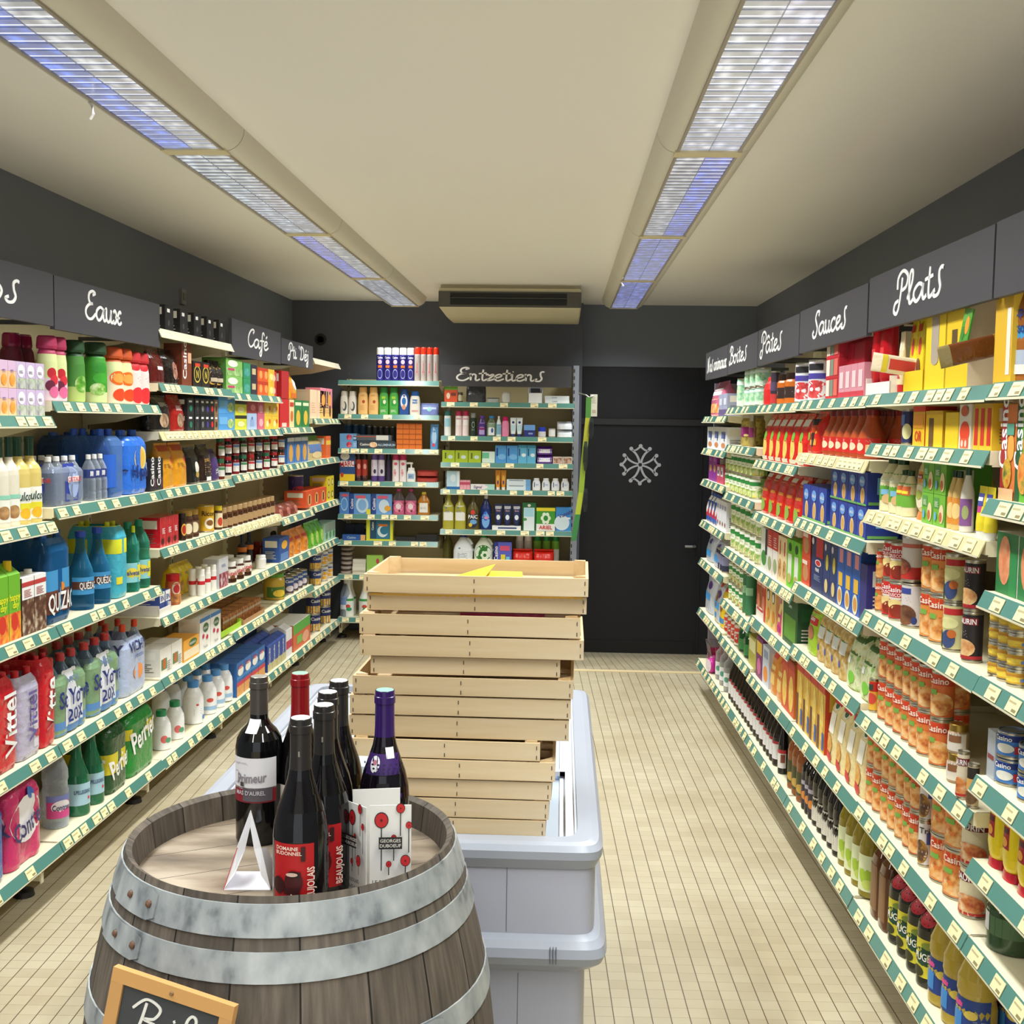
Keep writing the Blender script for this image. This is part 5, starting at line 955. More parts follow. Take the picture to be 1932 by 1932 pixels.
S('B1', 6, 752, 772, 1, 'shower_gel', 'blue shower gel bottle', 'bot', h=.185, prof='sham', e=2.8, d=.045, c='#23529e', cap='#1f4a92', a=[e_(0, .6, .36, .38, '#f1f0ec'), e_(0, .62, .22, .2, '#2a74c0'), e_(0, .3, .2, .14, '#d89a7a')], lab=(.08, .8))
S('B1', 6, 772, 793, 1, 'lotion_bottle', 'white lotion bottle with blue cap', 'bot', h=.17, prof='sham', e=2.8, d=.045, c='#eeeae0', cap='G#2a62b0', a=[r_(-.25, .6, .25, .85, '#2f70b8'), tx('PRO', 0, .72, .12, WHT), r_(-.3, .1, .3, .18, '#e0a8a8')], lab=(.08, .75))
S('B1', 6, 796, 831, 1, 'wipes_pack', 'blue packet of wipes', 'pouch', h=.085, d=.08, c='S#7f8fd0', a=[r_(-.5, .5, .5, .8, '#c9d2f0'), e_(0, .5, .14, .2, '#9ad0d8')])
S('B1', 5, 622, 664, 1, 'berry_pack', 'light blue box with red berries', 'box', tiers=2, h=.052, d=.14, c='#6fa6d8', a=[e_(.05, .5, .16, .4, 'F#7a1f3a#c8304a#e87a8a'), r_(.3, .2, .48, .8, '#9cc4e8')])
S('B1', 5, 632, 688, 4, 'cleaner_jar', 'dark blue capped pot behind', 'can', tiers=2, h=.085, back=.2, c='#2f5a86', lid='G#34689a')
S('B1', 5, 665, 746, 1, 'foil_box', 'long dark foil box', 'box', h=.055, d=.06, c='#37414a', a=[tx('Casino', -.32, .55, .3, WHT), e_(-.08, .5, .11, .36, 'F#c8702a#f0c090#f4efe4'), tx('ALUMINIUM', .28, .5, .3, '#b8d4ea')])
S('B1', 5, 665, 740, 1, 'foil_box', 'second long grey box lying on top', 'box', lift=.057, h=.04, d=.06, c='#4f5a62', a=[r_(.1, .1, .42, .95, '#dcdcd6'), r_(-.5, .6, .1, .8, '#b05a4a')])
S('B1', 5, 691, 747, 5, 'tealight_pack', 'black pot with dots behind', 'can', tiers=1, h=.16, back=.15, c='#3a3f44', lid='#2f3338')
S('B1', 5, 748, 796, 4, 'storage_pot', 'small orange pot', 'box', tiers=5, h=.036, d=.05, c='#e0762a', a=[r_(-.5, .8, .5, 1, '#b8541a')], sa=[])
S('B1', 5, 815, 831, 1, 'rinse_pack', 'tall light blue pack', 'pouch', h=.18, d=.05, c='S#5f9fdc', a=[e_(0, .5, .3, .3, '#b4d6f2'), e_(-.05, .18, .2, .07, '#e0486a')])
S('B1', 4, 632, 666, 1, 'cleaning_powder', 'blue and yellow powder box', 'box', h=.2, d=.06, c='#27508e', a=[r_(-.5, 0, .5, .25, '#ecc82a'), e_(-.15, .9, .3, .14, '#eee9e0'), r_(-.42, .52, .45, .74, '#e9ebee'), tx('MARC', 0, .63, .2, '#d0202c', 8), e_(-.34, .22, .1, .09, '#c8402a')])
S('B1', 4, 667, 694, 2, 'polish_spray', 'dark red spray can', 'bot', h=.2, prof='aero', c=[(0, '#3a2226'), (.2, '#a8352c')], cap='G#2a1518', lab=(.05, .75), a=[e_(.05, .7, .22, .14, '#e0a090'), n_(-.2, .1, .2, .25, '#e8a080')])
S('B1', 4, 700, 727, 2, 'air_freshener', 'purple and white spray can', 'bot', h=.2, prof='aero', c=[(0, '#5a3f8a'), (.2, '#d8d2e2')], cap='G#6a4fa0', lab=(.05, .75), a=[e_(.06, .45, .16, .12, '#33284a'), n_(-.2, .75, .2, .9, '#7a6aa0')])
S('B1', 4, 727, 739, 1, 'air_freshener', 'dark violet spray can', 'bot', h=.195, prof='aero', back=.06, c='#3a3350', cap='G#2a2540')
S('B1', 4, 740, 768, 2, 'air_freshener', 'white spray can with pink cap', 'bot', h=.2, prof='aero', c='#efe8ea', cap='G#c8306a', lab=(.05, .76), a=[e_(-.08, .4, .14, .2, 'F#c8304a#f0d8dc'), e_(0, .85, .2, .08, '#d85a7a')])
S('B1', 4, 766, 784, 1, 'soap_dispenser', 'white pump soap bottle', 'pump', h=.14, c='#eef0ee', cap='#f4f4f2', a=[r_(-.35, .2, .35, .8, '#8fb0d8'), n_(-.2, .35, .2, .6, '#3a4a6a')])
S('B1', 4, 786, 828, 1, 'sponge_pack', 'red film wrapped pack', 'pouch', tiers=2, h=.042, d=.12, c='S#b0453c', flat=.2)
S('B1', 3, 627, 652, 1, 'dishwasher_box', 'narrow blue dishwasher box', 'box', h=.155, d=.08, c='#4f86d0', a=[e_(0, .45, .36, .32, '#a8cdf0'), e_(0, .45, .28, .25, '#5f9ade'), r_(-.3, .8, .4, .92, '#e2607a')])
S('B1', 3, 653, 700, 1, 'dishwasher_box', 'wide blue dishwasher box', 'box', h=.145, d=.08, c='#6098dc', a=[r_(-.5, 0, -.3, 1, '#26469a'), tx('Casino', -.4, .5, .13, WHT, 90), e_(.1, .45, .3, .4, '#c4dcf2'), e_(.1, .45, .2, .28, '#84b4e6'), r_(-.2, .78, .25, .92, '#e2607a'), r_(.3, 0, .5, .25, '#e0d83a')])
S('B1', 3, 700, 740, 1, 'dishwasher_box', 'blue dishwasher box with yellow spot', 'box', h=.145, d=.08, c='#6fa0e0', a=[r_(-.5, 0, -.27, 1, '#26469a'), tx('Casino', -.38, .5, .15, WHT, 90), e_(.12, .4, .26, .34, '#cfe2f4'), r_(-.2, .78, .3, .92, '#e2607a'), e_(.3, .3, .16, .14, '#e8a83a')])
S('B1', 3, 740, 786, 2, 'dish_soap', 'pink dish soap bottle', 'bot', h=.185, prof='waist', e=2.6, d=.05, c=[(0, 'G#c8628a'), (.55, 'T#a898a0')], cap='G#c83a8a', cw=.8, lab=(.06, .5), a=[e_(0, .55, .42, .5, '#e58aa4'), e_(0, .6, .24, .26, '#f2d8e0'), e_(.1, .2, .1, .1, '#7a2a3a')])
S('B1', 3, 787, 811, 1, 'dish_soap', 'amber dish soap bottle', 'bot', h=.165, prof='waist', e=2.6, d=.05, c='G#b8782a', cap='G#ecd84a', cw=.8, lab=(.06, .55), a=[r_(-.36, .1, .36, .95, '#eeece6'), e_(-.2, .8, .07, .07, '#3a8ac0'), n_(-.25, .4, .25, .6, '#7a746a')])
S('B1', 2, 645, 690, 1, 'bag_roll', 'flat blue bag roll box', 'box', h=.04, d=.06, c='#2a5aa4', a=[tx('Casino', -.1, .5, .4, '#b8cdea'), r_(.3, 0, .5, 1, '#eab26a')])
S('B1', 2, 650, 688, 2, 'bag_roll', 'dark navy box behind', 'box', h=.1, d=.08, back=.2, c='#1f2c50')
S('B1', 2, 690, 742, 1, 'salt_box', 'yellow framed box with blue wave', 'box', h=.15, d=.07, c='#dfe03a', a=[r_(-.36, .08, .4, 1, '#1f4a6a'), r_(-.12, .1, .38, .98, '#2f7a9a'), e_(.12, .45, .2, .28, '#dfeef0'), e_(.18, .5, .16, .2, '#2f7a9a'), r_(-.05, .7, .3, .8, '#e07a2a'), tx('Casino', -.26, .7, .1, WHT, 90)])
S('B1', 2, 746, 786, 1, 'barquette', 'flat black foil tray', 'box', tiers=2, h=.014, d=.14, c='G#26282c')
S('B1', 2, 788, 830, 1, 'barquette', 'ribbed black tray', 'box', tiers=3, h=.016, d=.14, c='G#1d1f22')
S('B1', 1, 622, 646, 1, 'floor_cloth', 'folded grey floor cloth', 'pouch', tiers=6, h=.033, d=.16, c='#a39488', flat=.5, jit=.02)
S('B1', 1, 645, 668, 1, 'mop_head', 'brown mop roll with white rim', 'can', h=.16, back=.05, c='#5a4a42', lid='#3a2f2a')
S('B1', 1, 664, 690, 1, 'soap_bar', 'white soap bar', 'box', tiers=4, h=.026, d=.06, c='#e9e4d6', jit=.03, sa=[])
S('B1', 1, 691, 722, 1, 'cloth_pack', 'lime cloth pack', 'box', h=.14, d=.05, c='#9fce5a', a=[e_(.2, .7, .1, .14, '#c8405a'), r_(-.5, 0, .5, .3, '#b8dc7a')])
S('B1', 0, 619, 641, 1, 'spirit_bottle', 'clear spirit bottle with blue label', 'bot', h=.27, prof='soft', c='T#c3cfdc', cap='G#e6e6e4', lab=(.2, .55), a=[r_(-.5, 0, .5, 1, '#7f9ad0'), r_(-.5, 0, .5, .35, '#e6eaf2')])
BLEACH = [r_(-.5, .78, .5, .9, '#3f9a4a'), e_(.05, .45, .3, .26, '#e9ece8'), e_(.0, .5, .18, .1, '#d0483a'), e_(.08, .35, .2, .1, '#2f9a6a')]
S('B1', 0, 641, 703, 2, 'bleach_jug', 'white bleach bottle with green band', 'bot', h=.265, prof='pell', c='#eceee8', cap='G#e8eae4', lab=(.03, .55), rows=2, a=BLEACH)
S('B2', 6, 838, 864, 1, 'garden_pack', 'green and red garden packet', 'box', h=.11, d=.04, c='#d8552f', a=[r_(-.5, .78, .5, 1, '#6fb03a'), e_(-.2, .4, .14, .2, '#f0d8c0'), r_(0, .4, .4, .6, '#7a3a2a')])
S('B2', 6, 863, 874, 1, 'seed_pot', 'small jar with cream label', 'jar', h=.07, c='D#3a342c', lid='#5a4a3a', a=[r_(-.5, 0, .5, 1, '#b8b092')])
S('B2', 6, 878, 917, 1, 'bin_bag_pouch', 'crumpled dark grey pouch', 'pouch', h=.12, d=.1, c='S#3a3c40')
S('B2', 6, 918, 942, 1, 'scrub_pad', 'low white scrubbing pad', 'pouch', h=.035, d=.08, c='S#a9aca8', flat=.3)
S('B2', 6, 943, 966, 1, 'mesh_ball', 'crumpled white mesh scrubber', 'can', h=.075, c='S#c8c8c4', lid='S#c8c8c4')
S('B2', 6, 996, 1024, 1, 'display_box', 'white cut out display box', 'tray', h=.13, d=.08, c='#eef0f4', inner=None)
S('B2', 6, 1001, 1019, 1, 'battery_pack', 'dark pack inside white display box', 'box', h=.1, lift=.004, back=.032, d=.05, c='#1f2430', a=[r_(-.5, .0, .5, .3, '#3a4a9a'), tx('Casino', 0, .18, .12, WHT)])
S('B2', 6, 1027, 1075, 1, 'bulb_box', 'flat white box', 'box', tiers=2, h=.026, d=.07, c='#dfe6ea', a=[tx('CONFO', -.1, .5, .3, '#5a6a7a')], jit=.02)
S('B2', 5, 838, 851, 1, 'hair_spray', 'white spray can with blue label', 'bot', h=.18, prof='aero', c='#eef0f0', cap='G#3a7a7a', lab=(.1, .75), a=[r_(-.4, .4, .4, .9, '#9cd0e0')])
S('B2', 5, 859, 885, 2, 'hair_spray', 'pale pink spray can', 'bot', h=.18, prof='aero', c='#f0dfe0', cap='G#b8305a', lab=(.1, .75), a=[r_(-.3, .5, .3, .9, '#f6f0f0'), r_(-.3, .85, .3, .9, '#c86a8a')])
S('B2', 5, 887, 899, 1, 'deodorant', 'dark green spray can', 'bot', h=.165, prof='aero', c='#1f3428', cap='G#8a8f88', lab=(.1, .75), a=[e_(0, .6, .2, .2, '#b8c4b8'), e_(0, .6, .16, .16, '#1f3428'), n_(-.2, .2, .2, .35, '#b8c4b8')])
S('B2', 5, 901, 917, 1, 'mouthwash', 'purple mouthwash bottle', 'bot', h=.145, prof='soft', e=2.8, d=.04, c='G#4a2f7a', cap='G#6a3fb0', cw=1.3, lab=(.08, .65), a=[r_(-.35, .0, .35, 1, '#b09ad0'), r_(-.35, .4, .35, .6, '#8a2a6a')])
S('B2', 5, 918, 936, 1, 'cologne_bottle', 'clear cologne bottle with blue cap', 'bot', h=.145, prof='soft', e=2.8, d=.04, c='T#a9c0a0', cap='G#2a82d0', cw=1.3, lab=(.05, .65), a=[r_(-.36, 0, .36, 1, '#e4e8ec'), e_(.1, .4, .14, .2, '#3a5a9a')])
S('B2', 5, 936, 946, 1, 'micellar_bottle', 'white bottle with blue label', 'bot', h=.145, prof='soft', c='#dfe8ea', cap='G#f0f2f2', lab=(.1, .6), a=[r_(-.5, 0, .5, 1, '#7fb0c8')])
S('B2', 5, 946, 961, 1, 'lotion_bottle', 'pink lotion bottle', 'bot', h=.14, prof='sham', c='G#e88ab0', cap='G#c8206a', lab=(.1, .6), a=[n_(-.2, .2, .2, .7, '#f4d0e0')])
S('B2', 5, 962, 986, 2, 'cream_tube', 'white and blue cream tube', 'tube', h=.135, c='#e6f0f4', cap='#2a3a7a', a=[e_(0, .8, .28, .09, '#26346e'), r_(-.4, .2, .4, .6, '#bfe2ee')])
S('B2', 5, 988, 1010, 1, 'cream_box', 'navy and blue cream box', 'box', h=.085, d=.06, c='#26307a', a=[r_(-.5, .55, .5, 1, '#6fa2e0'), r_(-.1, .2, .3, .35, '#8a9ad0')])
S('B2', 5, 1013, 1032, 1, 'cream_jar', 'clear cream jar with blue lid', 'jar', h=.07, c='G#d8d4dc', lid='G#2a3fc0', lidh=.4)
S('B2', 5, 1034, 1049, 1, 'cotton_ball', 'round white cotton roll', 'can', h=.06, c='#f0f0f0', lid='#f4f4f4')
S('B2', 5, 1050, 1081, 1, 'cotton_bag', 'puffy white cotton bag', 'pouch', tiers=2, h=.055, d=.14, c='S#e9eef4', flat=.3)
S('B2', 4, 834, 908, 3, 'wipes_box', 'lime green wipes pack', 'box', h=.085, d=.08, c='#a9bf2a', a=[e_(.15, .45, .2, .16, '#c9dcd8'), r_(-.3, .3, -.18, .8, '#5a6a2a')])
S('B2', 4, 909, 934, 1, 'plaster_box', 'white and mint box', 'box', h=.08, d=.06, c='#d8ece2', a=[r_(-.5, .4, .05, 1, '#6fc49a'), r_(-.5, .9, .5, 1, '#dfe6e2')])
S('B2', 4, 934, 977, 2, 'tissue_box', 'light blue tissue box', 'box', h=.125, d=.08, c='#4f9adc', a=[r_(-.4, .4, -.26, .85, '#1f3f8a'), e_(.1, .35, .36, .16, '#7ab8ea')])
S('B2', 4, 977, 1011, 2, 'tissue_box', 'sky blue box with white cloud', 'box', h=.13, d=.08, c='#62b4dc', a=[e_(.15, .45, .25, .1, '#eef4f8'), r_(-.4, .4, -.26, .8, '#1f4f8a'), r_(-.5, .85, .5, 1, '#3f94b8')])
S('B2', 4, 1012, 1044, 1, 'pad_pack', 'purple and white packet', 'pouch', tiers=2, h=.062, d=.08, c='S#6a3a9a', flat=.4, a=[r_(-.46, .2, .46, .65, '#f0ecf4')])
S('B2', 4, 1045, 1083, 2, 'hairpin_box', 'small brown trinket box', 'box', h=.05, d=.05, c='#e4d6cc', a=[r_(-.42, .1, .42, .85, 'F#5a3a2a#b88a70#e0ccc0')])
S('B2', 3, 842, 868, 1, 'toothbrush_box', 'pale blue upright box', 'box', h=.13, d=.05, c='#bfe0f0', a=[r_(-.5, 0, .5, .14, '#1f6ab0'), r_(.3, .14, .5, 1, '#e8f2f6'), e_(0, .6, .22, .22, '#dff0f8')])
S('B2', 3, 867, 887, 3, 'soap_box', 'small pink soap box', 'box', h=.065, d=.08, c='#e8a8b4', a=[r_(-.5, .5, .5, .8, '#c84a6a')])
S('B2', 3, 887, 935, 1, 'toothpaste_box', 'white and mint toothpaste box', 'box', h=.038, d=.045, c='#e9ecee', a=[r_(.1, 0, .5, 1, '#a8d8cc'), e_(-.1, .5, .32, .46, '#f4e8ee'), tx('Signal', -.2, .5, .5, '#23306a', 0, .15)])
S('B2', 3, 933, 956, 2, 'toothpaste_tube', 'orange toothpaste tube on white cap', 'tube', h=.14, c='#e8982a', cap='#f0ece4', a=[e_(0, .6, .3, .2, '#f0c05a'), e_(0, .3, .2, .14, '#5a3f8a')])
S('B2', 3, 954, 1002, 1, 'toothpaste_box', 'pale blue toothpaste box', 'box', tiers=2, h=.038, d=.045, c='#dce8f2', a=[r_(-.4, .75, .2, .85, '#3a4a5a'), r_(.3, 0, .5, 1, '#6fa8dc')])
S('B2', 3, 1003, 1075, 4, 'deodorant_stick', 'white roll-on stick', 'bot', h=.088, prof='round', e=2.6, d=.035, frac=.86, c='#e9edf4', cap='#eef1f6', cw=1.4, lab=(.15, .8), a=[r_(-.3, .2, -.2, .8, '#2a3f7a'), n_(-.1, .4, .3, .6, '#7a9ac8')])
S('B2', 2, 834, 879, 2, 'cleaner_bottle', 'yellow green cleaner bottle', 'bot', h=.255, prof='oil', e=2.8, d=.06, c='G#b4ad3f', cap='G#a8a43a', lab=(.25, .68), a=[r_(-.42, 0, .45, 1, '#f0efe8'), e_(-.28, .85, .05, .04, '#3a9ac0'), e_(-.16, .85, .05, .04, '#3a6ac0'), n_(-.3, .55, .2, .7, '#8a8a80')])
S('B2', 2, 880, 904, 1, 'dish_soap', 'olive dish soap bottle with round label', 'bot', h=.235, prof='waist', e=2.6, d=.06, c='G#5f5526', cap='G#54491f', lab=(.05, .66), a=[e_(0, .45, .46, .46, '#1f2a4a'), e_(0, .78, .2, .12, '#d8402a'), tx('PAIC', 0, .56, .18, WHT), e_(.05, .3, .3, .12, '#6fa8dc'), e_(-.2, .15, .16, .1, '#e8c83a')])
S('B2', 2, 905, 928, 1, 'dish_soap', 'dark blue dish soap bottle', 'bot', h=.245, prof='waist', e=2.6, d=.06, c='G#182a6a', cap='G#e6e6ea', cw=.7, lab=(.05, .6), a=[e_(0, .42, .36, .42, '#7ab0ea'), e_(0, .65, .24, .26, '#2f62d0'), e_(.05, .55, .2, .08, '#d88ab0')])
S('B2', 2, 927, 984, 1, 'tube_box', 'flat white box under the blue tubes', 'box', h=.03, d=.08, c='#eceef0', a=[r_(-.3, .3, .35, .7, '#4a5a8a')])
S('B2', 2, 931, 983, 3, 'cream_tube', 'navy and silver cream tube', 'tube', lift=.031, h=.155, c='#26305f', cap='#1d2550', a=[r_(-.5, .82, .5, 1, '#c9ccd4'), e_(0, .3, .3, .16, '#e9eef4'), tx('Genie', 0, .72, .1, '#e8b0b8')])
S('B2', 2, 985, 1011, 1, 'washing_box', 'dark green and white washing powder box', 'box', h=.2, d=.07, c='#1f6a3f', a=[r_(-.4, 0, .4, .82, '#e4eef2'), r_(-.36, .5, .36, .8, '#a8d8e8'), e_(0, .9, .12, .05, '#e8e4d0'), e_(-.3, .4, .14, .05, '#4f9a4a')])
S('B2', 2, 1011, 1049, 1, 'washing_box', 'green washing powder box with swirl star', 'box', h=.165, d=.08, c='#3f9a2f', a=[r_(-.5, .86, .5, 1, '#ecd82a'), r_(-.5, 0, .5, .3, '#f0f0ec')] + [e_(.0 + .17 * math.cos(q * PI / 3), .55 + .17 * math.sin(q * PI / 3), .1, .1, '#e9f4e0') for q in range(6)] + [e_(0, .55, .12, .12, '#2f8a2a'), tx('ARIEL', 0, .15, .16, '#d0242c')])
S('B2', 2, 1052, 1083, 1, 'washing_box', 'light blue stain remover box', 'box', h=.17, d=.07, c='#3f8fd8', a=[e_(-.1, .35, .5, .32, '#dcecf8'), tx('Vanish', .1, .72, .16, '#3a2f8a', 24), r_(.1, .5, .45, .58, '#e8f2fa')])
S('B2', 1, 835, 853, 1, 'cleaner_bottle', 'olive bottle behind the white jug', 'bot', h=.24, prof='oil', back=.15, c='G#6a6630', cap='G#5a5628')
S('B2', 1, 854, 892, 1, 'laundry_jug', 'white laundry liquid jug', 'jug', h=.225, d=.08, c='#e9edf2', cap='G#26307a', a=[e_(-.2, .9, .06, .05, '#3a7ac0'), n_(-.3, .2, .3, .6, '#9aa6b8')])
S('B2', 1, 893, 930, 1, 'laundry_jug', 'white laundry jug with green label', 'jug', h=.23, d=.08, c='#e4ecdc', cap='G#1f7a3a', a=[e_(0, .6, .5, .55, '#2f7a2a')] + [e_(.1 + .16 * math.cos(q * PI / 3), .45 + .2 * math.sin(q * PI / 3), .1, .12, '#e9f4e0') for q in range(6)] + [e_(.1, .45, .1, .12, '#2f7a2a')])
S('B2', 1, 931, 968, 1, 'tablet_box', 'purple box with colourful squares', 'box', h=.16, d=.08, c='#5a62c8', a=[r_(-.5, 0, -.26, 1, '#26328a'), tx('Casino', -.38, .5, .16, WHT, 90), r_(-.15, .62, .4, .84, '#d8507a'), r_(-.1, .1, .15, .45, '#ecd83a'), r_(.2, .0, .4, .35, '#7ad0ec')])
S('B2', 1, 972, 1004, 2, 'descaler_can', 'white topped can behind red packs', 'bot', h=.205, prof='aero', back=.14, c='#d8d8d4', cap='G#f0f0ee')
S('B2', 1, 1005, 1056, 3, 'descaler_can', 'green topped can behind red packs', 'bot', h=.205, prof='aero', back=.14, c=[(0, '#e0e2de'), (.5, '#7ab83a')], cap='G#1f8a3f')
S('B2', 1, 963, 1046, 2, 'napkin_pack', 'glossy red wrapped napkin pack', 'pouch', h=.11, d=.12, c='S#dd2f22', flat=.35, e=3.5)
# ------------------------------------------------------------------ stock, right run
# -- animaux (far end)
S('R6', 6, 1331, 1357, 1, 'cat_litter_bag', 'pink and white pet food bag', 'pouch', h=.2, d=.12, c='S#e07a9a', a=[r_(-.5, .1, .5, .5, 'F#d8404a#f0b04a#f4e8d8'), r_(-.4, .6, .4, .8, WHT)])
S('R6', 6, 1350, 1372, 2, 'pet_food_box', 'grey lilac pet food box', 'box', h=.12, d=.1, back=.02, c='#a4a8c4', a=[r_(-.5, 0, .5, .3, '#6a5a8a'), r_(-.3, .5, .3, .8, '#d8dae8')])
S('R6', 5, 1334, 1371, 3, 'pet_food_box', 'white cat food box', 'box', h=.125, d=.1, c='#e9ebf2', a=[r_(-.3, .5, .3, .8, '#6a7aba'), e_(0, .2, .3, .12, '#d08a5a'), r_(.1, .4, .2, .7, '#2a2a3a')])
S('R6', 4, 1337, 1352, 2, 'pet_food_box', 'purple cat food box', 'box', h=.15, d=.12, c='#8f2a9a', a=[e_(0, .5, .26, .14, '#d8b05a'), r_(-.4, .78, .4, .92, '#b85ac0')])
S('R6', 4, 1352, 1366, 2, 'pet_food_box', 'low pink cat treat box', 'box', h=.1, d=.12, c='#c8486a', a=[r_(-.3, .4, .4, .9, '#e6dfe6'), r_(-.2, .5, .2, .7, '#4a4a5a')])
S('R6', 3, 1327, 1350, 4, 'pet_food_pouch', 'blue and red pet food pouch', 'pouch', h=.165, d=.08, c='S#3a5fb8', a=[r_(-.5, 0, .5, .45, '#c8283a'), e_(0, .5, .3, .2, '#f0e4e0'), r_(-.4, .75, .4, .9, WHT)])
S('R6', 3, 1350, 1370, 4, 'pet_food_box', 'slim white pet food box', 'box', h=.155, d=.1, c='#e6e6ee', a=[e_(0, .2, .24, .08, '#8a4a3a'), r_(-.3, .7, .3, .85, '#9a9ac0')])
S('R6', 2, 1322, 1350, 2, 'pet_food_bag', 'silver bag with blue spot', 'pouch', h=.165, d=.12, c='S#c4cbdc', a=[e_(0, .7, .16, .09, '#4a2f7a'), r_(-.3, .2, .3, .42, '#3a9ae0')])
S('R6', 2, 1351, 1366, 4, 'pet_food_can', 'dark pet food can', 'can', h=.115, tiers=1, c='#2f3050', a=[r_(-.4, .3, .4, .8, '#8a8ab0')])
S('R6', 1, 1314, 1344, 2, 'pet_food_bag', 'big silver bag with purple disc', 'pouch', h=.26, d=.16, c='S#c9cfdc', a=[e_(.05, .62, .2, .09, '#4f2a80'), r_(-.3, .3, .25, .45, '#3a9ae0')])
S('R6', 1, 1345, 1368, 2, 'pet_food_bag', 'yellow dog food bag', 'pouch', h=.25, d=.14, c='S#ecc81f', a=[r_(-.5, 0, .5, .22, '#2f8ad0'), e_(0, .5, .3, .16, '#8a5a2a'), r_(-.4, .78, .4, .9, '#c83a2a')])
S('R6', 0, 1350, 1374, 3, 'mineral_bottle', 'clear bottle with white label', 'bot', h=.24, prof='bord', c='T#cfd2d0', cap='G#d8d8d8', lab=(.12, .42), a=[r_(-.5, 0, .5, 1, '#e9ecf0'), e_(0, .5, .2, .2, '#5aa08a')])
# -- Boites
MINT = [r_(-.5, 0, .5, .3, '#e0f0e0'), e_(0, .5, .3, .3, 'F#4fae6a#b8e6c8#f0e8b0'), r_(-.4, .8, .4, .95, '#e6f4ee')]
S('R5', 6, 1376, 1399, 1, 'baby_jar', 'tall mint green baby food tin', 'can', h=.145, c='#8fd8bc', a=MINT)
S('R5', 6, 1399, 1437, 3, 'baby_jar', 'pale mint baby food jar', 'can', tiers=2, h=.088, c='#a9e0d0', a=MINT)
S('R5', 5, 1376, 1413, 1, 'mustard_jar', 'large grainy mustard jar with maroon label', 'jar', fat=1.3, h=.165, c='F#8a7a3a#b8a456#6a5a24', lid='M#cfcabc', lidh=.08, lab=(.3, .62), a=[r_(-.34, 0, .34, 1, '#8a1f6a'), n_(-.2, .3, .2, .8, '#e6c8dc'), e_(0, .15, .1, .12, '#d8c87a')])
S('R5', 5, 1413, 1424, 1, 'mustard_jar', 'narrow jar with maroon label', 'jar', h=.15, c='F#7a6a3a#a8905a', lid='M#bfb8a8', lab=(.3, .6), a=[r_(-.4, 0, .4, 1, '#7a1f5a')])
VEG = lambda c2: [r_(-.5, .0, .5, .52, 'F#3f7a2a#9ac04a#dfe6b0' + c2), e_(0, .5, .34, .14, '#eef2e0'), e_(0, .74, .3, .12, '#2f8a3f'), r_(-.24, .84, .24, .97, '#f2f2ea')]
S('R5', 4, 1367, 1424, 7, 'vegetable_can', 'green vegetable can', 'can', tiers=2, h=.105, c='#86ab62', a=VEG('#e8d84a'))
S('R5', 3, 1369, 1424, 6, 'vegetable_can', 'pale green vegetable can', 'can', tiers=2, h=.125, c='#a3bd88', a=VEG('#e0883a'))
S('R4', 3, 1424, 1433, 1, 'vegetable_can', 'brown vegetable can', 'can', h=.14, c='#6a5a44', a=VEG('#e0883a'))
S('R5', 2, 1368, 1398, 4, 'vegetable_can', 'tall green and red vegetable can', 'can', tiers=2, h=.1, c='#7fa85a', a=VEG('#d84a3a'))
S('R5', 2, 1398, 1414, 2, 'tea_tin', 'dark green tall tin', 'can', fat=.5, h=.2, c='#3a7a50', a=[r_(-.3, .5, .3, .7, '#8fc49a')])
S('R5', 1, 1362, 1394, 4, 'tomato_can', 'white and red tomato can', 'can', h=.11, tiers=1, c='#e4dcd4', a=[e_(0, .35, .34, .26, '#c8382a'), r_(-.4, .7, .4, .9, '#d8463a')])
S('R5', 1, 1394, 1416, 2, 'pickle_jar', 'dark green pickle jar', 'jar', h=.13, c='D#24502f', lid='G#2f7a3a', lab=(.1, .5), a=[r_(-.5, 0, .5, 1, '#3f8a4a')])
# -- Pâtes
S('R4', 6, 1437, 1452, 1, 'honey_pot', 'red eight sided pot', 'bot', h=.125, prof='round', c='#d3201f', cap='#e0302a', e=3, d=.07, cw=1.2)
S('R4', 6, 1452, 1467, 1, 'sauce_can', 'dark purple can', 'can', h=.145, c='#3a2f3f', a=[r_(-.5, 0, .5, .3, '#c83a3a'), r_(-.3, .4, .3, .7, '#5a4a6a')])
S('R4', 6, 1467, 1498, 2, 'sauce_jar', 'orange sauce jar with dark label', 'jar', h=.125, c='G#c96a24', lid='G#2a1a14', lab=(.15, .6), a=[r_(-.5, .1, .5, .9, '#33201c'), n_(-0.24, 0.35, 0.24, 0.65, '#e4dcd0')])
S('R4', 5, 1425, 1506, 6, 'pasta_bag', 'red pasta bag with yellow picture', 'pouch', h=.2, d=.09, rows=2, c='S#d22420', a=[e_(0, .3, .3, .22, 'F#e8c04a#f2dc80'), e_(0, .55, .2, .09, '#6fae3a'), r_(-.4, .75, .4, .88, WHT), r_(-.38, .02, .38, .1, '#d8d0c0')])
S('R4', 4, 1426, 1500, 5, 'pasta_bag', 'red pasta bag with orange window', 'pouch', h=.19, d=.09, rows=2, c='S#cf2018', a=[r_(-.3, .3, .34, .8, 'F#c86a1a#e8a03a'), e_(-.05, .2, .3, .14, '#8fb84a'), r_(-.35, .84, .3, .92, WHT)])
S('R4', 3, 1435, 1447, 1, 'rice_box', 'white box with green round mark', 'box', h=.185, d=.1, c='#dfe2dc', a=[e_(0, .3, .4, .18, '#3f8a3a'), r_(.2, .4, .5, 1, '#26282a')])
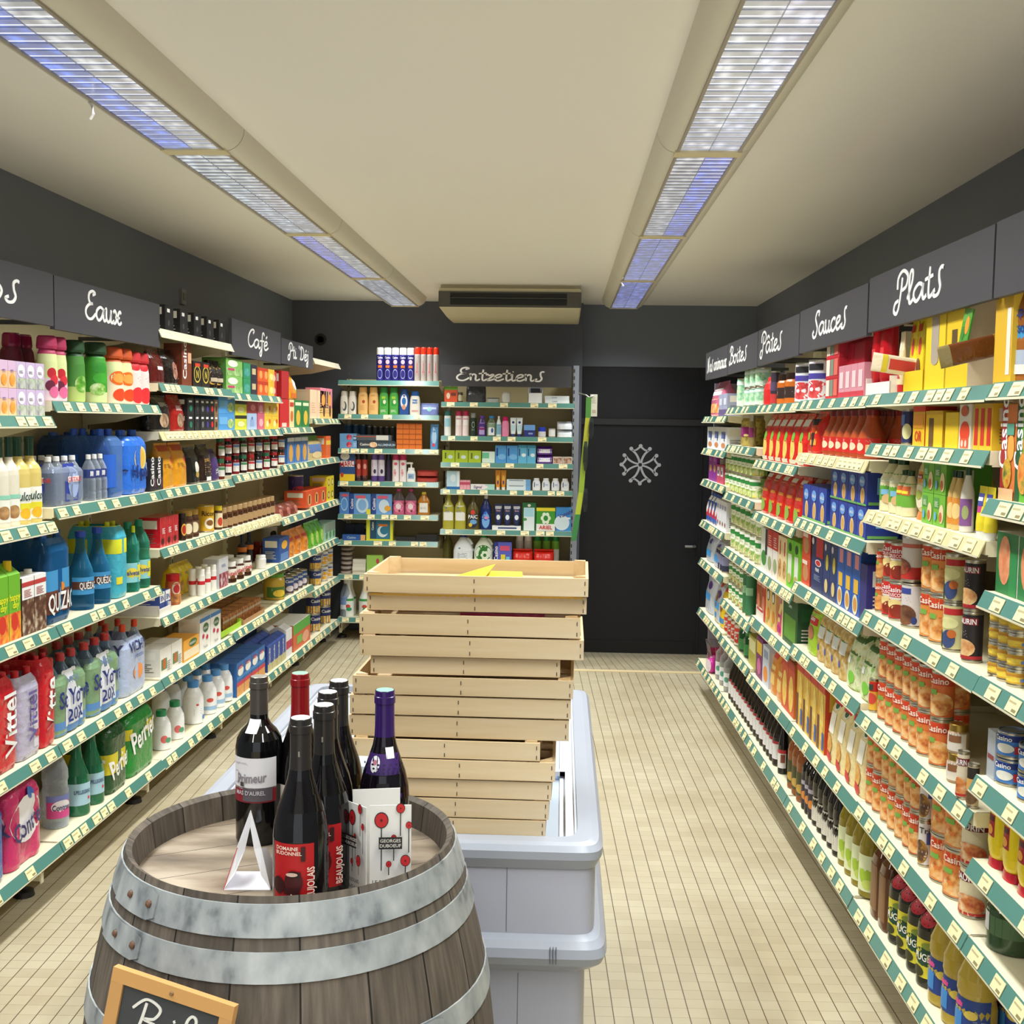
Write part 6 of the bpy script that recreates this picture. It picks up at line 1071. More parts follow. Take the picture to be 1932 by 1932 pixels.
S('R4', 3, 1447, 1467, 2, 'rice_box', 'red topped rice box', 'box', h=.19, d=.1, c='#e6e0da', side='#b8342f', a=[r_(-.5, .6, .5, 1, '#c83430'), n_(-.3, .65, .3, .9, '#f0d0c8'), e_(0, .25, .3, .16, '#9aae7a')])
S('R4', 3, 1467, 1485, 2, 'couscous_box', 'cream grain box', 'box', h=.185, d=.1, c='#ecd3a4', a=[e_(0, .3, .36, .2, 'F#8a5a2a#c9904a#e8d0a0'), r_(-.1, .6, .1, .9, '#c83a3a')])
S('R4', 3, 1485, 1511, 2, 'couscous_box', 'lime green grain box', 'box', h=.19, d=.12, c='#6fc426', side='#86d22f', a=[r_(-.3, .2, .3, .7, '#e4ecdc'), e_(0, .84, .24, .09, '#1f4a24'), e_(0, .2, .3, .1, '#c8b86a')])
S('R4', 2, 1408, 1421, 1, 'soup_box', 'salmon soup box', 'box', h=.17, d=.1, c='#e69a6a', a=[r_(-.5, 0, .5, .3, '#f0e6dc'), r_(-.4, .2, .4, .26, '#c83a3a')])
S('R4', 2, 1421, 1441, 2, 'soup_box', 'red soup box', 'box', h=.2, d=.1, c='#cf3326', a=[e_(0, .4, .3, .2, '#e08a6a'), r_(-.4, .8, .4, .92, '#e8b0a0')])
S('R4', 2, 1441, 1463, 2, 'soup_box', 'cream and orange mash box', 'box', h=.2, d=.1, c='#ecc27a', a=[e_(0, .75, .3, .16, '#2a5a3a'), e_(0, .72, .2, .1, '#e8e4d8'), e_(.1, .3, .26, .14, '#d88a2a'), e_(-.2, .12, .14, .07, '#b8c84a')])
S('R4', 2, 1463, 1474, 1, 'rice_pouch', 'pink rice pouch', 'pouch', h=.19, d=.08, c='S#d84a8a', a=[r_(-.2, .3, .2, .7, '#f0d08a'), e_(0, .15, .3, .08, '#b82a7a')])
S('R4', 2, 1474, 1484, 1, 'rice_box', 'pale yellow rice box', 'box', h=.175, d=.08, c='#ecd898', a=[])
S('R4', 2, 1484, 1513, 1, 'rice_box', 'dark green rice box', 'box', h=.195, d=.1, c='#1f5a2f', side='#1d4a2a', a=[r_(-.4, .12, .4, .62, '#5f9a2f'), tx('Casino', 0, .85, .08, '#dfe8dc')])
S('R4', 1, 1412, 1426, 1, 'polenta_box', 'olive polenta box', 'box', h=.14, d=.1, c='#b4b04a', a=[r_(-.4, .5, .4, .9, '#eae6b0')])
S('R4', 1, 1426, 1438, 1, 'flour_pack', 'purple and yellow flour pack', 'box', h=.18, d=.09, c='#7a2a6a', a=[r_(-.4, .6, .4, .9, '#ecc83a'), e_(0, .3, .3, .2, '#c86a9a')])
S('R4', 1, 1438, 1450, 1, 'flour_pack', 'white and orange flour pack', 'box', h=.17, d=.09, c='#c8d0e0', a=[e_(0, .3, .34, .2, '#e8903a'), r_(-.3, .7, .3, .9, '#8a9ac0')])
S('R4', 1, 1450, 1474, 2, 'noodle_bag', 'orange noodle bag', 'pouch', h=.2, d=.08, c='S#d8883a', a=[r_(-.3, .2, .3, .6, 'F#e8b85a#f0d890'), r_(-.3, .75, .3, .88, '#c83a2a')])
S('R4', 1, 1474, 1498, 2, 'rusk_pack', 'red and yellow rusk pack', 'box', h=.21, d=.1, c='#cc4a22', side='#c8701f', a=[e_(0, .4, .36, .34, 'F#e8b02a#f2d870'), r_(-.5, .85, .5, 1, '#b8281f')])
# -- Sauces
S('R3', 6, 1500, 1554, 2, 'tomato_can', 'white tin with red meat picture', 'can', h=.155, c='#e4e2ea', lid='M#cfcabc', a=[e_(.0, .28, .34, .24, 'F#b81f2a#e05a5a'), r_(-.5, .55, .5, .7, '#4a3f9a'), r_(-.2, .78, .2, .95, '#26242a')])
S('R3', 6, 1557, 1582, 1, 'spice_rack', 'red rack of small spice boxes', 'box', tiers=3, h=.068, d=.16, c='#c22432', side='#b01c2c', a=[r_(-.46, .15, -.2, .95, '#e8e0d0'), r_(-.15, .15, .1, .95, '#7a8a7a'), r_(.14, .15, .44, .95, '#d8685a')])
S('R3', 6, 1582, 1630, 4, 'spread_tub', 'translucent pink tub', 'box', h=.105, d=.07, c='G#e29aa8', a=[r_(-.5, 0, .5, .18, '#c83a4a'), r_(-.3, .3, .3, .8, '#f0c8cc')], sa=[])
S('R3', 6, 1590, 1630, 2, 'spread_tub', 'dark red tub on the pink tubs', 'box', lift=.107, h=.07, d=.1, back=.05, c='G#a81f30', a=[], sa=[])
S('R3', 5, 1508, 1526, 1, 'pasta_bag', 'red pasta pack beside sauce jars', 'pouch', h=.195, d=.1, c='S#d0281f', a=[r_(0, .2, .4, .8, '#e8a03a'), e_(-.2, .4, .2, .1, '#7ab03a')])
S('R3', 5, 1526, 1552, 1, 'sauce_jar', 'tomato sauce jar with black lid', 'jar', h=.125, c='G#b8421f', lid='G#1d1414', lidh=.15, lab=(.1, .6), a=[r_(-.3, .2, .3, 1, '#2a2426'), e_(.1, .6, .12, .14, '#d83a2a'), n_(-.22, .3, .1, .6, '#b8a8a0')])
S('R3', 5, 1553, 1636, 6, 'sauce_bottle', 'tomato sauce bottle with red label', 'bot', h=.2, prof='sauce', rows=2, c='G#b04a24', cap='G#7a1d18', lab=(.1, .42), a=[r_(-.5, 0, .5, 1, '#d22a24'), e_(-.2, .45, .18, .26, '#f0d8b8'), r_(.05, .1, .4, .6, 'F#e07a2a#f4e0b0'), n_(-0.24, 0.74, 0.24, 0.90, WHT)])
PASTA = dict(c='#2a3f9c', side='#223a92', top='#2f489e')
PA = [e_(.05, .28, .22, .26, '#e8c890'), e_(.05, .26, .15, .2, '#d8a85a'), e_(0, .72, .3, .16, '#6fa2e2'), tx('BARILLA', 0, .72, .08, WHT), r_(-.5, 0, .5, .06, '#6fae5a')]
S('R3', 4, 1512, 1556, 3, 'pasta_box', 'blue pasta box', 'box', h=.125, d=.1, a=PA, sa=[r_(-.2, .35, .2, .85, '#7ab8e0'), r_(-.45, .03, .45, .12, '#6fae5a')], **PASTA)
S('R3', 4, 1566, 1634, 4, 'pasta_box', 'blue pasta box in tall stack', 'box', tiers=2, h=.105, d=.1, rows=2, a=PA, sa=[r_(-.2, .35, .2, .85, '#7ab8e0'), r_(-.45, .03, .45, .12, '#6fae5a')], **PASTA)
S('R3', 4, 1536, 1590, 3, 'pasta_box', 'dark blue pasta box at the shelf back', 'box', h=.21, d=.1, back=.2, a=PA, **PASTA)
S('R3', 3, 1512, 1528, 1, 'lasagne_box', 'red orange lasagne box', 'box', tiers=2, h=.1, d=.12, c='#d24a2a', side='#8a1f1c', a=[e_(0, .45, .34, .3, '#c88a5a'), r_(-.4, .75, .2, .9, '#f0d8c8')])
S('R3', 3, 1530, 1552, 1, 'pasta_box', 'navy pasta box with red top', 'box', h=.21, d=.12, c='#1f2f66', a=[r_(-.1, .6, .5, .98, '#c22430'), e_(.1, .5, .26, .06, '#f0e4e4'), e_(.1, .5, .2, .045, '#c8242f'), tx('PENNE', .05, .38, .06, WHT), e_(-.36, .85, .1, .06, '#e8e0e4'), n_(-.2, .2, .4, .3, '#8a9ac0')])
S('R3', 3, 1552, 1578, 2, 'pasta_box', 'navy pasta box with yellow leaf', 'box', h=.2, d=.12, c='#27386e', a=[e_(-.2, .85, .14, .06, '#e0d8e0'), e_(.1, .6, .2, .14, '#c8b84a'), e_(.05, .2, .24, .12, '#e0c88a')])
S('R3', 3, 1578, 1622, 3, 'pasta_box', 'bright blue pasta box', 'box', h=.2, d=.12, c='#2a62c0', side='#24509e', a=[r_(-.2, .72, .3, .94, '#e2909a'), r_(-.26, .34, .3, .56, '#e8b83a'), e_(0, .17, .34, .16, '#f0e0c0'), e_(0, .17, .24, .11, '#d89a4a')])
S('R3', 3, 1621, 1634, 1, 'pasta_box', 'violet blue pasta box', 'box', h=.17, d=.12, c='#33307a', a=[])
S('R3', 2, 1519, 1538, 1, 'candy_bottle', 'lime bag with red label', 'pouch', h=.2, d=.09, c='S#a4c832', a=[r_(-.4, .55, .4, .78, '#c8242f'), tx('Casino', 0, .66, .08, WHT), e_(0, .4, .3, .12, '#a86a4a')])
S('R3', 2, 1536, 1590, 4, 'trail_mix_bag', 'clear snack bag with green top', 'pouch', h=.2, d=.1, c='F#8a6a3a#c9a45a#d8d0b0', a=[r_(-.5, .62, .5, 1, '#3f7a38'), r_(-.5, .42, .5, .62, '#d6d8d4'), e_(.0, .25, .12, .06, '#5a5aa8')])
S('R3', 2, 1590, 1642, 2, 'salad_bag', 'big clear bag with dark green band', 'pouch', h=.21, d=.14, c='F#c8c07a#dfe4c0#8fb85a', a=[r_(-.5, .55, .5, .96, '#3f6a2c'), e_(.1, .2, .2, .1, '#7ac83a'), r_(-.2, .4, .0, .5, WHT)])
S('R3', 1, 1502, 1555, 4, 'toast_pack', 'yellow and red toast pack', 'box', h=.24, d=.1, c='#dcb03a', side='#c8401f', a=[r_(-.5, .0, -.2, .5, '#6a3a24'), e_(.1, .5, .26, .34, 'F#e0b02a#f4dc80'), r_(-.5, .86, .5, 1, '#c4301f'), r_(.2, .05, .45, .3, '#3f5ab0')])
S('R3', 1, 1557, 1628, 4, 'breadstick_pack', 'red topped breadstick pack with wheat', 'pouch', h=.245, d=.09, c='S#ecd9a0', flat=.3, a=[r_(-.5, .8, .5, 1, '#c81f28'), e_(.1, .8, .22, .07, '#dfe0d0'), e_(.1, .8, .17, .05, '#2a5a3a'), r_(-.2, .42, .3, .7, '#f2eee0'), e_(-.1, .25, .34, .14, 'F#d88a2a#f0c86a'), e_(-.1, .08, .34, .08, '#d0242c')])
# -- Plats
S('R2', 6, 1637, 1668, 2, 'ketchup_bottle', 'red ketchup bottle in white box', 'sqz', h=.22, lift=.006, c='G#b8141f', cap='G#8a0f18', a=[r_(-.3, .3, .3, .6, '#d8343a')])
S('R2', 6, 1633, 1680, 1, 'carton_tray', 'white tray holding ketchup bottles', 'tray', h=.062, d=.11, back=.01, c='#f0ebe2', inner=None)
S('R2', 6, 1684, 1696, 1, 'mayonnaise_tube', 'cream and red sauce tube', 'tube', h=.17, c='#ecd9b0', cap='#c8242c', a=[r_(-.4, .1, .4, .5, '#b83a3a'), e_(0, .8, .3, .1, '#f0e8d0')])
S('R2', 6, 1684, 1706, 1, 'soy_sauce_bottle', 'dark sauce bottle with black cap', 'bot', h=.245, prof='burg', c='D#241410', cap='G#17181c', back=.15, lab=(.1, .4), a=[r_(-.5, 0, .5, 1, '#d8d0c0')])
S('R2', 6, 1704, 1742, 1, 'sachet_box', 'yellow display box of sauce sachets', 'tray', h=.1, d=.1, c='#e9c41f', inner=None)
S('R2', 6, 1708, 1738, 2, 'sauce_sachet', 'yellow sauce sachet standing in display box', 'pouch', h=.2, lift=.004, back=.05, d=.02, c='S#ecd02a', a=[e_(.1, .6, .2, .12, '#d8483a'), r_(-.4, .8, .2, .9, '#c8402a'), e_(0, .3, .3, .14, '#7a4a2a')])
S('R2', 6, 1744, 1782, 1, 'sachet_box', 'upright yellow display box with cut out window', 'box', h=.215, d=.12, c='#e6c624', side='#d8b83a', a=[r_(-.2, .35, .18, .85, '#a89a8a'), e_(0, .35, .19, .06, '#a89a8a')], sa=[r_(-.4, .5, .4, .8, '#5a3a2a'), r_(-.4, .08, .4, .2, '#c9a24a')])
S('R2', 6, 1783, 1826, 1, 'sachet_box', 'second yellow display box with dark window', 'box', h=.2, d=.12, c='#e2be20', side='#d9c8ae', a=[r_(-.25, .35, .0, .7, '#5a4424')], sa=[])
S('R1', 7, 1874, 1908, 1, 'sachet_box', 'plain ochre display box', 'box', h=.2, d=.14, c='#dbae2c', side='#e0b838', a=[r_(.2, .1, .42, .8, '#e9e0d0')], sa=[])
S('R1', 7, 1912, 1962, 1, 'sauce_bottle', 'brown soup bottle with blue label', 'bot', h=.255, back=.03, prof='waist', c='G#a8682f', cap='G#5a3a1f', lab=(.12, .78), a=[r_(-.5, 0, .5, 1, '#3f9ad8'), r_(-.5, .0, .5, .22, '#b8c4d8'), tx('Soupe', -.12, .7, .13, '#23408a'), tx('Poisson', -.12, .5, .13, '#23408a'), r_(-.3, -.08, .3, .04, '#f2efe8')])
S('R2', 5, 1702, 1722, 1, 'sauce_can', 'navy tin with cream lid', 'can', h=.098, c='#27305f', lid='#d8d2c0', a=[e_(.1, .35, .26, .26, '#d8d8a0'), r_(-.4, .55, .0, .9, '#5a7ab8')])
S('R2', 5, 1722, 1745, 1, 'stock_cube_box', 'red and yellow stock cube box', 'box', h=.105, d=.08, c='#e8b71f', side='#d0301f', a=[r_(-.5, .86, .5, 1, '#d8301f'), r_(-.4, .45, .4, .8, '#f0a02a'), tx('OR', 0, .25, .26, '#c83a1f')])
S('R2', 5, 1746, 1779, 1, 'stock_cube_box', 'yellow folded display carton', 'box', h=.09, d=.1, c='#ecc21f', side='#b88a1a', a=[r_(-.3, .0, -.02, .8, '#6a4a1c'), r_(-.5, .9, .5, 1, '#d8a81f')])
S('R2', 5, 1783, 1808, 1, 'stock_cube_box', 'low yellow stock cube box', 'box', h=.085, d=.1, c='#eac520', a=[])
S('R2', 5, 1786, 1836, 2, 'stock_cube_box', 'brown patterned box behind', 'box', h=.125, back=.12, d=.1, c='#c08a5a', a=[e_(0, .75, .24, .16, '#d8603a'), e_(0, .75, .14, .1, '#f0c08a')])
S('R2', 5, 1809, 1832, 1, 'stock_cube_box', 'white box with red pot picture', 'box', h=.125, d=.09, c='#e6dccb', a=[e_(0, .38, .42, .24, '#d8401f'), r_(-.34, .02, .34, .24, '#e05a3a'), e_(-.16, .12, .09, .08, '#f0d0c0'), e_(.16, .12, .09, .08, '#f0d0c0'), e_(0, .85, .3, .12, '#c8603a')])
S('R2', 5, 1836, 1872, 3, 'stock_cube_box', 'yellow box with red stripe', 'box', h=.115, d=.1, c='#e2b62a', a=[r_(-.3, .1, .3, .9, '#c8301f'), r_(-.5, .92, .5, 1, '#c8a02a')])
SALAD = [r_(-.5, .2, .5, 1, '#5f9f2f'), tx('Casino', 0, .82, .13, '#e6f0d8'), n_(-0.24, 0.64, 0.24, 0.73, '#e0ecc8'), r_(-.2, .36, .25, .52, '#7fb8d8'), e_(.1, .25, .24, .14, '#d8b07a')]
S('R2', 4, 1652, 1690, 2, 'dressing_bottle', 'large white dressing bottle with green label', 'bot', h=.175, prof='soft', c='G#e6dfb4', cap='G#2a4a24', lab=(.08, .72), a=SALAD)
S('R2', 4, 1690, 1715, 2, 'dressing_bottle', 'small white dressing bottle with green label', 'bot', h=.125, prof='soft', c='G#e6dfb4', cap='G#2a4a24', lab=(.08, .72), a=[r_(-.5, .2, .5, 1, '#6fae3a'), r_(-.3, .6, .2, .9, '#d86a3a'), r_(-.3, .65, .1, .75, '#f0d83a')])
S('R2', 4, 1715, 1752, 1, 'mayonnaise_bottle', 'upside down mayonnaise bottle with orange badge', 'sqz', h=.185, back=.035, c='G#e6cf96', cap='G#d87a3a', a=[e_(0, .85, .4, .2, '#d8862a'), r_(-.38, .8, .38, .95, '#9a2a1c'), tx('Amora', 0, .87, .1, WHT), e_(0, .2, .44, .4, '#efe6c8'), e_(.05, .25, .2, .16, '#a8b84a')])
S('R2', 4, 1736, 1786, 2, 'salad_box', 'green mayonnaise carton', 'box', tiers=2, h=.082, d=.11, c='#74b63a', side='#4f8f24', top='#3f6a2a', a=[r_(-.45, .55, .0, .9, '#5a9a4a'), n_(-0.36, 0.61, -0.04, 0.79, '#e6f0d0'), e_(.25, .4, .2, .3, '#e9d6a8'), e_(.2, .3, .12, .16, '#c86a3a'), e_(-.25, .3, .1, .14, '#6fb0d8')], sa=[r_(-.3, .15, .1, .8, '#d8e2cc')])
S('R2', 4, 1786, 1810, 2, 'dressing_bottle', 'orange labelled dressing bottle', 'bot', h=.14, prof='soft', c='G#e2c078', cap='G#28402a', lab=(.1, .55), a=[r_(-.5, 0, .5, 1, '#e0923a'), e_(0, .5, .3, .3, '#f0d08a')])
S('R2', 4, 1811, 1834, 1, 'dressing_bottle', 'purple labelled dressing bottle', 'bot', h=.15, prof='soft', c='G#e9e4da', cap='G#2f4a30', lab=(.1, .52), a=[r_(-.5, 0, .5, 1, '#8a5a98'), e_(.1, .5, .2, .26, '#a8b070')])
S('R2', 4, 1832, 1862, 2, 'sauce_tube', 'white sauce tube with yellow base', 'tube', h=.115, back=-.0, c='#ecd82f', cap='#f0f0ec', a=[r_(-.5, .45, .5, .62, '#c8408a'), r_(-.5, .62, .5, .95, '#4a4a9a'), r_(-.4, .75, .4, .85, '#dfe0f0')])
S('R2', 4, 1838, 1872, 1, 'mayonnaise_bucket', 'round yellow mayonnaise tub in shadow', 'bot', h=.15, back=.1, prof='round', c='G#c9b02a', cap='G#e6dfc0')
OR_ = lambda: [r_(-.5, .74, .5, 1, '#d2421f'), tx('Casino', 0, .86, .15, '#f6ead8'), e_(.05, .3, .42, .28, 'F#b8501f#e8a85a#f0d0a0'), r_(-.2, .52, .0, .64, '#7aae4a')]
SAU = [r_(-.5, .74, .5, .92, '#7a141f'), tx('SAURIN', 0, .83, .13, WHT), n_(-.3, .5, .2, .64, '#d8d0c8'), e_(0, .22, .4, .24, 'F#a83a1f#d8884a#f0d8b0'), r_(-.5, 0, .5, .06, '#b82a2a')]
S('R2', 3, 1645, 1663, 1, 'stew_can', 'orange stew can with white rim', 'can', tiers=2, h=.092, c='#dd7a3a', a=OR_())
S('R2', 3, 1663, 1699, 2, 'couscous_can', 'red couscous can', 'can', tiers=2, h=.108, c='#cf2a24', a=[r_(-.5, .55, .5, .62, '#f0e8da'), tx('Casino', 0, .86, .15, WHT), tx('COUSCOUS', 0, .7, .1, WHT), e_(0, .42, .3, .14, '#f0d890'), e_(.1, .22, .26, .2, '#8a2a14')])
S('R2', 3, 1699, 1738, 1, 'lentil_can', 'large pale can with lentils picture', 'can', fat=1.1, tiers=1, h=.12, c='#dcd6d4', a=[r_(-.5, .8, .1, .95, '#3a4a9a'), e_(-.05, .25, .3, .26, 'F#4a2a1c#8a5a3a'), n_(-.3, .6, .1, .74, '#c86a5a'), e_(.2, .12, .08, .1, '#2a3a7a')])
S('R2', 3, 1699, 1738, 1, 'chilli_can', 'large white can with red base on top', 'can', lift=.122, h=.125, c='#d9d2cc', a=[r_(-.5, .78, .5, .88, '#c86a5a'), r_(-.5, 0, .5, .3, '#c8302a'), e_(-.2, .3, .3, .2, 'F#5a2a1c#9a5a3a')])
S('R2', 3, 1738, 1778, 2, 'ravioli_can', 'orange quenelle can', 'can', tiers=2, h=.122, c='#e58f3f', a=OR_())
S('R2', 3, 1778, 1815, 1, 'sauerkraut_can', 'cream and green can with red label', 'can', tiers=2, h=.118, c='#d8cf96', a=[r_(-.2, .8, .4, .95, '#c22a2a'), e_(-.05, .6, .32, .14, '#e6e2a0'), e_(.0, .22, .2, .22, '#3a4a7a'), r_(-.5, 0, -.2, .4, '#2a4a34'), e_(.1, .35, .12, .1, '#c86a2a')])
S('R2', 3, 1816, 1850, 1, 'cassoulet_can', 'black stew can with red ribbon', 'can', tiers=2, h=.118, c='#241d20', a=[r_(-.4, .78, .3, .94, '#8a1a2a'), tx('SAURIN', -.05, .86, .12, WHT), n_(-.35, .5, .0, .66, '#b8b0a8'), e_(-.1, .25, .34, .2, 'F#c8702a#f0d8a0'), r_(-.5, 0, .5, .08, '#a82028')])
S('R1', 4, 1866, 1920, 3, 'corn_can', 'small yellow corn can', 'can', fat=1.4, tiers=4, h=.05, c='#d8ac34', a=[e_(0, .4, .3, .3, '#efd04a'), r_(.2, .2, .5, .5, '#6a8ad0'), r_(-.5, .7, .5, .9, '#c88a2a')])
S('R2', 2, 1640, 1657, 1, 'pasta_can', 'red and yellow pasta can', 'can', h=.1, c='#e8b83a', a=[r_(-.5, .65, .5, 1, '#c8281f'), e_(0, .4, .3, .2, '#d84a3a'), r_(-.4, .7, .1, .9, '#2a4a34')])
S('R2', 2, 1657, 1702, 3, 'ravioli_can', 'red ravioli can', 'can', tiers=2, h=.118, c='#d8602f', a=OR_())
S('R2', 2, 1702, 1752, 3, 'ravioli_can', 'orange ravioli can', 'can', tiers=2, h=.118, rows=2, c='#e07a38', a=OR_())
S('R2', 2, 1752, 1790, 1, 'ravioli_can', 'big orange ravioli can', 'can', fat=1.3, tiers=2, h=.12, c='#dd6f34', a=OR_())
S('R2', 2, 1788, 1822, 1, 'pate_jar', 'jar with flat gold lid', 'jar', fat=1.6, tiers=2, h=.07, c='G#a88a6a', lid='M#b8964a', lidh=.2, lab=(.1, .7), a=[r_(-.5, 0, .5, 1, '#dfd6ca'), r_(-.2, .5, .3, .9, '#8a5a3a')])
S('R2', 2, 1806, 1826, 1, 'cassoulet_can', 'small pale stew can with red ribbon', 'can', h=.11, back=.0, c='#dfd2b8', a=SAU)
S('R2', 2, 1826, 1846, 1, 'lentil_can', 'cream and brown lentil can', 'can', h=.1, back=.0, c='#dcc49a', a=[r_(-.5, .7, .5, 1, '#2a2420'), r_(-.5, .4, .5, .7, '#e0a85a'), e_(0, .2, .4, .18, 'F#5a3a24#8a6a4a')])
S('R2', 1, 1634, 1660, 2, 'cassoulet_can', 'orange bean stew can', 'can', tiers=2, h=.12, c='#dd7236', a=OR_())
S('R2', 1, 1662, 1704, 3, 'cassoulet_can', 'orange and white bean can', 'can', tiers=2, h=.12, rows=2, c='#e59248', a=OR_())
S('R2', 1, 1704, 1730, 2, 'cassoulet_can', 'deep red bean can', 'can', tiers=2, h=.12, c='#cf5a2c', a=OR_())
S('R2', 1, 1732, 1756, 1, 'tripe_can', 'white can with dark food picture', 'can', tiers=2, h=.122, c='#d8d4d0', a=[e_(-.05, .3, .34, .3, 'F#2a2434#6a4a2a#d8a03a'), tx('Tri', .1, .85, .14, '#3a3a3a'), r_(.2, .5, .42, .8, '#4a5aa0')])
S('R2', 1, 1757, 1812, 2, 'cassoulet_can', 'orange sausage stew can', 'can', tiers=2, h=.124, c='#e2823c', a=OR_())
S('R2', 1, 1814, 1862, 1, 'sausage_can', 'large cream sausage can with red ribbon', 'can', tiers=2, h=.13, c='#e0d2ae', a=SAU)
# -- right edge
S('R1', 6, 1874, 1908, 1, 'soup_box', 'orange soup carton with vegetables', 'box', h=.2, d=.1, c='#dd7a3a', side='#d8683a', a=[r_(-.5, 0, -.2, 1, '#a8242a'), tx('Casino', -.36, .72, .2, WHT, 90), e_(.2, .55, .22, .14, '#e8a84a'), e_(.0, .28, .3, .16, 'F#4a6a2a#d8b03a#c83a2a'), r_(-.1, .68, .4, .8, '#5aa08a'), r_(-.5, 0, .5, .12, '#e6b88a')])
S('R1', 6, 1908, 1945, 1, 'soup_box', 'green soup carton with carrots', 'box', h=.2, d=.1, c='#5fae34', side='#3f8a2a', a=[r_(-.5, 0, -.2, 1, '#1f5a34'), tx('Casino', -.36, .72, .2, WHT, 90), e_(.2, .6, .24, .12, '#e8902a'), e_(.05, .3, .36, .22, 'F#d8702a#f0a04a#4a8a2a')])
S('R1', 5, 1874, 1960, 2, 'rice_pack', 'green pack with salmon window', 'box', h=.13, d=.14, c='#1f7a3f', side='#e6e2dc', a=[e_(-.1, .55, .28, .4, 'F#d8784a#f0a880'), r_(.15, .0, .5, .7, '#2a8a4a')])
TUNA = [r_(-.5, .7, .5, 1, '#1f2f7a'), tx('Casino', -.05, .84, .24, WHT), e_(.0, .35, .2, .24, '#e8e6da'), r_(.2, .1, .46, .5, '#c8303a')]
S('R1', 3, 1842, 1856, 1, 'fish_tin', 'grey side of a narrow tin', 'box', h=.105, d=.08, c='#aab0ba', a=[r_(-.4, .4, .4, .5, '#8a3a3a')])
S('R1', 3, 1848, 1925, 2, 'tuna_can', 'blue tuna can', 'can', fat=1.3, tiers=2, h=.058, c='#3f80d0', lid='M#6a7a98', a=TUNA)
S('R1', 2, 1852, 1935, 3, 'mustard_bottle', 'yellow squeeze bottle with red cap below', 'sqz', h=.155, c='G#e8cf1a', cap='G#b81f30', a=[r_(-.3, .3, .3, .95, '#a8242c'), r_(-.22, .75, .22, .9, '#4a1a1c'), e_(0, .5, .2, .14, '#e8a03a')])
S('R1', 1, 1862, 1945, 1, 'pickle_jar', 'large dark green jar with barcode', 'jar', fat=1.3, h=.125, c='D#2f4a2a', lid='G#26302a', lab=(.1, .75), a=[r_(-.5, .3, .5, .8, '#4a6a44'), r_(-.42, .35, -.2, .85, '#d8d8d8')])
# -- bottom shelf of oils, vinegars and syrups, far to near
for px0, px1, n in ((1374, 1440, 12), (1440, 1466, 4)):
    S('R5' if px0 < 1400 else 'R4', 0, px0, px1, n, 'vinegar_bottle', 'dark vinegar bottle with white label', 'bot', h=.25, prof='burg', rows=1, c='D#1d1210', cap='D#151212', lab=(.12, .42), a=[r_(-.5, 0, .5, 1, '#e2e0e2'), r_(-.5, .85, .5, 1, '#a82a34'), n_(-.3, .2, .3, .7, '#8a8088')])
S('R4', 0, 1467, 1484, 1, 'vinegar_bottle', 'wide dark vinegar bottle with red and white label', 'bot', h=.25, prof='burg', c='D#15100f', cap='D#120f0f', lab=(.1, .4), a=[r_(-.5, 0, .5, 1, '#e6e2e0'), r_(-.5, .8, .5, 1, '#c8343c'), r_(.05, .3, .4, .75, '#8a4a3a')])
S('R3', 0, 1486, 1512, 3, 'vinegar_bottle', 'amber cider vinegar bottle', 'bot', h=.25, prof='oil', c='D#8a4a1a', cap='D#3a2414', lab=(.1, .45), a=[r_(-.5, 0, .5, 1, '#4a4a2a'), e_(0, .3, .3, .2, '#c8a04a')])
S('R3', 0, 1512, 1532, 3, 'vinegar_bottle', 'black balsamic vinegar bottle', 'bot', h=.25, prof='bord', c='D#141113', cap='D#121012', lab=(.1, .5), a=[r_(-.5, 0, .5, 1, '#3a2f3f'), e_(0, .3, .26, .16, '#d8883a'), r_(-.3, .7, .3, .85, '#b8b0c0')])
S('R3', 0, 1532, 1582, 5, 'olive_oil_bottle', 'black oil bottle with pale label', 'bot', h=.27, prof='waist', c='D#181512', cap='D#15120f', lab=(.08, .4), a=[r_(-.5, 0, .5, 1, '#d8d2c6'), e_(.1, .85, .1, .1, '#1d1a16'), n_(-.2, .2, .3, .6, '#a49c90')])
S('R3', 0, 1582, 1636, 4, 'oil_bottle', 'green oil bottle with white leaf label', 'bot', h=.27, prof='waist', c='D#8a7a1a', cap='G#b09a2a', lab=(.08, .52), a=[r_(-.4, 0, .4, 1, '#e4ecc0'), e_(0, .5, .25, .3, '#a8c83a'), e_(.1, .2, .2, .14, '#c9d86a')])
S('R2', 0, 1638, 1672, 2, 'oil_bottle', 'brown square oil bottle', 'bot', h=.265, prof='oil', e=4, c='D#5a3216', cap='D#3a2010', lab=(.1, .6), a=[r_(-.5, 0, .5, 1, '#8a6440')])
OLIVE = [r_(-.5, 0, .5, 1, '#e0d43a'), e_(.0, .55, .4, .24, '#1f4a34'), tx('PUGET', 0, .55, .2, WHT), e_(-.2, .15, .2, .14, '#3a3a1c'), e_(.2, .85, .3, .1, '#8a9a3a')]
S('R2', 0, 1674, 1752, 4, 'olive_oil_bottle', 'dark olive oil bottle with yellow label', 'bot', h=.275, prof='bord', c=[(0, 'D#1f1f14'), (.72, 'D#1a1a12')], cap='G#1d1f1a', lab=(.1, .48), a=OLIVE, neck=(.6, .74, [e_(0, .5, .42, .48, '#b81f2c')]))
SUN = [r_(-.5, 0, .5, 1, '#23408a'), r_(-.5, .1, -.1, .9, '#3f8ad0'), e_(.1, .6, .14, .12, '#e0c85a'), r_(-.4, .75, -.1, .9, '#d84a8a'), n_(.15, .2, .45, .5, '#8a9ac8')]
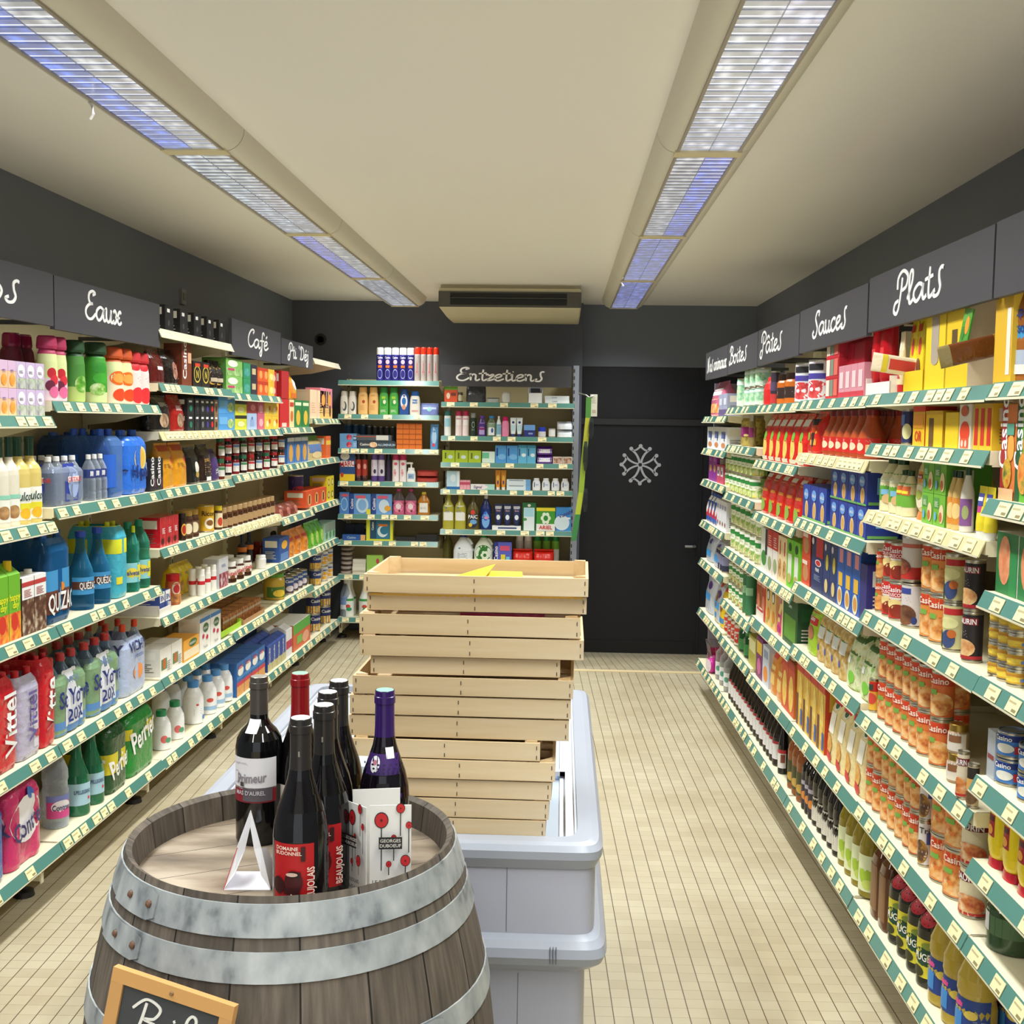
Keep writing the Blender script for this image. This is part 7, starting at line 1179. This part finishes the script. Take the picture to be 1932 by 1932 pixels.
S('R1', 0, 1754, 1835, 3, 'sunflower_oil_bottle', 'clear golden oil bottle with blue label', 'bot', h=.27, prof='waist', rows=2, c='D#b39a3a', cap='G#d8b82a', lab=(.12, .45), a=SUN)
flush_stock()

# ------------------------------------------------------------------ goods leaning or hanging off the shelves
FLAT = Matrix(((0, -1, 0), (0, 0, -1), (1, 0, 0)))   # lies pointing into the aisle, broad side towards the shop front
P = RUNS['R'].P(RUNS['R'].Y(1690, 1.765, 0), .01, 1.765)
mb = MB(); rows = [(-.075, .05, .001, 2.7, 'S#efe0c4'), (-.055, .05, .016, 2.7, 'S#efe0c4'), (.05, .05, .018, 2.7, 'S#efe0c4'), (.075, .052, .001, 2.7, 'S#efe0c4')]
mb.loft(rows, 18); art(mb, S_loft(rows, -.05), .048, .1, [r_(-.3, .1, .3, .8, '#d0443a'), r_(-.5, .85, .5, 1, '#e8d03a')])
o = one('sauce_sachet', mb, 'white sachet with red print lying across the sauce sachets, Plats bay', 'sachet', None, P, RUNS['R'].rz()); o.rotation_euler = (Matrix.Rotation(RUNS['R'].rz(), 3, 'Z') @ FLAT @ Matrix.Rotation(R(8), 3, 'Y')).to_euler()
P = RUNS['R'].P(RUNS['R'].Y(1812, 1.85, 0), .005, 1.778)
mb = MB(); mb.box(-.026, .026, 0, .004, 0, .095, 'S#4f9a3a'); art(mb, S_flat(0), .052, .095, [e_(.15, .6, .24, .22, '#e8902a'), e_(-.2, .4, .2, .16, '#3a7a2a'), r_(-.5, 0, .5, .14, '#d8d0b8')])
o = one('seasoning_sachet', mb, 'green sachet poking up from yellow display box, Plats bay', 'sachet', None, P, RUNS['R'].rz()); o.rotation_euler = (R(-6), R(8), o.rotation_euler[2])
P = RUNS['R'].P(RUNS['R'].Y(1834, 1.77, 0), .0, 1.772)
mb = MB(); rows = [(-.075, .05, .002, 2.7, 'S#b8863a'), (-.05, .05, .02, 2.7, 'S#6a3a1c'), (.05, .05, .02, 2.7, 'S#8a7a4a'), (.075, .05, .002, 2.7, 'S#c9a24a')]
mb.loft(rows, 18); o = one('seasoning_sachet', mb, 'brown and gold sachet slipping off the display box, Plats bay', 'sachet', None, P, RUNS['R'].rz()); o.rotation_euler = (Matrix.Rotation(RUNS['R'].rz(), 3, 'Z') @ FLAT @ Matrix.Rotation(R(-14), 3, 'Y')).to_euler()
# wire basket with pink rolls at the far end of the bottom shelf
BY = 6.86; P = RUNS['R'].P(BY, .14, .192); rzR = RUNS['R'].rz()
t = group_root('wire_basket', 'chrome wire basket of pink rolls, bottom shelf, animaux bay', 'basket', P, rzR)
mb = MB()
for zz, s in ((.004, .8), (.05, .9), (.12, 1.0)): mb.tube([(.1 * s * a, .1 * s * b, zz) for a, b in ((-1, -1), (1, -1), (1, 1), (-1, 1), (-1, -1))], .003, 'M#b8b8bc', 6)
link('rim', mb.mesh('rim'), t)
mb = MB()
for q in range(8):
    a = -1 + 2 * q / 7
    mb.tube([(.08 * a, -.08, .004), (.1 * a, -.1, .12)], .0016, 'M#a8a8ac', 5); mb.tube([(-.08, .08 * a, .004), (-.1, .1 * a, .12)], .0016, 'M#a8a8ac', 5); mb.tube([(.08, .08 * a, .004), (.1, .1 * a, .12)], .0016, 'M#a8a8ac', 5)
link('wire_side', mb.mesh('wire_side'), t)
M_ = Matrix.Rotation(rzR, 4, 'Z')
for q, (x, y, z, c, nm) in enumerate(((-.03, -.03, .045, '#a81f5a', 'dark pink roll deep in the wire basket'), (.035, .02, .095, '#b82a4a', 'crimson roll on top in the wire basket'))):
    mb = MB(); mb.loft([(-.06, .07, .07, 2, 'S' + c), (-.055, .08, .08, 2, 'S' + c), (.055, .08, .08, 2, 'S' + c), (.06, .07, .07, 2, 'S' + c)], 16)
    v = M_ @ Vector((x, y, z)); o = one('sweet_roll', mb, nm, 'roll', 'rolls by the wire basket', P + v); o.rotation_euler = (R(90), R(20 * q), rzR + q)
for q, dy in enumerate((-.19, -.27)):
    P2 = RUNS['R'].P(BY + dy, .1 - .03 * q, .192 + .043); mb = MB(); mb.loft([(-.07, .07, .07, 2, 'S#c02a90'), (-.06, .085, .085, 2, 'S#d02fa0'), (.06, .085, .085, 2, 'S#c02a90'), (.07, .07, .07, 2, 'S#e8d8e4')], 16)
    o = one('sweet_roll', mb, ('bright pink roll lying next to the wire basket', 'bright pink roll lying nearer the clear bottles')[q], 'roll', 'rolls by the wire basket', P2); o.rotation_euler = (R(90), 0, rzR + .3)
# merchandising strip on the end upright
mb = MB(); mb.tube([(.112, 8.02, 1.80), (.16, 7.985, 1.785), (.182, 7.972, 1.768), (.20, 7.975, 1.775), (.22, 7.985, 1.785)], .004, 'M#c8c8cc'); one('display_hook', mb, 'thin metal hook on the back shelf upright', 'hook')
t = group_root('hanging_strip', 'yellow green hanging strip with clear bags, on the back shelf upright', 'hanging strip', (.17, 7.97, 1.77))
mb = MB(); pts = [(.01, 1.0), (.008, .86), (-.005, .7), (-.02, .52), (-.03, .35), (-.05, .2), (-.075, .02)]
for (x0, z0), (x1, z1), c in zip(pts, pts[1:], ('#4f8a3a', '#b8b83a', '#a8c03a', '#9ab83a', '#b8c83a', '#3f8a4a')):
    z0, z1 = z0 - 1.0, z1 - 1.0; mb.add([(x0 - .018, 0, z0), (x0 + .018, 0, z0), (x1 + .018, 0, z1), (x1 - .018, 0, z1), (x0 - .018, .002, z0), (x0 + .018, .002, z0), (x1 + .018, .002, z1), (x1 - .018, .002, z1)], [(0, 3, 2, 1), (4, 5, 6, 7), (0, 4, 7, 3), (1, 2, 6, 5)], c)
link('printed_strip', mb.mesh('printed_strip'), t)
for q, (x, z, hh) in enumerate(((.03, -.28, .14), (-.005, -.5, .2), (.0, -.78, .16))):
    mb = MB(); mb.loft([(0, .014, .004, 2.7, 'T#6a7074'), (.3 * hh, .036, .02, 2.7, 'T#5a6064'), (.8 * hh, .03, .014, 2.7, 'T#6a7074'), (hh, .02, .004, 2.7, 'T#8a9094')], 14); o = link('bag', mb.mesh('bag'), t); o.location = (x, -.02, z)
mb = MB(); mb.box(-.024, .024, 0, .02, -.15, 0, '#d8d4c0'); art(mb, S_flat(0), .05, .15, [n_(-.3, -.4, .3, -.1, '#9a9684'), r_(-.2, -.85, .3, -.7, '#b8a890')])
one('hanging_card', mb, 'small cream packet hanging beside the black door', 'packet', None, (.215, 7.98, 1.79))

# ------------------------------------------------------------------ oak barrel
BX, BYY, BRIM, BH = -0.437, 1.886, 0.911, 0.860
def brad(z): return .268 + .078 * (1 - ((z - .45) / .457) ** 2)
bar = group_root('wine_barrel', 'weathered oak wine barrel with galvanised hoops in the foreground', 'barrel', (BX, BYY, 0))
mb = MB(); n = 64
zs = [BRIM * q / 16 for q in range(17)]; mb.loft([(z, 2 * brad(z), 2 * brad(z), 2, STAVE) for z in zs], n, cap=False)
ri = brad(BRIM) - .012; mb.loft([(BH - .02, 2 * ri - .014, 2 * ri - .014, 2, STAVE), (BRIM - .006, 2 * ri + .004, 2 * ri + .004, 2, STAVE), (BRIM, 2 * brad(BRIM), 2 * brad(BRIM), 2, STAVE)], n, cap=False)
s0 = len(mb.f)
link('staves', mb.mesh('staves'), bar)
mb = MB(); mb.loft([(BH - .022, 2 * ri, 2 * ri, 2, HEAD), (BH, 2 * ri, 2 * ri, 2, HEAD)], n, smooth=False); link('head', mb.mesh('head'), bar)
for z0, z1, ra in ((.857, .901, -128), (.797, .838, -131), (.66, .70, -40), (.22, .26, 100), (.03, .075, 40)):
    mb = MB(); e = .003
    mb.loft([(z0, 2 * brad(z0) + .001, 2 * brad(z0) + .001, 2, GALV), (z0, 2 * (brad(z0) + e), 2 * (brad(z0) + e), 2, GALV), (z1, 2 * (brad(z1) + e), 2 * (brad(z1) + e), 2, GALV), (z1, 2 * brad(z1) + .001, 2 * brad(z1) + .001, 2, GALV)], n, cap=False)
    # overlap of the strap end
    a1 = R(ra + 6); k = 8; zc = (z0 + z1) / 2
    vs = []
    for q in range(k + 1):
        a = a1 - R(24) * q / k; cut = .006 if q == 0 else 0
        for z in (z0 + cut, z1 - cut): rr = brad(z) + e + .0028; vs.append((rr * math.cos(a), rr * math.sin(a), z))
    mb.add(vs, [(2 * q + 2, 2 * q, 2 * q + 1, 2 * q + 3) for q in range(k)], GALV, True)
    mb.add([vs[0], vs[1], (vs[1][0] * .985, vs[1][1] * .985, vs[1][2]), (vs[0][0] * .985, vs[0][1] * .985, vs[0][2])], [(0, 1, 2, 3)], GALV)
    hp = link('hoop', mb.mesh('hoop'), bar)
    for da in (3.0, -7.5):
        a = R(ra + da); rr = brad(zc) + e + .003; mb = MB(); mb.loft([(-.002, .013, .013, 2, '#5a3f2e'), (.002, .011, .011, 2, '#6a4a36'), (.0045, .005, .005, 2, '#6a4a36')], 12)
        o = link('rivet', mb.mesh('rivet'), hp); o.location = (rr * math.cos(a), rr * math.sin(a), zc); o.rotation_euler = (0, R(90), a)

# wine bottles on the barrel head
def wine(name, label, x, y, h, w, prof, glass, caps, capl, parts, rz=0, top=WHT):
    t = group_root(name, label, 'bottle', (x, y, BH + .0005), rz, 'wine bottles on the barrel')
    bp, cp = PROF[prof]; rows = [(z * h, w * r, w * r, 2, glass) for z, r in bp]
    mb = MB(); mb.loft(rows, 40); link('bottle_body', mb.mesh('bottle_body'), t)
    mb = MB(); mb.loft([(z * h, w * r, w * r, 2, caps) for z, r in cp], 32)
    disc_z = h + .0004; mb.loft([(disc_z - .0004, w * .35, w * .35, 2, top), (disc_z, w * .34, w * .34, 2, top)], 28)
    o = link('capsule', mb.mesh('capsule'), t); o['label'] = capl
    for pn, lb, z0, z1, turn, wd, spec in parts:
        mb = MB(); art(mb, S_loft(rows, h * z0, turn), wd, h * (z1 - z0), spec); o = link(pn, mb.mesh(pn), t)
        if lb: o['label'] = lb
PR = [r_(-.5, 0, .5, 1, '#e9e6e8'), tx('Primeur', -.02, .38, .3, '#8a8288', 4, .15), e_(-.36, .38, .1, .2, '#b8b0b4'), e_(-.36, .38, .085, .17, '#e9e6e8'), n_(-0.38, 0.79, -0.06, 0.85, '#9a9296'), r_(-.24, .1, -.16, .24, '#4a4240'), n_(-.4, .02, .1, .08, '#b8aa90')]
wine('wine_bottle', 'tall wine bottle with grey capsule and white label, leftmost on barrel', -.52, 1.985, .29, .0815, 'bord', 'D#0c0b0c', 'G#4a443f', 'grey capsule',
     [('label', 'white wine label', .345, .535, -.05, .088, PR),
      ('band_label', 'red and grey lower label', .265, .355, -.05, .088, [r_(-.5, 0, .5, 1, '#8a1f2c'), r_(-.2, .1, .4, 1, '#5f585e'), tx("MAS D'AUREL", -.05, .68, .28, '#c9c2c6')]),
      ('price_sticker', 'white price sticker', .675, .75, -.25, .022, [('r', -.5, 0, .5, 1, WHT)])], top='M#d8d4cc')
wine('wine_bottle', 'wine bottle with bright red capsule, behind the black bottles', -.452, 2.005, .293, .082, 'burg', 'D#0e0b0c', 'G#8f151b', 'red capsule',
     [('label', 'pale wine label', .1, .35, -.2, .07, [r_(-.5, 0, .5, 1, '#d8d2c4')]), ('price_sticker', 'white price sticker', .66, .73, .1, .028, [('r', -.5, 0, .5, 1, WHT)])], top='#8fb8a4')
RED = [r_(-.5, 0, .5, 1, '#b8141a'), tx('DOMAINE', -.12, .93, .055, '#f0d8c8'), tx('BUDONNEL', -.08, .86, .055, '#f0d8c8'), r_(.2, .74, .3, .96, '#3a0f10'), ('e', -.32, .36, .16, .13, '#3a0f10'), ('e', .04, .42, .2, .18, '#4a1214'), ('r', -.06, .5, .2, .58, '#2a0b0c'), ('r', -.16, .24, .18, .34, '#3a0f10'),
       ('r', .0, .1, .14, .26, '#3a0f10'), tx('BEAUJOLAIS', .4, .36, .1, '#f0d8c8', 90), tx('Nouveau', -.2, .12, .1, '#f0d8c8', 40), e_(.02, .55, .12, .03, '#d8b8a8')]
for (x, y, lb, tn) in ((-.381, 1.694, 'black capsuled wine bottle with red label, nearest the viewer on barrel', -.1), (-.363, 1.776, 'black capsuled wine bottle with red label, directly behind the nearest', .1),
                       (-.374, 1.862, 'black capsuled wine bottle, third from front in its line', 0), (-.372, 1.946, 'black capsuled wine bottle, rearmost in its line', 0)):
    wine('wine_bottle', lb, x, y, .295, .083, 'burg', 'D#0f0c0e', 'G#2b2725', 'black capsule', [('label', 'red wine label', .06, .395, tn, .066, RED),
         ('capsule_mark', 'small grey mark', .80, .84, .05, .012, [e_(0, .2, .2, .2, '#8a857f'), r_(-.1, .3, .1, 1, '#8a857f')])])
PU = [r_(-.5, 0, .5, 1, '#3c1a66')] + [('e', -.42 + .12 * (q % 8), .12 + .22 * (q // 8), .03, .05, '#1f0f3a') for q in range(32)]
wine('wine_bottle', 'wine bottle with purple capsule and purple labels, rightmost on barrel', -.284, 1.885, .295, .083, 'burg', 'D#120b14', 'G#33185e', 'purple capsule with brown band',
     [('shoulder_label', 'purple shoulder label', .545, .655, .0, .062, PU[:25]), ('medallion', 'white oval medallion', .555, .645, -.42, .017, [e_(0, .5, .5, .5, WHT), e_(0, .6, .2, .16, '#c87a8a')]),
      ('label', 'purple wine label with red and gold', .07, .44, 0, .075, PU + [r_(-.1, .5, -.02, .8, '#c8242c'), tx('BEAUJOLAIS', 0, .34, .08, '#c8b878'), e_(.3, .55, .2, .2, '#a8925a')]),
      ('price_sticker', 'white price sticker', .63, .69, .55, .014, [('r', -.5, 0, .5, 1, WHT)]), ('capsule_band', 'brown capsule band', .782, .80, 0, .04, [('r', -.5, 0, .5, 1, '#6a4a4a')])], top='#8fcfb0')
# folded cards
mb = MB(); t_ = .0012
def sheet(mb, p, key, back=None):
    p = [Vector(q) for q in p]; nr = (p[1] - p[0]).cross(p[2] - p[0]).normalized() * t_; k = len(p)
    mb.add(p, [tuple(range(k))], key); mb.add([q - nr for q in p], [tuple(range(k - 1, -1, -1))], back or key)
    for i in range(k): mb.add([p[i], p[(i + 1) % k], p[(i + 1) % k] - nr, p[i] - nr], [(0, 3, 2, 1)], key)
sheet(mb, [(-.036, -.04, .001), (.036, -.04, .001), (.036, .03, .003), (-.036, .03, .003)], '#e9e6ee')
for sg in (-1, 1):
    L0, L1, M0, M1, T0, T1 = (sg * .037, -.04, .001), (sg * .021, -.034, .022), (sg * .019, -.022, .062), (sg * .007, -.018, .058), (0, -.008, .118), (0, -.012, .092)
    for quad in ((L0, L1, M1, M0), (M0, M1, T1, T0)):
        sheet(mb, quad if sg < 0 else quad[::-1], '#f1eff2', '#f1eff2')
    side = [(sg * .037, -.04, .001), (sg * .036, .03, .003), (sg * .022, .012, .05), (sg * .019, -.022, .062)]
    sheet(mb, side if sg > 0 else side[::-1], '#f1eff2' if sg > 0 else '#c8323c', '#e9e6ee')
one('folded_card', mb, 'small white and red card folded into a triangle on barrel head', 'card', None, (-.484, 1.80, BH), R(4))
cards = group_root('leaflet_stand', 'folded white leaflet with red poppy drawings standing on barrel head', 'leaflet', (-.276, 1.772, BH))
POP = lambda pts: sum([[r_(x - .012, max(.06, y - ln), x + .012, y, '#2a2a2c'), e_(x, y, rr * 1.55, rr * .8, '#2a2a2c'), e_(x, y, rr * 1.36, rr * .70, '#c8242a'), e_(x, y, rr * .28, rr * .14, '#5a1416')] for x, y, rr, ln in pts], [])
FR = POP([(-.22, .84, .11, .55), (.24, .97, .07, .3), (.44, .79, .05, .3), (.08, .66, .045, .25), (-.04, .38, .045, .12), (.36, .42, .08, .16)]) + [r_(-.28, .55, .28, .68, '#1d1d1f'), tx('GEORGES', 0, .642, .035, '#d8d4cc'), tx('DUBOEUF', 0, .59, .035, '#d8d4cc'),
      tx('LE BEAUJOLAIS', 0, .2, .04, '#5a5860'), tx('NOUVEAU', -.02, .12, .045, '#5a5860'), tx('EST ARRIVE', -.02, .04, .04, '#5a5860')]
def leaf(name, w, h, loc, rz, spec, lab):
    mb = MB(); mb.box(-w / 2, w / 2, 0, .0012, 0, h, {'*': '#efece8'}); art(mb, S_flat(0), w, h, spec); o = link(name, mb.mesh(name), cards, loc, rz); o['label'] = lab
leaf('front_panel', .064, .146, (.022, -.02, .0), R(8), FR, 'leaflet panel with poppies and black name block')
leaf('side_panel', .046, .143, (-.032, -.012, .0), R(-42), FR, 'angled leaflet panel with poppies')
leaf('rear_panel', .075, .155, (-.008, .03, .0), R(12), [], 'plain white leaflet back')

# slate hanging on the barrel
sl = on_y(330, 1857, 1.585)
t = group_root('chalkboard', 'small wood framed chalkboard with white chalk lettering on the barrel front', 'chalkboard', (sl[0] - .016, 1.556, sl[2] - .122)); t.rotation_euler = (R(-7), R(8.5), R(-14))
SW, SH = .196, .265; mb = MB(); fw = .02
mb.box(-SW / 2, SW / 2, -.006, .006, SH / 2 - fw, SH / 2, WOODX); mb.box(-SW / 2, SW / 2, -.006, .006, -SH / 2, -SH / 2 + fw, WOODX)
mb.box(-SW / 2, -SW / 2 + fw, -.0058, .006, -SH / 2 + fw, SH / 2 - fw, '#c9975c'); mb.box(SW / 2 - fw, SW / 2, -.0058, .006, -SH / 2 + fw, SH / 2 - fw, '#c9975c')
for k_ in list(mb.keys): pass
mb.keys = ['#cf9c5e' if not isinstance(k_, str) else k_ for k_ in mb.keys]
o = link('frame', mb.mesh('frame'), t); bevel(o, .005, 3); o['label'] = 'honey wood frame'
mb = MB(); mb.box(-SW / 2 + .018, SW / 2 - .018, -.002, .003, -SH / 2 + .018, SH / 2 - .018, m_paint('slate_board', '#3a3c3d', '#45474a', 14, .7)); link('slate', mb.mesh('slate'), t)
mb = MB(); mb.keys = []; script(mb, 'Bil', -.060, .046, .042, .029, -.0035, '#e6e3dc', .0044)
o = link('lettering', mb.mesh('lettering'), t); o['label'] = 'white chalk lettering'
mb = MB(); mb.loft([(0, .007, .007, 2, '#8a6a4a'), (.003, .005, .005, 2, '#8a6a4a')], 10); o = link('nail', mb.mesh('nail'), t); o.location = (0, -.006, SH / 2 - .01); o.rotation_euler = (R(90), 0, 0)
mb = MB(); mb.box(-.11, .11, -.09, .09, 0, .3, '#b81f2c'); art(mb, S_flat(.18), .22, .3, [r_(-.36, .4, .36, .78, WHT), r_(-.3, .46, .3, .72, '#b81f2c'), n_(-.2, .1, .3, .3, '#e8b0b0')])
bevel(one('red_carton', mb, 'red cardboard carton on the floor left of the barrel', 'carton', None, (-.90, 2.48, 0)), .004)

# ------------------------------------------------------------------ chest freezer
FX0, FX1, FY0, FY1, FT = -.80, .098, 2.285, 3.68, .752
fz = group_root('chest_freezer', 'long lavender grey chest freezer with sliding glass lids, centre aisle', 'freezer', ((FX0 + FX1) / 2, (FY0 + FY1) / 2, 0))
fw, fl_ = (FX1 - FX0) / 2, (FY1 - FY0) / 2
def shell(mb, x, y, z0, z1, key, t=.03, r=.0):
    mb.box(-x, x, -y, -y + t, z0, z1, key); mb.box(-x, x, y - t, y, z0, z1, key); mb.box(-x, -x + t, -y + t, y - t, z0, z1, key); mb.box(x - t, x, -y + t, y - t, z0, z1, key)
def slab(mb, rows, key, e=14, n=48):
    mb.loft([(z, 2 * x, 2 * y, e, key) for z, x, y in rows], n, cap=False)
mb = MB(); slab(mb, [(.05, fw - .03, fl_ - .03), (.475, fw - .03, fl_ - .03)], FREEZ, 30, 64); mb.box(.28, .281, -fl_ + .029, -fl_ + .031, .06, .47, '#6a6874'); link('lower_panel', mb.mesh('lower_panel'), fz)
mb = MB(); mb.box(-fw + .06, fw - .06, -fl_ + .06, fl_ - .06, 0, .05, '#2a2a2e'); link('plinth', mb.mesh('plinth'), fz)
mb = MB(); slab(mb, [(.475, fw - .03, fl_ - .03), (.49, fw - .008, fl_ - .008), (.505, fw + .008, fl_ + .008), (.522, fw + .014, fl_ + .014), (.54, fw + .010, fl_ + .010), (.553, fw, fl_), (.562, fw - .012, fl_ - .012)], FREEZD, 30, 64)
for q in (0, .006, .012): mb.box(.345 + q, .3465 + q, -fl_ - .0155, -fl_ - .008, .512, .545, '#5f626e')
link('bumper', mb.mesh('bumper'), fz)
mb = MB(); slab(mb, [(.56, fw - .012, fl_ - .012), (.722, fw - .012, fl_ - .012)], FREEZ, 30, 64); mb.box(.255, .2562, -fl_ + .0112, -fl_ + .013, .565, .72, '#6a6874')
for xx in (.11, .37): mb.loft([(0, .005, .005, 2, '#3a3a40'), (.001, .005, .005, 2, '#3a3a40')], 8, cx=0, cy=0) if False else None
link('upper_panel', mb.mesh('upper_panel'), fz)
mb = MB(); slab(mb, [(.70, fw - .008, fl_ - .008), (.722, fw + .002, fl_ + .002), (.738, fw + .002, fl_ + .002), (.749, fw - .006, fl_ - .006), (FT, fw - .02, fl_ - .02), (FT, fw - .05, fl_ - .05), (.735, fw - .052, fl_ - .052), (.70, fw - .055, fl_ - .055)], FREEZD, 30, 64); link('rim', mb.mesh('rim'), fz)
mb = MB(); shell(mb, fw - .055, fl_ - .055, .12, .735, '#e4e5ea', .02); mb.box(-fw + .06, fw - .06, -fl_ + .06, fl_ - .06, .11, .125, '#dcdde2'); link('inner_tub', mb.mesh('inner_tub'), fz)
for q, (ya, yb, z) in enumerate(((-fl_ + .058, -.02, .704), (-.14, fl_ - .06, .722))):
    mb = MB(); xx = fw - .06; mb.box(-xx, -xx + .028, ya, yb, z, z + .012, '#d3d8e2'); mb.box(xx - .028, xx, ya, yb, z, z + .012, '#d3d8e2'); mb.box(-xx, xx, yb - .04, yb, z, z + .013, '#c9ced8'); mb.box(-xx, xx, ya, ya + .022, z, z + .011, '#c3c8d4')
    o = link('lid_frame', mb.mesh('lid_frame'), fz); mb = MB(); mb.box(-xx + .028, xx - .028, ya + .02, yb - .04, z + .001, z + .006, 'T#dfe8f2'); g = link('lid_glass', mb.mesh('lid_glass'), o); g['label'] = 'clear sliding glass'
mb = MB()
for sx in (-1, 1): mb.box(sx * (fw - .05) - .006, sx * (fw - .05) + .006, -fl_ + .055, fl_ - .06, .735, .745, '#b8bec9')
link('lid_track', mb.mesh('lid_track'), fz)
FZ = fz.location
for q, (x, y, w, d, h, z, c, nm) in enumerate(((-.30, 2.60, .14, .2, .1, .58, '#3f86d0', 'light blue frozen food box under glass, left of the crates'), (-.52, 2.75, .2, .2, .12, .5, '#d8dce4', 'white frozen food box deep in the freezer, left side'), (-.16, 2.52, .1, .16, .08, .6, '#2a3f8a', 'dark blue frozen food box beside crate stack'),
                             (-.05, 2.48, .07, .12, .09, .58, '#2f4a9a', 'navy and orange frozen box right of the crates'), (-.6, 3.1, .2, .3, .2, .45, '#e8e9ee', 'white frozen food box far in the freezer, left side'), (-.06, 2.9, .14, .25, .1, .5, '#c9d4e6', 'pale blue frozen box far in the freezer, right side'))):
    mb = MB(); mb.box(-w / 2, w / 2, -d / 2, d / 2, 0, h, c); art(mb, (lambda u, v, e, d=d, h=h: (u, -d / 2 + v, h + e)), w, d, [r_(-.4, .2, .4, .5, WHT), r_(-.4, .6, .2, .8, '#dfa03a' if q == 3 else '#8fb4e0')])
    one('frozen_food_box', mb, nm, 'box', 'boxes in the freezer', (x, y, z))
    mb2 = None
# a shelf of white liner the boxes stand on
mb = MB(); mb.box(-fw + .078, fw - .078, -fl_ + .08, fl_ - .08, .435, .45, '#e6e8ee'); link('inner_basket', mb.mesh('inner_basket'), fz)

# ------------------------------------------------------------------ stack of poplar trays
def crate(x0, x1, z0, z1, yf, dep, label, rz, post=True):
    t = group_root('wooden_crate', label, 'crate', ((x0 + x1) / 2, yf + dep / 2, z0), rz, 'stacked wooden crates'); w = x1 - x0; h = z1 - z0; X, Y = w / 2, dep / 2; b = .006
    for sg, nm in ((-1, 'front_board'), (1, 'rear_board')):
        mb = MB(); mb.box(-X, X, sg * Y - (b if sg > 0 else 0), sg * Y + (b if sg < 0 else 0), .001, h, WOODX)
        y = sg * (Y + .0006)
        for xx in (-X + .007, X - .007, -.003):
            for zz in (h * .22, h * .74): mb.box(xx - .0008, xx + .0008, y - .0004, y + .0004, zz - .004, zz + .004, '#4a3a2a')
        link(nm, mb.mesh(nm), t)
    for sg in (-1, 1):
        mb = MB(); mb.box(sg * X - (b if sg > 0 else 0), sg * X + (b if sg < 0 else 0), -Y + b, Y - b, .001, h, WOODY); link('side_board', mb.mesh('side_board'), t)
        for sy in (-1, 1):
            mb = MB(); k = .026; cx, cy = sg * (X - b), sy * (Y - b)
            mb.add([(cx, cy, 0), (cx - sg * k, cy, 0), (cx, cy - sy * k, 0), (cx, cy, h + .004), (cx - sg * k, cy, h + .004), (cx, cy - sy * k, h + .004)], [(0, 1, 2), (3, 5, 4), (0, 3, 4, 1), (1, 4, 5, 2), (2, 5, 3, 0)], WOODY); link('corner_post', mb.mesh('corner_post'), t)
    mb = MB()
    for q in range(4): y = -Y + b + (dep - 2 * b) * (q + .5) / 4; mb.box(-X + b, X - b, y - .028, y + .028, .001, .005, WOODX)
    link('base_slats', mb.mesh('base_slats'), t); return t
CR = [(-.406, -.018, .722, .755), (-.404, -.012, .757, .797), (-.402, -.006, .799, .838), (-.40, -.001, .841, .882), (-.431, -.032, .884, .923), (-.441, .028, .926, .971), (-.439, .031, .974, 1.015), (-.432, .036, 1.018, 1.057), (-.397, .006, 1.06, 1.098), (-.418, .055, 1.101, 1.144), (-.418, .049, 1.147, 1.19), (-.405, .060, 1.196, 1.232), (-.408, .064, 1.236, 1.275)]
NUM = ['bottom', 'second lowest', 'third from bottom', 'fourth from bottom', 'fifth from bottom', 'sixth from bottom', 'middle', 'sixth from top', 'fifth from top', 'fourth from top', 'third from top', 'second from top', 'topmost']
rc = random.Random(3)
for q, (x0, x1, z0, z1) in enumerate(CR):
    crate(x0, x1, z0, z1, 2.42 + rc.uniform(-.006, .006) + (.012 if q in (8, 11) else 0), .305 if q not in (8, 4) else .285, f'pale poplar wood crate, {NUM[q]} in the stack on the freezer' + (' and narrower' if q in (4, 8) else ''), R(-.6 + rc.uniform(-.5, .5)))
mb = MB(); sheet(mb, [(-.1, -.02, 0), (.0, -.02, 0), (.03, .05, .034), (-.0, .09, .0)], '#ecd53a'); sheet(mb, [(.0, .0, 0), (.1, -.04, 0), (.09, .08, .014), (.02, .07, .016)], '#e8cc3f')
one('paper_liner', mb, 'crumpled yellow paper liner inside the topmost crate', 'paper', None, (-.175, 2.57, 1.243))
mb = MB(); n = 60; x0, x1 = -.40, .05
vs = [];
for q in range(n + 1):
    x = x0 + (x1 - x0) * q / n; vs += [(x, 2.428, 1.234), (x, 2.4285, 1.229 + (.0022 if q % 2 else 0))]
mb.add(vs + [(v[0], v[1] + .001, v[2]) for v in vs], [(2 * q, 2 * q + 1, 2 * q + 3, 2 * q + 2) for q in range(n)] + [(2 * n + 2 + 2 * q + 2, 2 * n + 2 + 2 * q + 3, 2 * n + 2 + 2 * q + 1, 2 * n + 2 + 2 * q) for q in range(n)], '#e8b43a')
one('paper_liner', mb, 'orange scalloped paper edge showing under the topmost crate', 'paper')
mb = MB(); mb.box(-.09, .09, -.1, .1, 0, .022, 'S#d8487a'); one('fruit_tray', mb, 'pink wrapped tray showing between two upper crates', 'tray', None, (-.12, 2.56, 1.1685))
